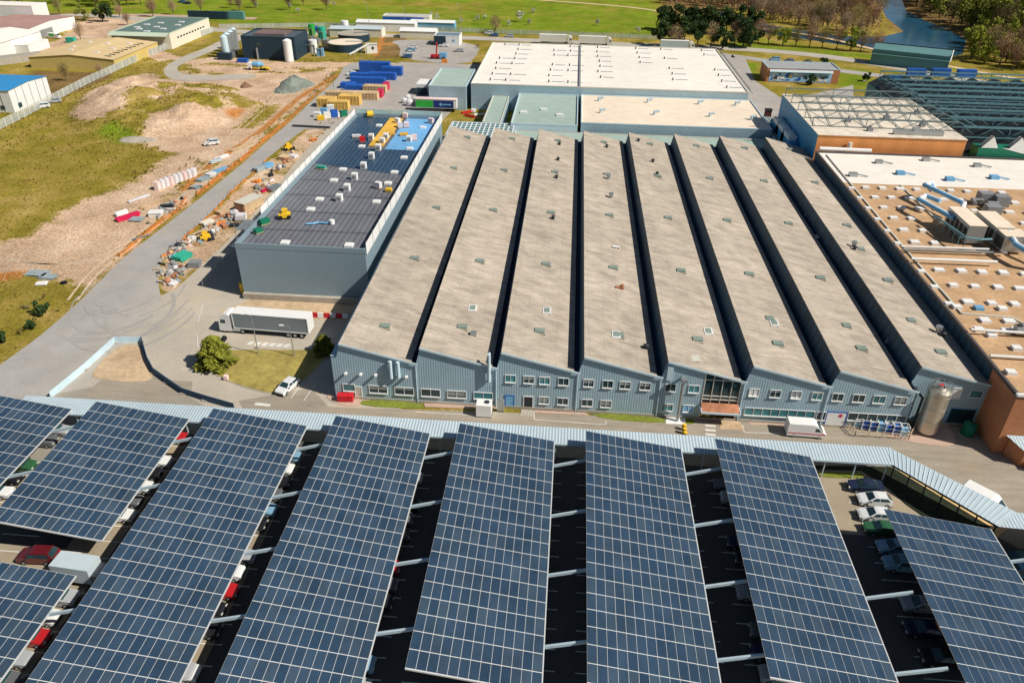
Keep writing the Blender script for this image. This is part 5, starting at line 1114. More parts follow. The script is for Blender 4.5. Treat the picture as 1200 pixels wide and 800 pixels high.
mb = MB(); mb.bar((e0.x, e0.y, ZN-.15), (e1.x, e1.y, ZN-.15), .1, .2); mb.build('edge_beam', m_dark, wk, org=KO)
q0 = e0+n_*1.7; q1 = e1+n_*1.7
mbp = MB(); mbp.poly([(q0.x, q0.y, .16), (q1.x, q1.y, .16), (q1.x+n_.x*3.4, q1.y+n_.y*3.4, .16), (q0.x+n_.x*3.4, q0.y+n_.y*3.4, .16)]); struct('pavement_walkway', mbp, mat('tan_paving', (.72, .50, .24), .9, var=.1, vs=1.5))
# ------------------------------------------------------------------ solar carports
KS = .981; ZT, ZB, AW = 5.513, 3.428, 12.95*.981
RP = 2.08*KS; NM = 13
ta = math.atan2(ZT-ZB, AW); LW = math.hypot(AW, ZT-ZB)
rowmesh = []
for var in range(5):
    rs_ = np.random.RandomState(60+var); mb = MB()
    mb.box(0, -RP, -.05, LW, 0, 0, 2, top=1)  # sides and underside coloured dark to cut bounce light below the panels
    sh = []
    mw = LW/NM
    sh += [0]*6
    for k in range(NM):
        s_ = float(rs_.rand())
        mb.box(k*mw+.026, -RP+.048, 0, (k+1)*mw-.026, -.048, .02, 0, skip='b'); sh += [s_]*5
    o = mb.build('solar_panel_row', [m_pv, m_pvframe, m_dark]); at_ = o.data.attributes.new('shade', 'FLOAT', 'FACE'); at_.data.foreach_set('value', sh); rowmesh.append(o.data); bpy.data.objects.remove(o)
def beam_mesh():
    mb = MB(); mb.bar((AW-.4, 0, ZB-.25), (AW+4.6, 0, ZB+1.0), .34, .42); return mb
bmm = MB(); bmm.bar((AW-.5, 0, ZB-.3), (AW+4.6, 0, ZT-.75), .24, .34)
bo = bmm.build('beam', m_trim); bmesh_ = bo.data; bpy.data.objects.remove(bo)
pm = MB(); pm.box(-.15, -.15, 0, .15, .15, 3.9); pm.bar((0, 0, 2.9), (-3.4, 0, 4.7), .2); pm.bar((0, 0, 2.9), (3.4, 0, 3.5), .2)
po = pm.build('post', m_trim); pmesh_ = po.data; bpy.data.objects.remove(po)
bf = MB(); bf.box(-.35, -.35, 0, .35, .35, .5); bfo = bf.build('footing', m_conc); fmesh_ = bfo.data; bpy.data.objects.remove(bfo)
def carport(x0, y0, n, label, beams=True, b0=0):
    x0 = CP[0]+(x0-CP[0])*KS; y0 = CP[1]+(y0-CP[1])*KS
    t = thing('solar_carport', (x0, y0, 0), label, 'solar carport', 'solar carports over the car park')
    for k in range(n):
        o = bpy.data.objects.new('solar_panel_row', rowmesh[(k*3+int(abs(x0))) % 5]); COL.objects.link(o); o.parent = t; o.location = (0, -k*RP, ZT); o.rotation_euler = (0, ta, 0)
    L_ = n*RP
    for xx in (1.2, 4.4, 7.6, 10.9):
        mb = MB(); z = ZT-(ZT-ZB)*xx/AW-.16; mb.box(xx-.06, -L_, z-.14, xx+.06, 0, z+.04); mb.build('purlin', m_trim, t)
    mb = MB(); mb.box(AW-.02, -L_, ZB-.12, AW+.1, 0, ZB+.0); mb.build('gutter', m_pvframe, t)
    mb = MB(); mb.box(-.02, -L_-.06, ZT-.1, .1, -L_, ZT); mb.bar((0, -L_-.05, ZT-.08), (AW, -L_-.05, ZB-.08), .08, .2); mb.build('end_trim', m_pvframe, t)
    y = -4.9
    while y > -L_:
        o = bpy.data.objects.new('post', pmesh_); COL.objects.link(o); o.parent = t; o.location = (6.3, y, 0)
        f_ = bpy.data.objects.new('footing', fmesh_); COL.objects.link(f_); f_.parent = o
        mb = MB(); mb.bar((.4, y, ZT-.32), (AW-.4, y, ZB-.32), .2, .3); mb.build('rafter', m_trim, t)
        if beams and y0+y < b0:
            o = bpy.data.objects.new('beam', bmesh_); COL.objects.link(o); o.parent = t; o.location = (0, y, 0)
        y -= 8.95
    return t
PX0, PIT = 36.0, 17.15
carport(-50.0, -9.2, 11, 'solar canopy at the far left edge of the photo')
carport(-32.5, -9.8, 11, 'shorter solar canopy with its near end showing, second from the left')
carport(-32.6, -37.8, 11, 'solar canopy at the lower left corner, behind the dark red car')
for i, lb in ((-3, 'solar canopy whose edge looks down on the red and white cars'), (-2, 'solar canopy directly below the white van like generator and crimson bins'), (-1, 'solar canopy in front of the pale blue door of the factory'), (0, 'solar canopy in the middle, in front of the long bright lawn strip'), (1, 'solar canopy directly in front of the white delivery van')):
    nr = 17 if i == 1 else (18 if i in (0, -1) else 22)
    carport(PX0+PIT*i-(.15 if i == -3 else 0), -9.75, nr, lb, b0=0 if i < 1 else -27)
carport(71.4, -21.2, 11, 'solar canopy at the lower right beside the open white cars')
o_ = carport(88.6, -21.2, 8, 'solar canopy cut by the right edge of the photo', beams=False)
# ------------------------------------------------------------------ vehicles
def make_car(kind='hatch'):
    """car pointing to -x, centre at origin"""
    t = bpy.data.objects.new('parked_car', None); COL.objects.link(t)
    L_, w_ = 4.2, .88
    if kind == 'hatch': prof = [(-2.1, .45, .70, 0), (-2.08, .72, .78, 0), (-1.85, .83, .82, 0), (-1.05, .98, .85, 0), (-.25, 1.44, .62, 1), (.15, 1.50, .62, 0), (1.3, 1.47, .61, 0), (1.95, 1.02, .80, 1), (2.08, .85, .80, 0), (2.1, .4, .76, 0)]
    elif kind == 'saloon': prof = [(-2.25, .45, .70, 0), (-2.23, .68, .78, 0), (-2.0, .78, .82, 0), (-1.1, .92, .85, 0), (-.3, 1.36, .60, 1), (.1, 1.42, .60, 0), (.85, 1.38, .59, 0), (1.55, 1.02, .78, 1), (2.2, .96, .78, 0), (2.27, .4, .74, 0)]
    else: prof = [(-2.2, .5, .72, 0), (-2.18, .85, .80, 0), (-1.95, .98, .86, 0), (-1.2, 1.12, .88, 0), (-.6, 1.62, .68, 1), (-.2, 1.70, .68, 0), (1.7, 1.68, .67, 0), (2.12, 1.1, .84, 1), (2.18, .9, .84, 0), (2.2, .45, .8, 0)]
    body = MB(); glass = MB()
    belt = 1.0 if kind != 'suv' else 1.12
    for a, b_ in zip(prof[:-1], prof[1:]):
        q = [(a[0], -a[2], a[1]), (b_[0], -b_[2], b_[1]), (b_[0], b_[2], b_[1]), (a[0], a[2], a[1])]
        body.poly(q[::-1] if False else q, 0)
        if b_[3] == 1 or False: 
            e = .05
            def ins(p, q_, t_): return tuple(p[i]*(1-t_)+q_[i]*t_ for i in range(3))
            c = tuple(sum(p[i] for p in q)/4 for i in range(3)); g_ = [tuple(c[i]+(p[i]-c[i])*.88 for i in range(3)) for p in q]; nrm = (Vector(q[1])-Vector(q[0])).cross(Vector(q[2])-Vector(q[0])).normalized(); 
            if nrm.z < 0: nrm = -nrm
            glass.poly([tuple(Vector(p)+nrm*.02) for p in g_])
        for s_ in (-1, 1):
            # shoulder: from roofline point to belt line (if above) then to sill
            za, zb = a[1], b_[1]; ya, yb = s_*a[2], s_*b_[2]; W_ = s_*w_
            ba, bb = min(za, belt), min(zb, belt)
            wa = s_*(w_ if abs(a[0]) < 1.9 else w_*.9); wb = s_*(w_ if abs(b_[0]) < 1.9 else w_*.9)
            if za > belt or zb > belt:
                body.poly([(a[0], ya, za), (b_[0], yb, zb), (b_[0], wb, bb), (a[0], wa, ba)])
            else: body.poly([(a[0], ya, za), (b_[0], yb, zb), (b_[0], wb, bb-.12), (a[0], wa, ba-.12)]); ba -= .12; bb -= .12
            if za > belt or zb > belt: pass
            body.poly([(a[0], wa, ba), (b_[0], wb, bb), (b_[0], wb, .28), (a[0], wa, .28)])
    # side glass
    top = [p for p in prof if p[1] > belt+.2]
    x0_, x1_ = prof[3][0]+.25, prof[7][0]-.25
    for s_ in (-1, 1):
        y1 = s_*(top[0][2]+.05); y0_ = s_*(w_+.005)
        def L2(z): return y0_+(y1-y0_)*(z-belt)/(top[1][1]-belt)+s_*.015
        z0_, z1_ = belt+.04, top[1][1]-.1
        for xa_, xb_, xc_, xd_ in ((x0_+.1, .25, .25, top[0][0]+.02), (.35, x1_-.05, top[-1][0]-.05, .35)):
            glass.poly([(xa_, L2(z0_), z0_), (xb_, L2(z0_), z0_), (xc_, L2(z1_), z1_), (xd_, L2(z1_), z1_)])
    bo_ = body.build('body', paint('white', 0), t)
    under = MB(); under.box(-2.05, -.8, .16, 2.05, .8, .3); under.build('underbody', m_black, bo_)
    glass.build('windows', m_glass, t)
    wm = None
    for sx_ in (-1.32, 1.32):
        for s_ in (-1, 1):
            mb = MB(); mb.cyl((0, -.11, 0), .32, .22, 14, axis='y'); 
            if wm is None: o = mb.build('wheel', m_black, t); wm = o.data; rm = MB(); rm.cyl((0, -.125, 0), .19, .25, 10, axis='y'); r_ = rm.build('rim', m_metal, o); rmm = r_.data
            else:
                o = bpy.data.objects.new('wheel', wm); COL.objects.link(o); o.parent = t; r_ = bpy.data.objects.new('rim', rmm); COL.objects.link(r_); r_.parent = o
            o.location = (sx_, s_*.80, .32)
    for s_ in (-1, 1):
        mb = MB(); mb.obox((-2.09+(0 if kind == 'hatch' else -.12), s_*.58, .68), .12, .34, .14); mb.build('headlight', m_cream, t)
        mb = MB(); mb.obox((2.07+(0 if kind == 'hatch' else .1), s_*.66, .78), .1, .22, .2); mb.build('tail_light', m_red, t)
        mb = MB(); mb.obox((-.85, s_*.98, 1.02), .14, .2, .14); mb.build('mirror', m_dark, t)
    return t
protos = {k: make_car(k) for k in ('hatch', 'saloon', 'suv')}
usedp = set()
def car(kind, colour, x, y, rz, label, z=.1, group=None):
    p = protos[kind]
    o = copy_tree(p)
    o.location = (x, y, z); o.rotation_euler = (0, 0, rz)
    for c in o.children:
        if c.name.startswith('body'): c.material_slots[0].link = 'OBJECT'; c.material_slots[0].material = paint(colour, 0)
    return tag(o, label, 'car', group)
x, y = G(337, 452, .7); car('hatch', 'white', x, y, -1.9+PI, 'white hatchback parked alone beside the dry lawn island'); 
x, y = G(45, 651, .7); car('suv', 'dark red', x, y, .05, 'dark red car in the open lane left of the box truck')
for (u, v), k, c, lb in (((1014, 569), 'saloon', 'dark blue', 'dark blue saloon at the head of the open car park row'), ((1025, 585), 'hatch', 'white', 'white hatchback second in the open car park row'), ((1026, 603), 'hatch', 'white', 'white hatchback just clear of the solar canopy edge'), ((1034, 619), 'saloon', 'green', 'dark green saloon half hidden by the canopy corner'), ((1049, 641), 'hatch', 'light blue', 'light blue hatchback first in the canopy shade'), ((1058, 661), 'suv', 'light blue', 'light blue estate next to the steel beam on the right'), ((1079, 708), 'hatch', 'silver', 'silver hatchback below the steel beam on the right'), ((1085, 737), 'saloon', 'dark blue', 'deep blue saloon in dark shade at lower right'), ((1105, 770), 'saloon', 'black', 'black saloon in deepest shade at lower right')):
    x, y = G(u, v, .7); car(k, c, x, y, 0, lb)
GAPS = {-4: ('between the two left canopies', [('red', 204, 516), ('white', 192, 538), ('black', 182, 551), ('white', 171, 567), ('grey', 158, 590), ('white', 145, 611)], 0),
        -5: ('under the far left canopy edge', [('silver', 73, 506), ('grey', 60, 520), ('green', 42, 541), ('black', 28, 556), ('white', 14, 572)], 0),
        -44: ('right of the lower left canopy', [('silver', 78, 706), ('white', 62, 725), ('red', 45, 752), ('silver', 25, 776), ('grey', 8, 797)], 0),
        -3: ('below the canopy right of the red cars', [('light blue', 350, 528), ('white', 337, 547), ('black', 326, 564), ('grey', 320, 583), ('light blue', 309, 601), ('black', 302, 620), ('silver', 284, 645), ('white', 276, 672), ('red', 266, 692), ('black', 256, 720), ('black', 245, 748), ('silver', 228, 778), ('white', 217, 798)], 0),
        -2: ('in the dark gap below the crimson bins', [('silver', 494, 552), ('black', 488, 588), ('grey', 474, 612), ('black', 469, 632), ('red', 463, 655), ('grey', 457, 678), ('black', 448, 705), ('light blue', 433, 765), ('silver', 424, 798)], 0),
        0: ('right of the gap before the entrance', [('grey', 846, 560), ('silver', 849, 575), ('dark blue', 866, 632), ('black', 870, 655), ('silver', 880, 697), ('grey', 888, 730), ('dark blue', 893, 760), ('silver', 899, 778)], 1)}
kk = ['hatch', 'saloon', 'suv', 'hatch']
for gi, (g_, (where, lst, side_)) in enumerate(GAPS.items()):
    for n_, (c, u, v) in enumerate(lst):
        x, y = G(u, v, .8)
        # every car stands in its 2.5 m bay, nose to the aisle
        xr = {-4: -21.3, -5: -38.6, -44: -21.3, -3: -4.3, -2: 13.0, 0: 55.3}[g_]
        yb_ = round((y+12.15)/2.5)*2.5-12.15
        car(kk[(n_+gi) % 4], c, xr+.25*math.sin(n_*3+gi), yb_, PI if not side_ else 0, '%s car, %s in the row %s' % (c, ORD[n_], where))
for n_, (c, u, v) in enumerate((('green', 1192, 655), ('light blue', 1194, 668))):
    x, y = G(u, v, .7); car('hatch', c, x, y, 0, ('dark green car at the right edge beside the last canopy', 'light blue car at the right edge below the dark green one')[n_])
for p in protos.values():
    for c in list(p.children_recursive)+[p]: bpy.data.objects.remove(c)
KIDS.clear()
# delivery van with a crimson line
def van(x, y, rz, label, body=m_white, line=m_magenta, z=.1, box=False, side=None):
    """van pointing +x"""
    t = thing('delivery_van', (x, y, z), label, 'van', None, rz)
    mb = MB(); P = [(-2.7, .35), (2.65, .35), (2.72, .85), (2.3, 1.15), (1.45, 1.95), (1.1, 2.25), (.7, 2.32), (-2.6, 2.32), (-2.7, 2.2)]
    for s_ in (-1, 1):
        q = [(a, s_*(.98 if b_ < 1.3 else .92), b_) for a, b_ in P]; mb.poly(q if s_ < 0 else q[::-1])
    for a, b_ in zip(P, P[1:]+P[:1]):
        wa = .98 if a[1] < 1.3 else .92; wb = .98 if b_[1] < 1.3 else .92
        mb.poly([(a[0], -wa, a[1]), (a[0], wa, a[1]), (b_[0], wb, b_[1]), (b_[0], -wb, b_[1])])
    mb.build('body', body, t)
    mb = MB(); mb.poly([(1.52, -.8, 1.93), (1.52, .8, 1.93), (2.27, .85, 1.23), (2.27, -.85, 1.23)][::-1]); mb.build('windscreen', m_glass, t)
    for s_ in (-1, 1):
        mb = MB(); mb.poly([(1.1, s_*.975, 1.3), (1.95, s_*.985, 1.3), (1.45, s_*.94, 1.8), (1.1, s_*.94, 1.8)]); mb.build('side_window', m_glass, t)
        mb = MB(); mb.box(-2.65, s_*.985-.012, .78, 2.6, s_*.985+.012, .9); mb.build('side_stripe', line, t)
        mb = MB(); mb.obox((2.6, s_*.72, .8), .25, .35, .2); mb.build('headlight', m_cream, t)
        if side is not None: mb = MB(); mb.box(-2.2, s_*.94-.02, 1.0, .6, s_*.94+.02, 2.1); mb.build('side_panel', side, t)
    for sx_ in (-1.7, 1.75):
        for s_ in (-1, 1): mb = MB(); mb.cyl((sx_, s_*.85-.12, .35), .36, .24, 14, axis='y'); wh_ = mb.build('wheel', m_black, t); mb = MB(); mb.cyl((sx_, s_*.85-.14, .35), .2, .28, 10, axis='y'); mb.build('rim', m_metal, wh_)
    return t
x, y = G(943, 503, .8); van(x, y-.2, -.03, 'white delivery van with crimson side line by the factory entrance')
x, y = G(1152, 583, 1.); van(x-.2, y-.7, -.79, 'white van behind the diagonal walkway roof', line=m_grey)
x, y = G(64, 43, .8); van(x, y, -.1, 'white van with green side panels at the red roofed hall', side=m_greenp, z=.05); 
# articulated lorry
def lorry(x, y, rz, label, L_=13.2, side=m_blk2, cab=m_white, top=m_white, z=.08, name='articulated_lorry', cw=m_white):
    """cab at -x end"""
    t = thing(name, (x, y, z), label, 'lorry', None, rz)
    mb = MB(); mb.box(-L_/2+1.5, -1.25, 1.15, L_/2+1.5, 1.25, 3.95); tr = mb.build('trailer', side, t)
    mb = MB(); mb.box(-L_/2+1.45, -1.29, 3.95, L_/2+1.55, 1.29, 4.02); mb.build('trailer_roof', top, tr)
    mb = MB()
    mb.box(-L_/2+1.44, -1.3, 1.1, -L_/2+1.6, 1.3, 3.95); mb.box(L_/2+1.44, -1.3, 1.1, L_/2+1.58, 1.3, 3.95); mb.box(-L_/2+1.6, -1.3, 1.05, L_/2+1.4, -1.24, 1.2); mb.box(-L_/2+1.6, 1.24, 1.05, L_/2+1.4, 1.3, 1.2); mb.build('trailer_frame', m_white, tr)
    mb = MB(); mb.box(-L_/2+3, -1.1, .75, L_/2+1, 1.1, 1.04); mb.build('chassis', m_dark, t)
    c0 = -L_/2-1.1
    mb = MB(); P = [(c0-.1, .4), (c0+2.1, .4), (c0+2.1, 3.35), (c0+1.7, 3.75), (c0+.9, 3.6), (c0+.25, 2.9), (c0-.05, 1.9)]
    for s_ in (-1, 1): q = [(a, s_*1.22, b_) for a, b_ in P]; mb.poly(q if s_ < 0 else q[::-1])
    for a, b_ in zip(P, P[1:]+P[:1]): mb.poly([(a[0], -1.22, a[1]), (a[0], 1.22, a[1]), (b_[0], 1.22, b_[1]), (b_[0], -1.22, b_[1])])
    cb_ = mb.build('cab', cab, t)
    mb = MB(); mb.poly([(c0-.07, -1.05, 1.95), (c0+.22, -1.05, 2.85), (c0+.22, 1.05, 2.85), (c0-.07, 1.05, 1.95)]); mb.build('windscreen', m_glass, cb_)
    for s_ in (-1, 1): mb = MB(); mb.poly([(c0+.25, s_*1.23, 1.9), (c0+1.2, s_*1.23, 1.9), (c0+1.2, s_*1.23, 2.6), (c0+.4, s_*1.23, 2.6)]); mb.build('side_window', m_glass, cb_)
    mb = MB(); mb.box(c0+2.1, -1.1, .5, c0+4.4, 1.1, 1.02); mb.build('tractor_frame', m_dark, t); mb = MB(); mb.box(c0+2.2, -1.2, .5, c0+3.6, -1.1, 1.0); mb.build('fuel_tank', cab, t)
    for xk in (c0+.75, c0+4.0, L_/2-2.2, L_/2-1.0, L_/2+.2):
        for s_ in (-1, 1): mb = MB(); mb.cyl((xk, s_*1.05-.14, .5), .5, .28, 16, axis='y'); w2 = mb.build('wheel', m_black, t); mb = MB(); mb.cyl((xk, s_*1.05-.16, .5), .27, .32, 10, axis='y'); mb.build('rim', m_metal, w2)
    return t
x, y = G(310, 392, 0); lorry(-18.6, 17.5, -.045, 'white lorry with grey curtain sided trailer below the new hall')
for k, (u, v, lb) in enumerate(((652, 49, 'white lorry, left one of three behind the white roof'), (698, 51, 'white lorry in the middle behind the white roof'), (794, 56, 'white lorry, right one of three behind the white roof'))):
    x, y = G(u, v, 1); lorry(x, y, PI-.02, lb, 12.5, m_white if k < 2 else m_walkd, cab=m_white)
# box truck below the left canopy
t = thing('box_truck', (-20.2, -36.6, .1), 'pale grey box truck beside the lower left canopy', 'truck', None, -.08)
mb = MB(); mb.box(-2.4, -1.1, .8, 2.2, 1.1, 3.0); mb.build('cargo_box', m_walkd, t); mb = MB(); mb.box(2.2, -1., .45, 3.8, 1., 2.1); mb.build('cab', m_grey, t); mb = MB(); mb.box(3.78, -.9, 1.3, 3.83, .9, 1.95); mb.build('windscreen', m_glass, t); mb = MB(); mb.box(-2.4, -.9, .5, 3.4, .9, .8); mb.build('chassis', m_dark, t)
for xk in (-1.5, 2.9):
    for s_ in (-1, 1): mb = MB(); mb.cyl((xk, s_*.95-.12, .42), .42, .24, 14, axis='y'); mb.build('wheel', m_black, t)
# concrete mixer / tanker truck at the plant
x, y = at(304, 82); t = thing('mixer_truck', (x, y, .05), 'white mixer truck with blue drum on the plant track', 'truck'); mb = MB(); mb.cyl((-2.4, 0, 2.0), .9, 2.4, 14, r2=1.2, axis='x'); mb.cyl((0, 0, 2.0), 1.2, 1.8, 14, r2=.6, axis='x'); mb.build('drum', m_skyp, t); mb = MB(); mb.box(-4.2, -1.15, .5, -2.6, 1.15, 2.7); mb.build('cab', m_white, t); mb = MB(); mb.box(-4.22, -1, 1.6, -4.16, 1, 2.5); mb.build('windscreen', m_glass, t); mb = MB(); mb.box(-2.6, -1, .6, 4.2, 1, .95); mb.build('chassis', m_yelp, t)
for xk in (-3.4, 1.2, 2.5):
    for s_ in (-1, 1): mb = MB(); mb.cyl((xk, s_-.15, .5), .5, .3, 12, axis='y'); mb.build('wheel', m_black, t)
far_cars = [('suv', 'white', 248, 167, .5, 'white car alone on the dirt track'), ('hatch', 'white', 412, 86, .5, 'white car with dark windows beside the blue bins'), ('hatch', 'blue', 477, 66, .1, 'blue car nearest in the row behind the yard'), ('hatch', 'white', 479, 62, .1, 'white car second in the row behind the yard'), ('saloon', 'light blue', 481, 58.5, .1, 'pale blue car third in the row behind the yard'), ('hatch', 'white', 484, 55, .1, 'white car fourth in the row behind the yard'), ('saloon', 'green', 511, 50, .1, 'green car at the rear of the back car park'), ('saloon', 'white', 520, 53, .1, 'white saloon beside the green car in the back car park'), ('saloon', 'silver', 538, 59, .1, 'silver car on its own in the back car park'), ('hatch', 'silver', 597, 42, .1, 'silver car driving on the back road'), ('suv', 'white', 573, 39, 0, 'white car on the verge near the back road'), ('hatch', 'blue', 579, 41, 0, 'blue car beside the white car on the verge'), ('suv', 'light blue', 908, 69.5, .2, 'light blue car behind the painted block'), ('hatch', 'grey', 925, 71, .2, 'grey car behind the painted block'), ('hatch', 'black', 946, 73, .2, 'black car behind the painted block'), ('suv', 'white', 50, 124, .6, 'white car beside the bright blue roofed hall'), ('hatch', 'silver', 64, 118, .6, 'silver car close to the slatted fence'), ('hatch', 'dark blue', 48, 28, 0, 'dark blue car behind the red roof'), ('hatch', 'blue', 213, 2, 0, 'blue car in the field at the top edge'), ('saloon', 'dark blue', 219, 3.5, 0, 'dark car in the field at the top edge')]
protos = {k: make_car(k) for k in ('hatch', 'saloon', 'suv')}
for k, c, u, v, rz, lb in far_cars:
    x, y = G(u, v, .7); car(k, c, x, y, rz, lb, z=.06)
for p in protos.values():
    for c in list(p.children_recursive)+[p]: bpy.data.objects.remove(c)
KIDS.clear()
# ------------------------------------------------------------------ street furniture & factory front things
x, y = G(569, 484, 0); t = thing('generator', (21.3, -1.9, .1), 'white box generator with round dark fan beside the shed wall', 'generator'); mb = MB(); mb.box(-1.1, -.9, .1, 1.1, .9, 2.1); mb.build('casing', m_white, t); mb = MB(); mb.cyl((.4, .1, 2.1), .42, .06, 16); mb.build('fan', m_dark, t); mb = MB(); mb.box(-1.15, -.95, 0, 1.15, .95, .1); mb.build('base', m_dark, t)
x, y = G(587, 480, 0); t = thing('gas_bottle_rack', (x, y-.5, .1), 'upright grey pipe set between the generator and the blue door', 'pipes'); 
for k in range(3): mb = MB(); mb.cyl((-.4+k*.4, 0, 0), .15, 2.2 if k != 1 else 3, 10); mb.build('cylinder_bottle', m_metal, t)
for (u, v), sx_, lb in (((402, 467), 1.5, 'larger crimson bin at the shed corner'), ((411.5, 467), .7, 'small crimson bin next to the larger one')):
    x, y = G(u, v, .5); t = thing('wheeled_bin', (x, y, .12), lb, 'bin'); mb = MB(); mb.box(-sx_/2, -.4, .1, sx_/2, .4, 1.05); mb.build('tub', m_red, t); mb = MB(); mb.poly([(-sx_/2-.05, -.45, 1.07), (sx_/2+.05, -.45, 1.07), (sx_/2+.05, .45, 1.25), (-sx_/2-.05, .45, 1.25)]); mb.build('lid', m_red, t)
def bollard(x, y, m, label, h=1., group=None, r=.14):
    t = thing('bollard', (x, y, .1), label, 'bollard', group); mb = MB(); mb.cyl((0, 0, 0), r, h, 12); mb.cyl((0, 0, h), r, .08, 12, r2=.05); mb.build('post', m, t); mb = MB(); mb.cyl((0, 0, h*.55), r*1.06, h*.22, 12); mb.build('band', m_dark, t); return t
for k, (u, v) in enumerate(((801, 504), (801.5, 508.5), (802, 513))): x, y = G(u, v, 0); bollard(x, y, m_yelp, 'yellow bollard, %s from the factory by the entrance crossing' % ORD[k], r=.3)
for k in range(7):
    u = 1003+k*9; x, y = G(u, 500+k*1.6, 0); t = thing('stillage_cage', (x, y, .1), 'blue stillage cage, %s from the emblem gate' % ORD[k], 'cage'); mb = MB()
    for a, b_ in ((-.55, -.5), (.55, -.5), (.55, .5), (-.55, .5)): mb.bar((a, b_, 0), (a, b_, 1.7), .08)
    for z in (.15, .9, 1.65): mb.bar((-.55, -.5, z), (.55, -.5, z), .07); mb.bar((-.55, .5, z), (.55, .5, z), .07); mb.bar((-.55, -.5, z), (-.55, .5, z), .07); mb.bar((.55, -.5, z), (.55, .5, z), .07)
    mb.build('frame', m_white, t); mb = MB(); mb.box(-.45, -.4, .2, .45, .4, 1.2+.3*(k % 2)); mb.build('load', m_bluep if k % 3 else m_skyp, t)
t = thing('yard_railing', (78, -3, .1), 'low tan railing around the stillage cages', 'railing'); rp_ = [G(990, 500), G(1001, 512), G(1064, 516), G(1070, 505)]
mb = MB()
for a, b_ in zip(rp_[:-1], rp_[1:]): mb.bar((a[0], a[1], 1.), (b_[0], b_[1], 1.), .08); mb.bar((a[0], a[1], .5), (b_[0], b_[1], .5), .06)
mb.build('rail', m_earth, t, org=(78, -3, .0)); mb = MB()
for a, b_ in zip(rp_[:-1], rp_[1:]):
    for k in range(5): p = Vector(a)+(Vector(b_)-Vector(a))*k/4; mb.bar((p.x, p.y, .1), (p.x, p.y, 1.05), .08)
mb.build('rail_posts', m_earth, t, org=(78, -3, 0))
def lamp(x, y, h, label, arm=1.):
    t = thing('lamp_post', (x, y, .1), label, 'lamp post'); mb = MB(); mb.cyl((0, 0, 0), .11, h, 8, r2=.06); mb.build('pole', m_metal, t); mb = MB(); mb.bar((0, 0, h), (-arm, 0, h+.25), .08); mb.build('arm', m_metal, t); mb = MB(); mb.obox((-arm-.3, 0, h+.25), .7, .3, .12); mb.build('lamp_head', m_white, t); return t
lamp(*G(303, 415), 7.2, 'grey lamp post on the dry lawn in front of the lorry cab'); lamp(*G(345, 418), 5.6, 'pale pole on the dry lawn near the shaded bush')
for k, (u, v) in enumerate(((372, 130), (392, 111), (425, 80), (1011, 120))): lamp(*G(u, v), 7, 'thin lamp post ' + ('beside the tool stacks on the far yard', 'beside the first yellow crate stack', 'behind the tall blue bins', 'before the truss hall')[k])
for k, (u, v) in enumerate(((433, 40), (539, 42), (475, 36), (140, 20))): lamp(*G(u, v), 14, 'tall thin mast ' + ('at the grass field behind the round tanks', 'at the field left of the white roof hall', 'behind the plant office', 'by the evergreen on the left')[k], .6)
# red and white barriers behind the lorry
for k in range(6):
    x, y = G(369+k*7.2, 372.+k*.25, 0); t = thing('road_barrier', (x, y, .1), '%s road barrier, %s behind the lorry' % ('red' if k % 2 == 0 else 'white', ORD[k]), 'barrier'); mb = MB(); mb.poly([(-.5, -.25, 0), (.5, -.25, 0), (.5, -.1, .9), (-.5, -.1, .9)]); mb.poly([(-.5, .25, 0), (-.5, .1, .9), (.5, .1, .9), (.5, .25, 0)]); mb.poly([(-.5, -.1, .9), (.5, -.1, .9), (.5, .1, .9), (-.5, .1, .9)]); mb.poly([(-.5, -.25, 0), (-.5, -.1, .9), (-.5, .1, .9), (-.5, .25, 0)]); mb.poly([(.5, -.25, 0), (.5, .25, 0), (.5, .1, .9), (.5, -.1, .9)]); mb.build('shell', m_red if k % 2 == 0 else m_white, t); mb = MB(); mb.box(-.5, -.3, 0, .5, .3, .08); mb.build('foot', m_grey, t)
x, y = G(262, 445, 0); small('warning_sign', 'small pink and white sign lying on the dry lawn edge', 'sign', x, y, .2, lambda mb: (mb.bar((-.8, 0, 0), (.5, .1, .1), .12), mb.box(.2, -.3, 0, .8, .3, .7, 1)), [m_white, m_pink])
x, y = G(263, 400, 0); small('cable_drum', 'dark cable drum by the kerb beside the conifer', 'cable drum', x, y, .1, lambda mb: (mb.cyl((0, -.35, .45), .45, .1, 14, axis='y'), mb.cyl((0, .25, .45), .45, .1, 14, axis='y'), mb.cyl((0, -.3, .45), .2, .6, 10, axis='y')), m_dark)
# yard gate / barrier at barn corner
fence([G(238, 335), G(262, 310), G(283, 290)], 'low temporary fence along the left side of the new hall', 1.2, nm='temporary_fence', step=2.5)
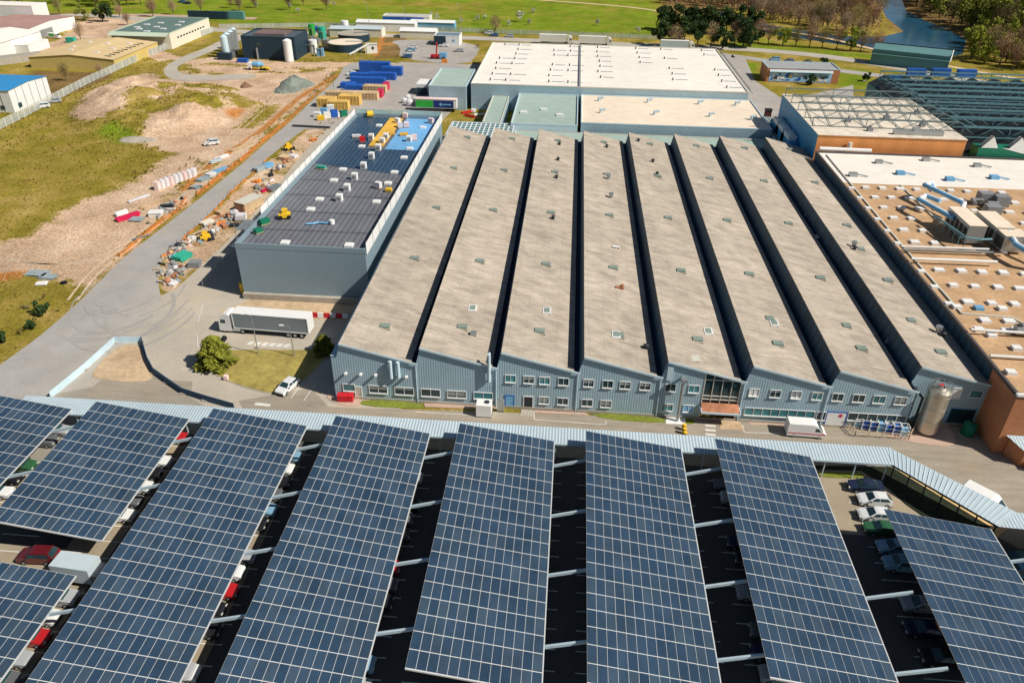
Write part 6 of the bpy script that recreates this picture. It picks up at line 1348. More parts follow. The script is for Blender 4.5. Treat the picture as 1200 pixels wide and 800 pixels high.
# ------------------------------------------------------------------ crates, bins, stores on the far yard
m_gold = mat('golden_timber', (.70, .46, .13), .85, var=.2, vs=2)
def crate_stack(u, v, sx_, sy_, h, m, label, cat='crate stack', rz=0, rows=4):
    x, y = G(u, v, 0); t = thing('crate_stack', (x, y, .07), label, cat, None, rz)
    for k in range(rows):
        z0_ = h*k/rows; mb = MB(); mb.box(-sx_/2, -sy_/2, z0_+.05, sx_/2, sy_/2, z0_+h/rows-.06)
        n = int(sx_/1.1)
        for j in range(n+1): xk = -sx_/2+j*sx_/n; mb.box(xk-.07, -sy_/2-.08, z0_, xk+.07, -sy_/2, z0_+h/rows)
        mb.build('crate', m, t)
    return t
for a in ((384, 124.5, 6, 4, 2.9, m_gold, 'golden timber crates closest to the tool stacks'), (397, 128, 7, 3, 2.8, m_gold, 'golden timber crates in front of the second golden stack'), (411, 122, 7, 4, 3.1, m_gold, 'golden timber crates touching the pale concrete strip'), (400, 117, 10, 3.5, 2.9, m_wood, 'pale timber crates behind the golden ones'), (430, 116, 8, 3.5, 2.4, m_wood, 'timber crates with crimson ends left of the blue bins'), (440, 108, 8, 3.5, 2.4, m_wood, 'timber crates with crimson ends furthest right')):
    crate_stack(*a)
for u, v in ((446, 113.5), (453, 105)):
    x, y = G(u, v, 0); small('crimson_crate', 'crimson crate at the %s end of the timber crates' % ('near' if v > 110 else 'far'), 'crate', x, y, .07, lambda mb: (mb.box(-.9, -1.7, 0, .9, 1.7, 2.2), mb.box(-1, -1.8, 2.2, 1, 1.8, 2.32)), m_magenta)
for k, (u, v, sx_, h, lb) in enumerate(((418, 107, 8, 2.2, 'blue bin row behind the golden crates'), (408, 103, 5, 1.8, 'short blue bin row at the left'), (432, 98, 13, 2.2, 'long blue bin row in the middle'), (428, 93, 11, 2.2, 'blue bin row fourth from the crates'), (449, 93, 10, 2.4, 'blue bin row next to the open asphalt'), (440, 84.5, 12, 3.8, 'tallest blue bin block at the back'), (460, 88, 8, 3, 'blue bin block furthest right'))):
    x, y = G(u, v, 0); t = thing('bin_row', (x, y, .07), lb, 'bins')
    n = int(sx_/1.3)
    for j in range(n):
        mb = MB(); xa = -sx_/2+j*sx_/n; mb.box(xa+.04, -1.6, 0, xa+sx_/n-.04, 1.6, h-.12*(j % 2)); mb.box(xa+.14, -1.5, h-.1, xa+sx_/n-.14, 1.5, h-.02+.05*(j % 3)); mb.build('bin', m_bluep, t)
tool = [(372, 137, m_white), (380, 134, m_skyp), (388, 132, m_white), (376, 141, m_yelp), (384, 139, m_white), (392, 138, m_bluep), (399, 137, m_white), (403, 137, m_green), (396, 128, m_pink), (388, 127, m_pink)]
tlb = ['white', 'light blue', 'bright white', 'yellow topped', 'white strapped', 'blue', 'white tall', 'dark green', 'pinkish', 'pale pink']
tps = ['at the left end of the tool stacks', 'behind the left tool stacks', 'in the middle of the tool stacks', 'nearest the road in the tool stacks', 'in the front row of tool stacks', 'beside the green container', 'touching the green container', 'at the right end of the tool stacks', 'in front of the golden crates', 'left of the golden crates']
for k, (u, v, m_) in enumerate(tool):
    x, y = G(u, v, 0); small('material_pallet', tlb[k]+' pallet load '+tps[k], 'pallet', x, y, .07, f_pallet(1.3+.5*(k % 3), 4, 2.2, 1.6), [m_, m_wood], rz=.1*k)
x, y = G(512, 130, 0); t = thing('curtain_trailer', (x, y, .07), 'long trailer with bright green and dark blue side', 'trailer'); mb = MB(); mb.box(-6.8, -1.25, 1.1, 6.8, 1.25, 3.9); bd = mb.build('body', m_white, t); mb = MB(); mb.box(-6.7, -1.3, 1.3, -1, -1.26, 3.6); mb.build('green_curtain', m_greenp, bd); mb = MB(); mb.box(-.9, -1.3, 1.3, 5.8, -1.26, 3.6); mb.build('blue_curtain', mat('navy_curtain', (.01, .03, .16), .6, var=.1), bd); mb = MB(); mb.box(-6.85, -1.35, 3.9, 6.85, 1.3, 4.05); mb.build('roof', m_pink, t)
for xk in (3, 4.3, 5.6):
    for s_ in (-1, 1): mb = MB(); mb.cyl((xk, s_-.15, .5), .5, .3, 12, axis='y'); mb.build('wheel', m_black, t)
mb = MB(); mb.cyl((1.6, -1.33, 2.4), .5, .02, 12, axis='y'); mb.poly([(2.3, -1.33, 2.2), (5, -1.33, 2.2), (5, -1.33, 2.6), (2.3, -1.33, 2.6)]); mb.build('emblem', m_skyp, bd)
x, y = G(497, 108, 0); t = thing('parked_trailer', (x, y, .07), 'white box trailer with dark front left of the small grey hall', 'trailer'); mb = MB(); mb.box(-2, -4, .9, 2.2, 4, 3.6); mb.build('body', m_white, t); mb = MB(); mb.box(-1.8, -4.6, .3, 1.9, -4.02, 2.4); mb.build('nose', m_navy, t)
x, y = G(480, 124, 0); small('white_bag_pile', 'heap of white sacks left of the green trailer', 'sacks', x, y, .07, lambda mb: [f_b(mb) for f_b in [f_bag(2.2)]], m_bag)
for k, (u, v) in enumerate(((474, 121), (487, 120), (478, 117))): x, y = G(u, v, 0); small('white_sack', 'single white sack %s the white sack heap' % ('left of', 'right of', 'behind')[k], 'sack', x, y, .07, f_bag(1.8), m_bag)
for k, (u, v, m_) in enumerate(((548, 133, m_red), (556, 131, m_white), (552, 137, m_red), (562, 135, m_white))): x, y = G(u, v, 0); small('steel_bundle', '%s steel bundle, %s behind the glass roofed annex' % ('red' if m_ is m_red else 'white', ORD[k]), 'steel bundle', x, y, .07, lambda mb: [mb.bar((-2, -.5+j*.35, .2+.2*(j % 2)), (2, -.5+j*.35+.4, .3+.2*(j % 2)), .2) for j in range(5)], m_, rz=.5+k)
x, y = G(512, 69, 0); t = thing('mobile_crane', (x, y, .07), 'small red crane on the back car park', 'crane'); mb = MB(); mb.box(-2.5, -1.2, .5, 1.2, 1.2, 1.5); mb.build('chassis', m_red, t); mb = MB(); mb.bar((-.2, 0, 1.5), (.2, 0, 6.5), .6, .5); mb.build('boom', m_red, t); mb = MB(); mb.box(1.3, -1.2, .4, 4.2, 1.2, 2.4); mb.build('cab', m_skyp, t)
for xk in (-1.8, .4, 3): mb = MB(); mb.cyl((xk, -1.35, .5), .5, .3, 12, axis='y'); mb.build('wheel', m_black, t)
x, y = G(521, 74, 0); small('traffic_barrier', 'orange red barrier block beside the red crane', 'barrier', x, y, .07, lambda mb: (mb.box(-1.2, -.4, 0, 1.2, .4, 1.2), mb.box(-.9, -.3, 1.2, .9, .3, 1.5)), m_orange)
x, y = G(546, 126, 0); small('bar_stack', 'dark long bars lying on the road verge by the hall', 'bars', *G(365, 149, 0), .07, lambda mb: [mb.bar((-6, -.6+j*.4, .2), (6, -.6+j*.4-.6, .2), .2) for j in range(4)], m_dark)
# ------------------------------------------------------------------ materials along the road
rr = random.Random(3)
def sheets(lb, u, v, sx_, sy_, h, m, rz, n=4):
    x, y = G(u, v, 0); small('sheet_stack', lb, 'sheet stack', x, y, .06, lambda mb: [mb.obox((rr.uniform(-.1, .1), rr.uniform(-.1, .1), h*(j+.5)/n), sx_*rr.uniform(.9, 1), sy_*rr.uniform(.88, 1), h/n*.85, rr.uniform(-.06, .06)) for j in range(n)], m, rz=rz)
ra = 1.45   # the run of the road in plan
# white insulation blocks: a row of upright blocks
for k in range(9):
    x, y = G(186+k*5.2, 222-k*1.9, 0); small('insulation_block', 'white upright insulation pack, %s of the row beside the dirt track' % ORD[k], 'insulation pack', x, y, 0, (lambda kk: lambda mb: (mb.box(-.55, -.9, .05, .5, .9, 2.0), mb.box(-.52, -.85, 2.0, .47, .85, 2.12), mb.box(-.3, -.91, .6, .2, -.9, 1.9)))(k), m_bag if k % 3 else m_pink, 'white insulation packs beside the dirt track')
for a in (('pale long timber lengths left of the insulation packs', 163, 234, .8, 6, .4, m_bag, -.5), ('pale long timber beam in front of the insulation packs', 182, 238, .7, 9, .4, m_wood, -.4), ('crimson sheet pack on the bare earth', 150, 256, 1.3, 5.5, .8, m_magenta, -.6), ('white sheet pack touching the crimson pack', 143, 252, 1.0, 3.0, .9, m_white, -.5), ('grey slatted sheet pack right of the crimson pack', 160, 258, 3, 2.2, .4, m_tarp, 0.), ('white crumpled sheets near the orange netting', 183, 252, 3, 2.4, .9, m_white, .3), ('dark bundle with orange strap behind the white sheets', 196, 243, 3, 1.2, .6, m_dark, .3), ('teal board pack nearest the insulation packs', 238, 211, 2.2, 3.6, .6, m_tarp, -.3), ('small white board pack behind the teal pack', 247, 206, 2, 2.5, .7, m_bag, -.3), ('long turquoise board pack at the road edge', 257, 201, 1.2, 5.5, .6, m_skyp, -.35), ('pale green tarpaulin pack beside the teal pack', 230, 220, 2.2, 2.2, .4, m_tarp, -.4), ('white plank pack on the grass beside the road', 260, 186, 1.2, 5, .7, m_white, -.4), ('dark tipped plank pack beside the white plank pack', 253, 190, 1, 4, .7, m_walkd, -.4), ('long pale boards furthest along the road verge', 283, 173, 1.2, 9, .3, m_wood, -.35), ('light boards on the grass above the teal pack', 236, 203, 1., 4.5, .3, m_wood, -.4), ('grey pipe lengths by the near orange netting', 165, 279, .9, 3.5, .3, m_grey, -.5)):
    sheets(*a)
for a in (('sea green sheet pack beside the rubble heap', 214, 303, 2.6, 3.6, 1., m_tealp, -.3), ('pale grey pallet box beside the sea green sheets', 229, 312, 2.4, 1.8, 1.1, m_grey, 0.1), ('light timber frames next to the yellow drum', 236, 274, 1.6, 4.5, .5, m_wood, -.35), ('pale timber boards left of the yellow drum', 229, 279, 1.4, 5, .5, m_wood, -.5), ('grey steel channels along the orange netting', 216, 284, .8, 7, .4, m_grey, -.45), ('white crate box near the timber container', 283, 258, 2.4, 2, 1.4, m_bag, .2), ('dark grey sheet pack before the white crate box', 277, 265, 3, 1.3, .5, m_dark, .1), ('blue grey pipe stack at the road edge', 304, 200, 2, 3.4, 1., m_tarp, -.4), ('teal pipe stack next to the blue grey one', 314, 196, 2, 3, 1., m_skyp, -.4), ('pale board stack at the far end of the debris strip', 334, 186, 2.6, 3, .8, m_wood, -.3), ('white sheet stack near the safety screen', 342, 184, 3.2, 2.4, .6, m_bag, -.2), ('crimson and white beam pack by the hall side', 313, 223, .8, 4, .6, m_magenta, -.4), ('grey scaffold tube stack against the hall', 322, 222, 2.5, 4, .8, m_metal, -.5), ('brown timber offcut stack behind the netting', 262, 250, 2.2, 3, .7, m_wood, -.6), ('long rusty bars beside the netting', 250, 257, .8, 6, .3, m_rust, -.5), ('pale gravel board stack mid strip', 243, 262, 1.6, 3, .6, m_crwall, -.4)):
    sheets(*a)
x, y = G(293, 244, 0); t = thing('timber_box', (x, y, .05), 'large pale timber box with open slatted end beside the hall', 'timber box', None, -.35); mb = MB(); mb.box(-1.5, -3.2, .1, 1.5, 3.2, 2.2); mb.build('sides', m_wood, t); mb = MB()
for k in range(5): mb.box(-1.4+k*.6, -3.3, 0, -1.2+k*.6, -3.2, 2.4)
mb.build('end_slats', m_rust, t); mb = MB(); mb.box(-1.6, -3.3, 2.2, 1.6, 3.3, 2.32); mb.build('lid', m_cream, t)
for (u, v), lb in (((241, 282), 'yellow skid machine in the debris strip'), ((338, 176), 'small yellow loader at the far end of the debris strip')):
    x, y = G(u, v, 0); t = thing('skid_machine', (x, y, .05), lb, 'machine', None, .6); mb = MB(); mb.box(-1., -.7, .35, 1.1, .7, 1.2); mb.build('body', m_yelp, t); mb = MB(); mb.box(-.5, -.5, 1.2, .6, .5, 2.0); mb.build('cab', m_yelp, t); mb = MB(); mb.box(1.1, -.8, .1, 1.8, .8, .7); mb.build('bucket', m_dark, t)
    for xk in (-.7, .7): mb = MB(); mb.cyl((xk, -.85, .4), .4, 1.7, 12, axis='y'); mb.build('wheel', m_black, t)
x, y = G(273, 299, 0); small('yellow_tank', 'yellow tank at the shaded foot of the new hall', 'tank', -27.9, 31.5, .05, f_drum(.8, 1.9), m_yelp)
for k, (u, v, m_, lb) in enumerate(((301, 213, m_orange, 'orange barrier heap near the timber box'), (258, 264, m_orange, 'orange plastic heap in the middle of the debris strip'), (367, 165, m_orange, 'small orange heap by the far safety screen'))):
    x, y = G(u, v, 0); small('netting_heap', lb, 'netting heap', x, y, .05, lambda mb: [mb.obox((rr.uniform(-.8, .8), rr.uniform(-.8, .8), rr.uniform(.2, .6)), rr.uniform(.5, 1.3), rr.uniform(.3, .9), rr.uniform(.2, .5), rr.uniform(0, 3), 0, rr.uniform(-.5, .5)) for j in range(9)], m_)
# orange netting fence along the verge
def netting(pts, lb, m=m_orange, h=.9):
    o = (pts[0][0], pts[0][1], 0); t = thing('safety_netting', o, lb, 'netting'); mb = MB(); pm_ = MB()
    for a, b_ in zip(pts[:-1], pts[1:]):
        a = Vector(a); b_ = Vector(b_); n = max(1, int((b_-a).length/1.6)); pz = h
        for k in range(n):
            p = a+(b_-a)*k/n; q = a+(b_-a)*(k+1)/n; z2 = h*rr.uniform(.55, 1.05); e = rr.uniform(-.25, .25)
            mb.poly([(p.x, p.y, .05), (q.x+e, q.y, .05), (q.x+.3, q.y, z2), (p.x+.3, p.y, pz)]); pz = z2
            if k % 2 == 0: pm_.bar((p.x, p.y, 0), (p.x, p.y, 1.1), .06)
    mb.build('net', m, t, org=o); pm_.build('stakes', m_dark, t, org=o)
netting([G(140, 301), G(160, 284), G(190, 260), G(208, 246), G(218, 232)], 'orange netting along the left road verge, nearest part')
netting([G(230, 228), G(255, 208), G(283, 186), G(308, 164), G(328, 147)], 'orange netting along the left road verge beyond the board packs', h=.7)
netting([G(189, 303), G(221, 275), G(251, 248), G(270, 227), G(303, 197), G(314, 186)], 'orange red netting along the right road verge', h=.8)
# rubble heap and small debris: each piece a thing
DN = {'stone_slab': 'slab', 'broken_board': 'board', 'scrap_pipe': 'pipe', 'cement_sack': 'sack'}
near = ['in the rubble heap at the near end of the strip', 'along the netting beside the road', 'between the yellow machine and the hall', 'below the timber box', 'beyond the timber box', 'on the verge across the road']
regs = [((186, 212), (306, 338), 44), ((200, 245), (268, 300), 36), ((235, 268), (255, 282), 26), ((262, 290), (238, 262), 28), ((300, 345), (180, 225), 40), ((170, 250), (200, 262), 14)]
m_dust = mat('dusty_board', (.48, .40, .30), .95, var=.3, vs=2)
cols = [(m_bag, 'white'), (m_grey, 'grey'), (m_wood, 'tan'), (m_conc, 'beige'), (m_dark, 'black'), (m_dust, 'dusty'), (m_rust, 'rusty'), (m_tarp, 'blue grey')]
for ri, ((ua, ub), (va, vb), n) in enumerate(regs):
    for k in range(n):
        t_ = rr.random(); u = ua+(ub-ua)*t_; 
        if ri == 0: u = rr.uniform(188, 212); v = rr.uniform(308, 335)
        elif ri == 5: u = 175+60*t_; v = 262-45*t_+rr.uniform(-6, 4)
        else: v = vb+(va-vb)*t_+rr.uniform(-5, 6)
        x, y = G(u, v, 0); m_, cn = cols[rr.randrange(8)]; nm = rr.choice(list(DN)); s_ = rr.uniform(.7, 1.5)
        if nm == 'stone_slab': f_ = lambda mb: (mb.obox((0, 0, .2*s_), 1.1*s_, .8*s_, .35*s_, 0, 0, .2), mb.obox((.2, .1, .45*s_), .6*s_, .6*s_, .2, .4))
        elif nm == 'broken_board': f_ = lambda mb: (mb.obox((0, 0, .15), 2.2*s_, .5*s_, .12, 0, 0, .1), mb.obox((.2, .1, .3), 1.8*s_, .35, .1, .3))
        elif nm == 'scrap_pipe': f_ = lambda mb: (mb.tube([(-1.2*s_, 0, .2), (1.2*s_, 0, .25)], .13, 7), mb.tube([(-.9*s_, .3, .2), (1.0*s_, .1, .45)], .1, 7))
        else: f_ = f_bag(.7*s_)
        small(nm, '%s %s lying %s' % (cn, DN[nm], near[ri]), DN[nm], x, y, .05, f_, m_, 'loose pieces '+near[ri], rr.uniform(0, 3))
# gravel heap
def heap(u, v, r, h, m, lb, nm='gravel_heap', sq=1.):
    x, y = G(u, v, 0); mb = MB(); n = 26; rings = 8; k0 = 0
    for j in range(rings+1):
        f_ = j/rings
        for i in range(n):
            a = 2*PI*i/n; q = r*(1-f_)*(1+.12*math.sin(3*a+1)+.06*math.sin(7*a)); mb.v.append((q*math.cos(a)*sq+rr.uniform(-.15, .15), q*math.sin(a)+rr.uniform(-.15, .15), h*(f_**.8)*(1+rr.uniform(-.06, .06)) if j else -.2))
    for j in range(rings):
        for i in range(n): a = j*n+i; b_ = j*n+(i+1) % n; mb.f.append((a, b_, b_+n, a+n)); mb.m.append(0)
    o = mb.build(nm, m, smooth=False); o.location = (x, y, 0); tag(o, lb, 'heap')
heap(346, 100, 6.5, 3.6, m_gravelh, 'grey green gravel heap beside the road'); heap(336, 106, 5, 2.2, m_gravelh, 'lower spill of gravel left of the gravel heap')
heap(160, 164, 3, 1.1, m_conc, 'grey rubble heap at the edge of the spoil ground', 'rubble_heap', 2.); heap(172, 95, 2.5, 1., m_conc, 'pale rubble heap by the plant track', 'rubble_heap', 2.2)
heap(288, 102, 2.2, 1.8, mat('brown_soil', (.22, .13, .08), .95, var=.2), 'small brown soil heap', 'soil_heap')
heap(335, 83, 3, .9, m_earth, 'pale sand heap by the mixer truck', 'sand_heap', 2)
sheets('grey green board sheets on the bare ground at the left', 44, 321, 4.5, 2.4, .3, m_tarp, 0.)
sheets('smaller blue grey board sheets beside the green ones', 57, 325, 3.4, 2, .3, m_tarp, -.1)
sheets('white plastic sheet on the dry grass', 49, 333, 2., 1.5, .3, m_white, .3)
small('scrap_tyre', 'black scrap tyre on the dry grass', 'scrap tyre', *G(75, 332, 0), .02, lambda mb: (mb.cyl((0, 0, 0), .6, .3, 16), mb.cyl((0, 0, .3), .5, .06, 16)), m_black)  # old tyre lying flat, built as a disc with a thin raised top
x, y = G(84, 50, 0); small('green_container', 'small green container behind the ochre hall', 'container', x, y, .05, lambda mb: (mb.box(-1.8, -1.2, 0, 1.8, 1.2, 1.9), mb.box(-1.9, -1.3, 1.9, 1.9, 1.3, 2.05)), m_tealp)
for k, (u, v, L_, m_, lb) in enumerate(((234, 22, 11, m_navy, 'dark blue container, left of three behind the cream hall'), (254, 22.5, 12, m_navy, 'dark blue container in the middle behind the cream hall'), (278, 22.5, 8, m_tealwall, 'teal container, right of three behind the cream hall'))):
    x, y = G(u, v, 0); container(x, y, L_, m_, lb, h=3.6)
for k, (u, v, lb) in enumerate(((1050, 98, 'blue skip left of the long blue one behind the truss hall'), (1101, 90, 'long blue skip in the middle behind the truss hall'), (1131, 91, 'blue skip right of the long one behind the truss hall'), (1072, 90, 'dark blue skip behind the truss hall'))):
    x, y = G(u, v, 0); container(x, max(y, 184), 7, m_bluep, lb, h=3., name='skip', cat='skip')
# ------------------------------------------------------------------ vegetation
def crown_mesh(name, kind, m, seed, R=3., Hh=6., n=900, base=1.5):
    r = np.random.RandomState(seed); mb = MB(); 
    if kind == 'conifer':
        for k in range(n):
            t_ = r.rand()**1.3; z = base+Hh*t_; rad = R*(1-t_)**.5*min(1, .75+t_*2)*(.6+.45*r.rand()); a = r.rand()*2*PI; s_ = .42*(1-.4*t_)
            lob = 1+.22*math.sin(a*5+z*2)+.16*math.sin(a*3-z*3.1)+.12*math.sin(a*9+z*5)
            c = np.array([rad*lob*math.cos(a), rad*lob*math.sin(a), z]); u = r.randn(3); u[2] = abs(u[2])*.3; u /= np.linalg.norm(u); v_ = np.cross(u, [0, 0, 1]); v_ = v_/(np.linalg.norm(v_)+1e-6); w3 = np.cross(u, v_)
            mb.poly([c-u*s_, c+v_*s_*.6+w3*.1, c+u*s_, c-v_*s_*.6])
    elif kind == 'leafy':
        cl = [(r.randn(3)*np.array([R*.45, R*.45, Hh*.22])+np.array([0, 0, base+Hh*.5]), R*r.uniform(.3, .5)) for _ in range(11)]
        for k in range(n):
            c0, rr_ = cl[r.randint(11)]; d = r.randn(3); d /= np.linalg.norm(d); c = c0+d*rr_*r.uniform(.6, 1.05); s_ = r.uniform(.18, .4)*max(1, R/3.2)
            u = r.randn(3); u /= np.linalg.norm(u); v_ = np.cross(u, r.randn(3)); v_ /= np.linalg.norm(v_)
            mb.poly([c-u*s_, c-v_*s_*.7, c+u*s_, c+v_*s_*.7])
    else: # bare: fine branching twigs
        def grow(p, d, L_, w_, lv):
            q = p+d*L_; side_ = np.cross(d, [.3, .5, .8]); side_ /= np.linalg.norm(side_)+1e-6; s2 = np.cross(d, side_)
            mb.poly([p-side_*w_, q-side_*w_*.5, q+side_*w_*.5, p+side_*w_]); 
            if lv < 2: mb.poly([p-s2*w_, q-s2*w_*.5, q+s2*w_*.5, p+s2*w_])
            if lv >= 5: return
            for _ in range(3 if lv < 4 else 4):
                nd = d+r.randn(3)*(.45 if lv < 2 else .6); nd[2] += .15; nd /= np.linalg.norm(nd); grow(p+(q-p)*r.uniform(.5, 1), nd, L_*r.uniform(.6, .85), w_*.58, lv+1)
        for k in range(n):
            d = r.randn(3); d /= np.linalg.norm(d); c = np.array([0, 0, base+Hh*.52])+d*np.array([R*.85, R*.85, Hh*.46])*r.rand()**.5; u = r.randn(3); u[2] = abs(u[2])+.5; u /= np.linalg.norm(u); L3 = r.uniform(.5, 1.3); v_ = np.cross(u, r.randn(3)); v_ /= np.linalg.norm(v_); w3 = r.uniform(.03, .07)
            mb.poly([c-u*L3/2, c-u*L3*.1+v_*w3, c+u*L3/2, c-u*L3*.1-v_*w3])
        for _ in range(3): grow(np.array([0, 0, base*.9]), np.array([r.randn()*.3, r.randn()*.3, 1.])/1.1, Hh*.30, .16, 1)
    me_ = bpy.data.meshes.new(name); me_.from_pydata([tuple(v) for v in mb.v], [], mb.f); me_.materials.append(m); me_.update(); return me_
def trunk_mesh(h, r0, seed):
    r = random.Random(seed); mb = MB(); pts = [(0, 0, -.1)]; n = 4
    k = 8; rad = [r0*1.3, r0, r0*.8, r0*.6, r0*.35]; p = [(0, 0), (0, 0)]; 
    rings = []
    for j in range(5):
        cx, cy = (r.uniform(-.1, .1)*j, r.uniform(-.1, .1)*j); rings.append((cx, cy, h*j/4-.1, rad[j]))
    for (cx, cy, z, q) in rings:
        for i in range(k): a = 2*PI*i/k; mb.v.append((cx+q*math.cos(a), cy+q*math.sin(a), z))
    for j in range(4):
        for i in range(k): a = j*k+i; b_ = j*k+(i+1) % k; mb.f.append((a, b_, b_+k, a+k)); mb.m.append(0)
    for i in range(4):
        a = i*1.6+r.random(); mb.bar((rings[3][0], rings[3][1], rings[3][2]), (rings[3][0]+h*.35*math.cos(a), rings[3][1]+h*.35*math.sin(a), rings[3][2]+h*.4), r0*.5)
    me_ = bpy.data.meshes.new('trunk'); me_.from_pydata(mb.v, [], mb.f); me_.materials.append(m_bark); me_.update(); return me_
TR = {}
def variants(key, kind, m, R, Hh, n, base, th, tr, cnt=3):
    TR[key] = [(crown_mesh('crown', kind, m, 100+hash(key) % 1 + i*7+len(key), R, Hh, n, base), trunk_mesh(th, tr, i)) for i in range(cnt)]
variants('ever', 'leafy', m_ever, 4.2, 9, 2200, 1.8, 5, .35)
variants('bare', 'bare', m_twig, 4, 9, 1500, 2.2, 3.2, .25)
variants('red', 'bare', m_twig2, 4, 9, 1500, 2.2, 3.2, .25)
variants('oliv', 'bare', m_twig3, 4, 9, 1500, 2.2, 3.2, .25)
variants('spring', 'leafy', m_spring, 3.8, 8, 1500, 1.8, 4.5, .28)
variants('olive', 'leafy', m_olive, 3.8, 8, 1500, 1.8, 4.5, .28)
variants('bloss', 'leafy', m_bloss, 1.6, 3.0, 260, 1.0, 1.6, .12)
variants('con', 'conifer', m_thuja, 2.7, 5.0, 4200, .1, 3.5, .3, 2)
variants('conlow', 'leafy', m_ever, 1.5, 2.6, 500, .3, 1.4, .12)
variants('scrub', 'bare', m_twig3, 2.2, 3.2, 0, .2, .6, .1)
tcount = 0
def tree(key, x, y, s, label, group=None, rz=None, cat='tree', name='tree', z=0):
    global tcount
    tcount += 1; c_, t_ = TR[key][tcount % len(TR[key])]
    r = bpy.data.objects.new(name, None); COL.objects.link(r); r.location = (x, y, z); r.scale = (s, s, s*random.uniform(.9, 1.1)); r.rotation_euler = (0, 0, random.uniform(0, 6.28) if rz is None else rz)
    tag(r, label, cat, group)
    a = bpy.data.objects.new('crown', c_); COL.objects.link(a); a.parent = r
    b_ = bpy.data.objects.new('trunk', t_); COL.objects.link(b_); b_.parent = r
    return r
x, y = G(254, 428, 0); tree('con', x, y, 1.0, 'yellow green conifer bush on the corner of the dry lawn', cat='conifer', name='conifer_tree')
x, y = G(374, 415, 0); tree('con', x+.8, y+.5, .62, 'smaller bush half in the shade of the sheds', cat='bush', name='conifer_tree')
for k, (u, v) in enumerate(((777, 56), (790, 58), (803, 50), (818, 58), (834, 58), (848, 59), (862, 57), (872, 58), (881, 57))):
    x, y = G(u, v, 0); tree('ever' if k not in (1, 4, 6) else 'bare', x, y+4, 1.05, ('dark evergreen' if k not in (1, 4, 6) else 'bare brown tree')+', %s from the left in the dark clump behind the white roof' % ORD[k], name='evergreen_tree' if k not in (1, 4, 6) else 'bare_tree')
for k in range(9):
    x, y = G(778+k*12.5, 38+k*.8, 0); tree('ever', x, y+6, 1.15, 'dark evergreen in the back row of the dark clump, %s from the left' % ORD[k], name='evergreen_tree')
for k, (u, v, ky) in enumerate(((900, 52, 'bare'), (917, 54, 'spring'), (932, 55, 'oliv'), (948, 56, 'red'), (963, 57, 'oliv'), (980, 58, 'red'), (996, 60, 'spring'), (1008, 61, 'bare'), (1025, 62, 'red'), (888, 51, 'red'), (950, 48, 'bare'))):
    x, y = G(u, v, 0); tree(ky, x, y, .95, 'small %s roadside tree, %s from the dark clump' % ({'bare': 'bare brown', 'spring': 'yellow green', 'oliv': 'olive twigged', 'red': 'reddish twigged'}[ky], ORD[k]), name='roadside_tree')
# woods: region sampling on both banks
rs2 = np.random.RandomState(8)
def inpoly(p, poly): return bool(inside(np.array([p[0]]), np.array([p[1]]), poly)[0])
def wood(poly_px, n, keys, probs, lbl, grp, smin=.9, smax=1.5, mind=5.):
    poly = px(*poly_px); xs_ = [p[0] for p in poly]; ys_ = [p[1] for p in poly]; pts = []; tries = 0
    while len(pts) < n and tries < n*60:
        tries += 1; p = (rs2.uniform(min(xs_), max(xs_)), rs2.uniform(min(ys_), max(ys_)))
        if not inpoly(p, poly) or sdf(np.array([p[0]]), np.array([p[1]]), rv)[0] > -3: continue
        if any((p[0]-q[0])**2+(p[1]-q[1])**2 < mind**2 for q in pts): continue
        pts.append(p); ky = keys[int(np.searchsorted(np.cumsum(probs), rs2.rand()))]
        d = {'bare': 'bare brown', 'red': 'bare reddish', 'oliv': 'olive twigged', 'spring': 'yellow green', 'olive': 'olive green', 'ever': 'dark evergreen'}[ky]
        tree(ky, p[0], p[1], rs2.uniform(smin, smax), d+' tree '+lbl, d+' trees '+grp, name={'bare': 'bare_tree', 'red': 'reddish_tree', 'oliv': 'olive_twigged_tree', 'spring': 'leafy_tree', 'olive': 'leafy_tree', 'ever': 'evergreen_tree'}[ky])
# far bank of the pond, right
wood([(1100, 0), (1064, -8), (1075, 12), (1110, 26), (1140, 38), (1180, 52), (1230, 64), (1260, 20), (1230, -30), (1090, -30)], 250, ['bare', 'oliv', 'olive', 'red', 'ever', 'spring'], [.17, .30, .22, .06, .03, .22], 'in the wood beyond the pond', 'in the wood beyond the pond', .75, 1.9, 4.5)
wood([(1132, 50), (1150, 48), (1250, 72), (1270, 100), (1200, 88), (1135, 70)], 36, ['red', 'spring', 'oliv'], [.3, .55, .15], 'on the near bank below the wood', 'on the near bank below the wood', .9, 1.3, 4.5)
# woodland band between river and path (centre top)
wood([(770, -12), (850, -25), (1020, -25), (1022, 8), (1034, 30), (1028, 39), (985, 38), (905, 26), (850, 10), (770, 4)], 260, ['bare', 'red', 'oliv'], [.5, .25, .25], 'in the brown wood across the river', 'in the brown wood across the river', .6, 1.4, 4.5)
wood([(845, 24), (900, 32), (960, 42), (1020, 50), (1010, 36), (950, 30), (890, 20)], 10, ['bare', 'red'], [.5, .5], 'on the strip between path and river', 'between path and river', .7, 1., 7)
wood([(-30, 15), (60, 6), (120, 10), (150, 14), (170, 4), (100, -14), (-60, -8)], 70, ['bare', 'red', 'oliv', 'spring'], [.4, .25, .25, .1], 'in the thin wood at the upper left', 'at the upper left', .9, 1.3, 6)
wood([(60, 20), (170, 22), (300, 14), (420, 14), (420, 6), (300, 4), (180, 10)], 12, ['red', 'bare'], [.5, .5], 'along the field edge at the upper left', 'along the field edge', .6, .9, 8)
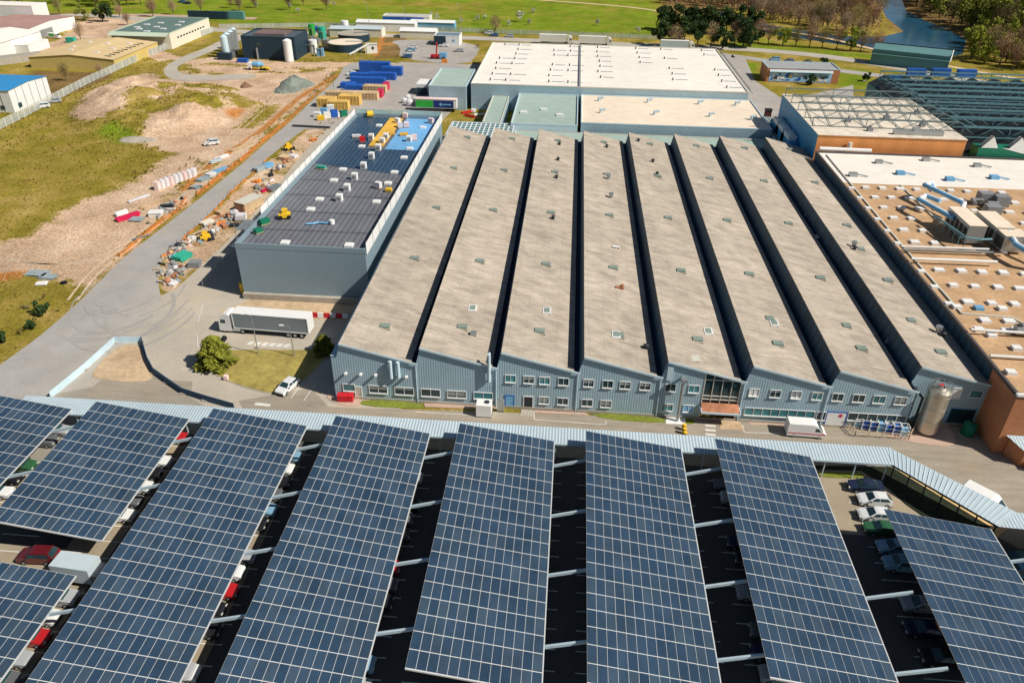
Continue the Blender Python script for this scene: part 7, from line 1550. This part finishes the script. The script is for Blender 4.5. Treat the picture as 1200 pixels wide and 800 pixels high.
for (u, v, ky, s, lb, nm) in ((100, 24, 'olive', .8, 'round olive tree beside the pink path', 'leafy_tree'), (121, 26, 'ever', .95, 'dark evergreen tree beside the pink path', 'evergreen_tree'), (70, 18, 'oliv', .8, 'olive shrub tree behind the red roof', 'bare_tree'), (150, 30, 'red', .6, 'reddish bush left of the cream hall', 'bush'), (95, 48, 'bare', .7, 'bare tree beside the ochre hall roof', 'bare_tree'), (78, 95, 'scrub', 1.8, 'straggly olive bush in front of the ochre hall', 'bush'), (118, 88, 'scrub', 1.2, 'reddish brown bramble at the ochre hall corner', 'bush'), (50, 370, 'conlow', .8, 'small dark green bush near the left road verge', 'bush'), (37, 385, 'conlow', .6, 'low green tuft below the dark bush on the verge', 'bush'), (3, 402, 'conlow', .8, 'green bush at the left photo edge', 'bush'), (24, 392, 'scrub', .6, 'pale scrub patch on the left verge', 'bush'), (948, 100, 'conlow', 1.2, 'dark green bush before the painted block', 'bush'), (965, 75, 'conlow', 1.1, 'green bush behind the painted block', 'bush'), (1013, 95, 'conlow', 1, 'dark bush at the corner of the truss hall', 'bush'), (648, 51, 'bare', .1, '', '')):
    if not lb: continue
    x, y = G(u, v, 0); tree({'straggly': 'oliv', 'reddish brown': 'red'}.get(next((q for q in ('straggly', 'reddish brown') if lb.startswith(q)), ''), ky), x, y, {1.8: .62, 1.2: .42}.get(s, s) if v in (95, 88) else s, lb, cat='bush' if nm == 'bush' else 'tree', name=nm)
bl = random.Random(2)
for k, (u, v) in enumerate(((609, 26), (597, 31), (620, 30), (568, 24), (560, 25), (512, 24), (505, 22), (540, 27), (385, 6), (392, 8), (300, 9), (340, 10), (350, 16), (625, 16), (700, 30), (748, 40))):
    x, y = G(u, v, 0); tree('bloss', x, y, .7 if k else 1.3, 'pale blossoming shrub on the grass field', 'pale blossoming shrubs on the grass field', cat='shrub', name='shrub')
x, y = G(580, 40, 0); tree('bare', x, y, .8, 'lone bare tree by the back road behind the gatehouse', name='bare_tree')
def brush(name, poly_px, n, m, h, seed, label, cat):
    r = np.random.RandomState(seed); poly = px(*poly_px); P = np.array(poly); mb = MB()
    q = np.stack([r.uniform(P[:, 0].min(), P[:, 0].max(), n*4), r.uniform(P[:, 1].min(), P[:, 1].max(), n*4)], 1)
    ok = inside(q[:, 0], q[:, 1], poly) & (sdf(q[:, 0], q[:, 1], rv) < -1.5); q = q[ok][:n]
    for x, y in q:
        z = r.uniform(.3, h); u = r.randn(3); u[2] = abs(u[2])+.4; u /= np.linalg.norm(u); v_ = np.cross(u, r.randn(3)); v_ /= np.linalg.norm(v_); c = np.array([x, y, z]); L3 = r.uniform(.8, 1.9); w3 = r.uniform(.1, .3)
        mb.poly([c-u*L3/2, c+v_*w3, c+u*L3/2, c-v_*w3])
    o = mb.build(name, m); tag(o, label, cat, kind='stuff')
brush('undergrowth', [(770, -12), (850, -25), (1020, -25), (1022, 8), (1034, 28), (1028, 37), (985, 36), (905, 25), (850, 10), (770, 4)], 26000, mat('brown_brushwood', (.34, .22, .12), .95, var=.5, vs=.12), 4.5, 1, 'brown brushwood under the wood across the river', 'undergrowth')
brush('undergrowth', [(1100, 0), (1064, -8), (1075, 12), (1110, 26), (1140, 38), (1180, 52), (1230, 64), (1260, 20), (1230, -30), (1090, -30)], 26000, mat('olive_brushwood', (.24, .22, .08), .95, var=.5, vs=.12), 4., 2, 'olive brushwood under the wood beyond the pond', 'undergrowth')
# hedge line on gatehouse side
x, y = G(560, 57, 0); tree('scrub', x, y, 1., 'yellowish clipped shrub beside the gatehouse', cat='bush', name='bush')
# dry weeds on the spoil: small scrubs
wd_ = random.Random(6)
for k in range(34):
    u, v = wd_.choice([(235, 104), (212, 130), (265, 118), (130, 155), (225, 85), (310, 125), (225, 200), (240, 188), (60, 350), (30, 360)]); x, y = G(u+wd_.uniform(-18, 18), v+wd_.uniform(-5, 5), 0)
    if sdf(np.array([x]), np.array([y]), px((-60, 470), (0, 428), (105, 343), (200, 240), (300, 147), (402, 73), (480, 76), (330, 165), (192, 315), (240, 440)))[0] > -2: continue
    zz = float(np.interp(0, [0], [0])); ii = np.argmin(abs(xs-x)); jj = np.argmin(abs(ys-y)); zz = float(Z[jj, ii])
    tree('scrub', x, y, wd_.uniform(.25, .5), 'low olive weed clump on the waste ground', 'low weed clumps on the waste ground', cat='weeds', name='weed_clump', z=zz-.1)

# stones and tufts nobody could count
def scatter(name, n, m, seed, label, cat, test, size, flat):
    r = np.random.RandomState(seed); mb = MB(); X_ = r.uniform(-150, -42, n*3); Y_ = r.uniform(-2, 235, n*3)
    ii = np.clip(np.searchsorted(xs, X_), 0, nx-1); jj = np.clip(np.searchsorted(ys, Y_), 0, ny-1)
    dv = dirt[jj, ii]; zv = Z[jj, ii]; ok = test(dv) & (sdf(X_, Y_, road_poly) < -1.2) & (sdf(X_, Y_, trk) < -.8)
    X_, Y_, zv = X_[ok][:n], Y_[ok][:n], zv[ok][:n]
    for x, y, z in zip(X_, Y_, zv):
        s_ = size*r.uniform(.4, 1.6)**1.5; a = r.uniform(0, 6.28)
        if flat:
            p = [(x+s_*math.cos(a+k*1.57)*r.uniform(.6, 1.2), y+s_*math.sin(a+k*1.57)*r.uniform(.6, 1.2), z) for k in range(4)]; t_ = (x, y, z+s_*.8)
            for k in range(4): mb.poly([p[k], p[(k+1) % 4], t_])
        else:
            for k in range(3):
                b_ = a+k*1.05; mb.poly([(x-s_*math.cos(b_), y-s_*math.sin(b_), z), (x+s_*math.cos(b_), y+s_*math.sin(b_), z), (x+s_*.7*math.cos(b_+.3), y+s_*.7*math.sin(b_+.3), z+s_*.9), (x-s_*.8*math.cos(b_-.3), y-s_*.8*math.sin(b_-.3), z+s_*1.1)])
    o = mb.build(name, m); tag(o, label, cat, kind='stuff')
trk = px((190, 85), (196, 74), (240, 55), (275, 40), (300, 42), (240, 66), (212, 78), (214, 87), (300, 84), (300, 94), (230, 98), (198, 95))
road_poly = px((-120, 560), (-60, 470), (0, 428), (50, 392), (105, 343), (140, 306), (180, 275), (211, 251), (245, 224), (289, 188), (313, 166), (336, 147), (371, 113), (396, 93), (404, 74), (480, 76), (560, 70), (560, 140), (388, 126), (368, 144), (340, 164), (312, 187), (470, 260), (400, 600), (100, 600))
scatter('gravel', 5200, mat('scattered_stones', (.50, .40, .30), .95, var=.5, vs=.6), 3, 'stones scattered over the bare earth', 'gravel', lambda d: d > .5, .13, True)
scatter('grass_tufts', 9000, mat('dry_grass_tufts', (.27, .22, .04), .95, var=.5, vs=.2), 4, 'dry grass tufts on the waste ground', 'grass', lambda d: d < .6, .17, False)
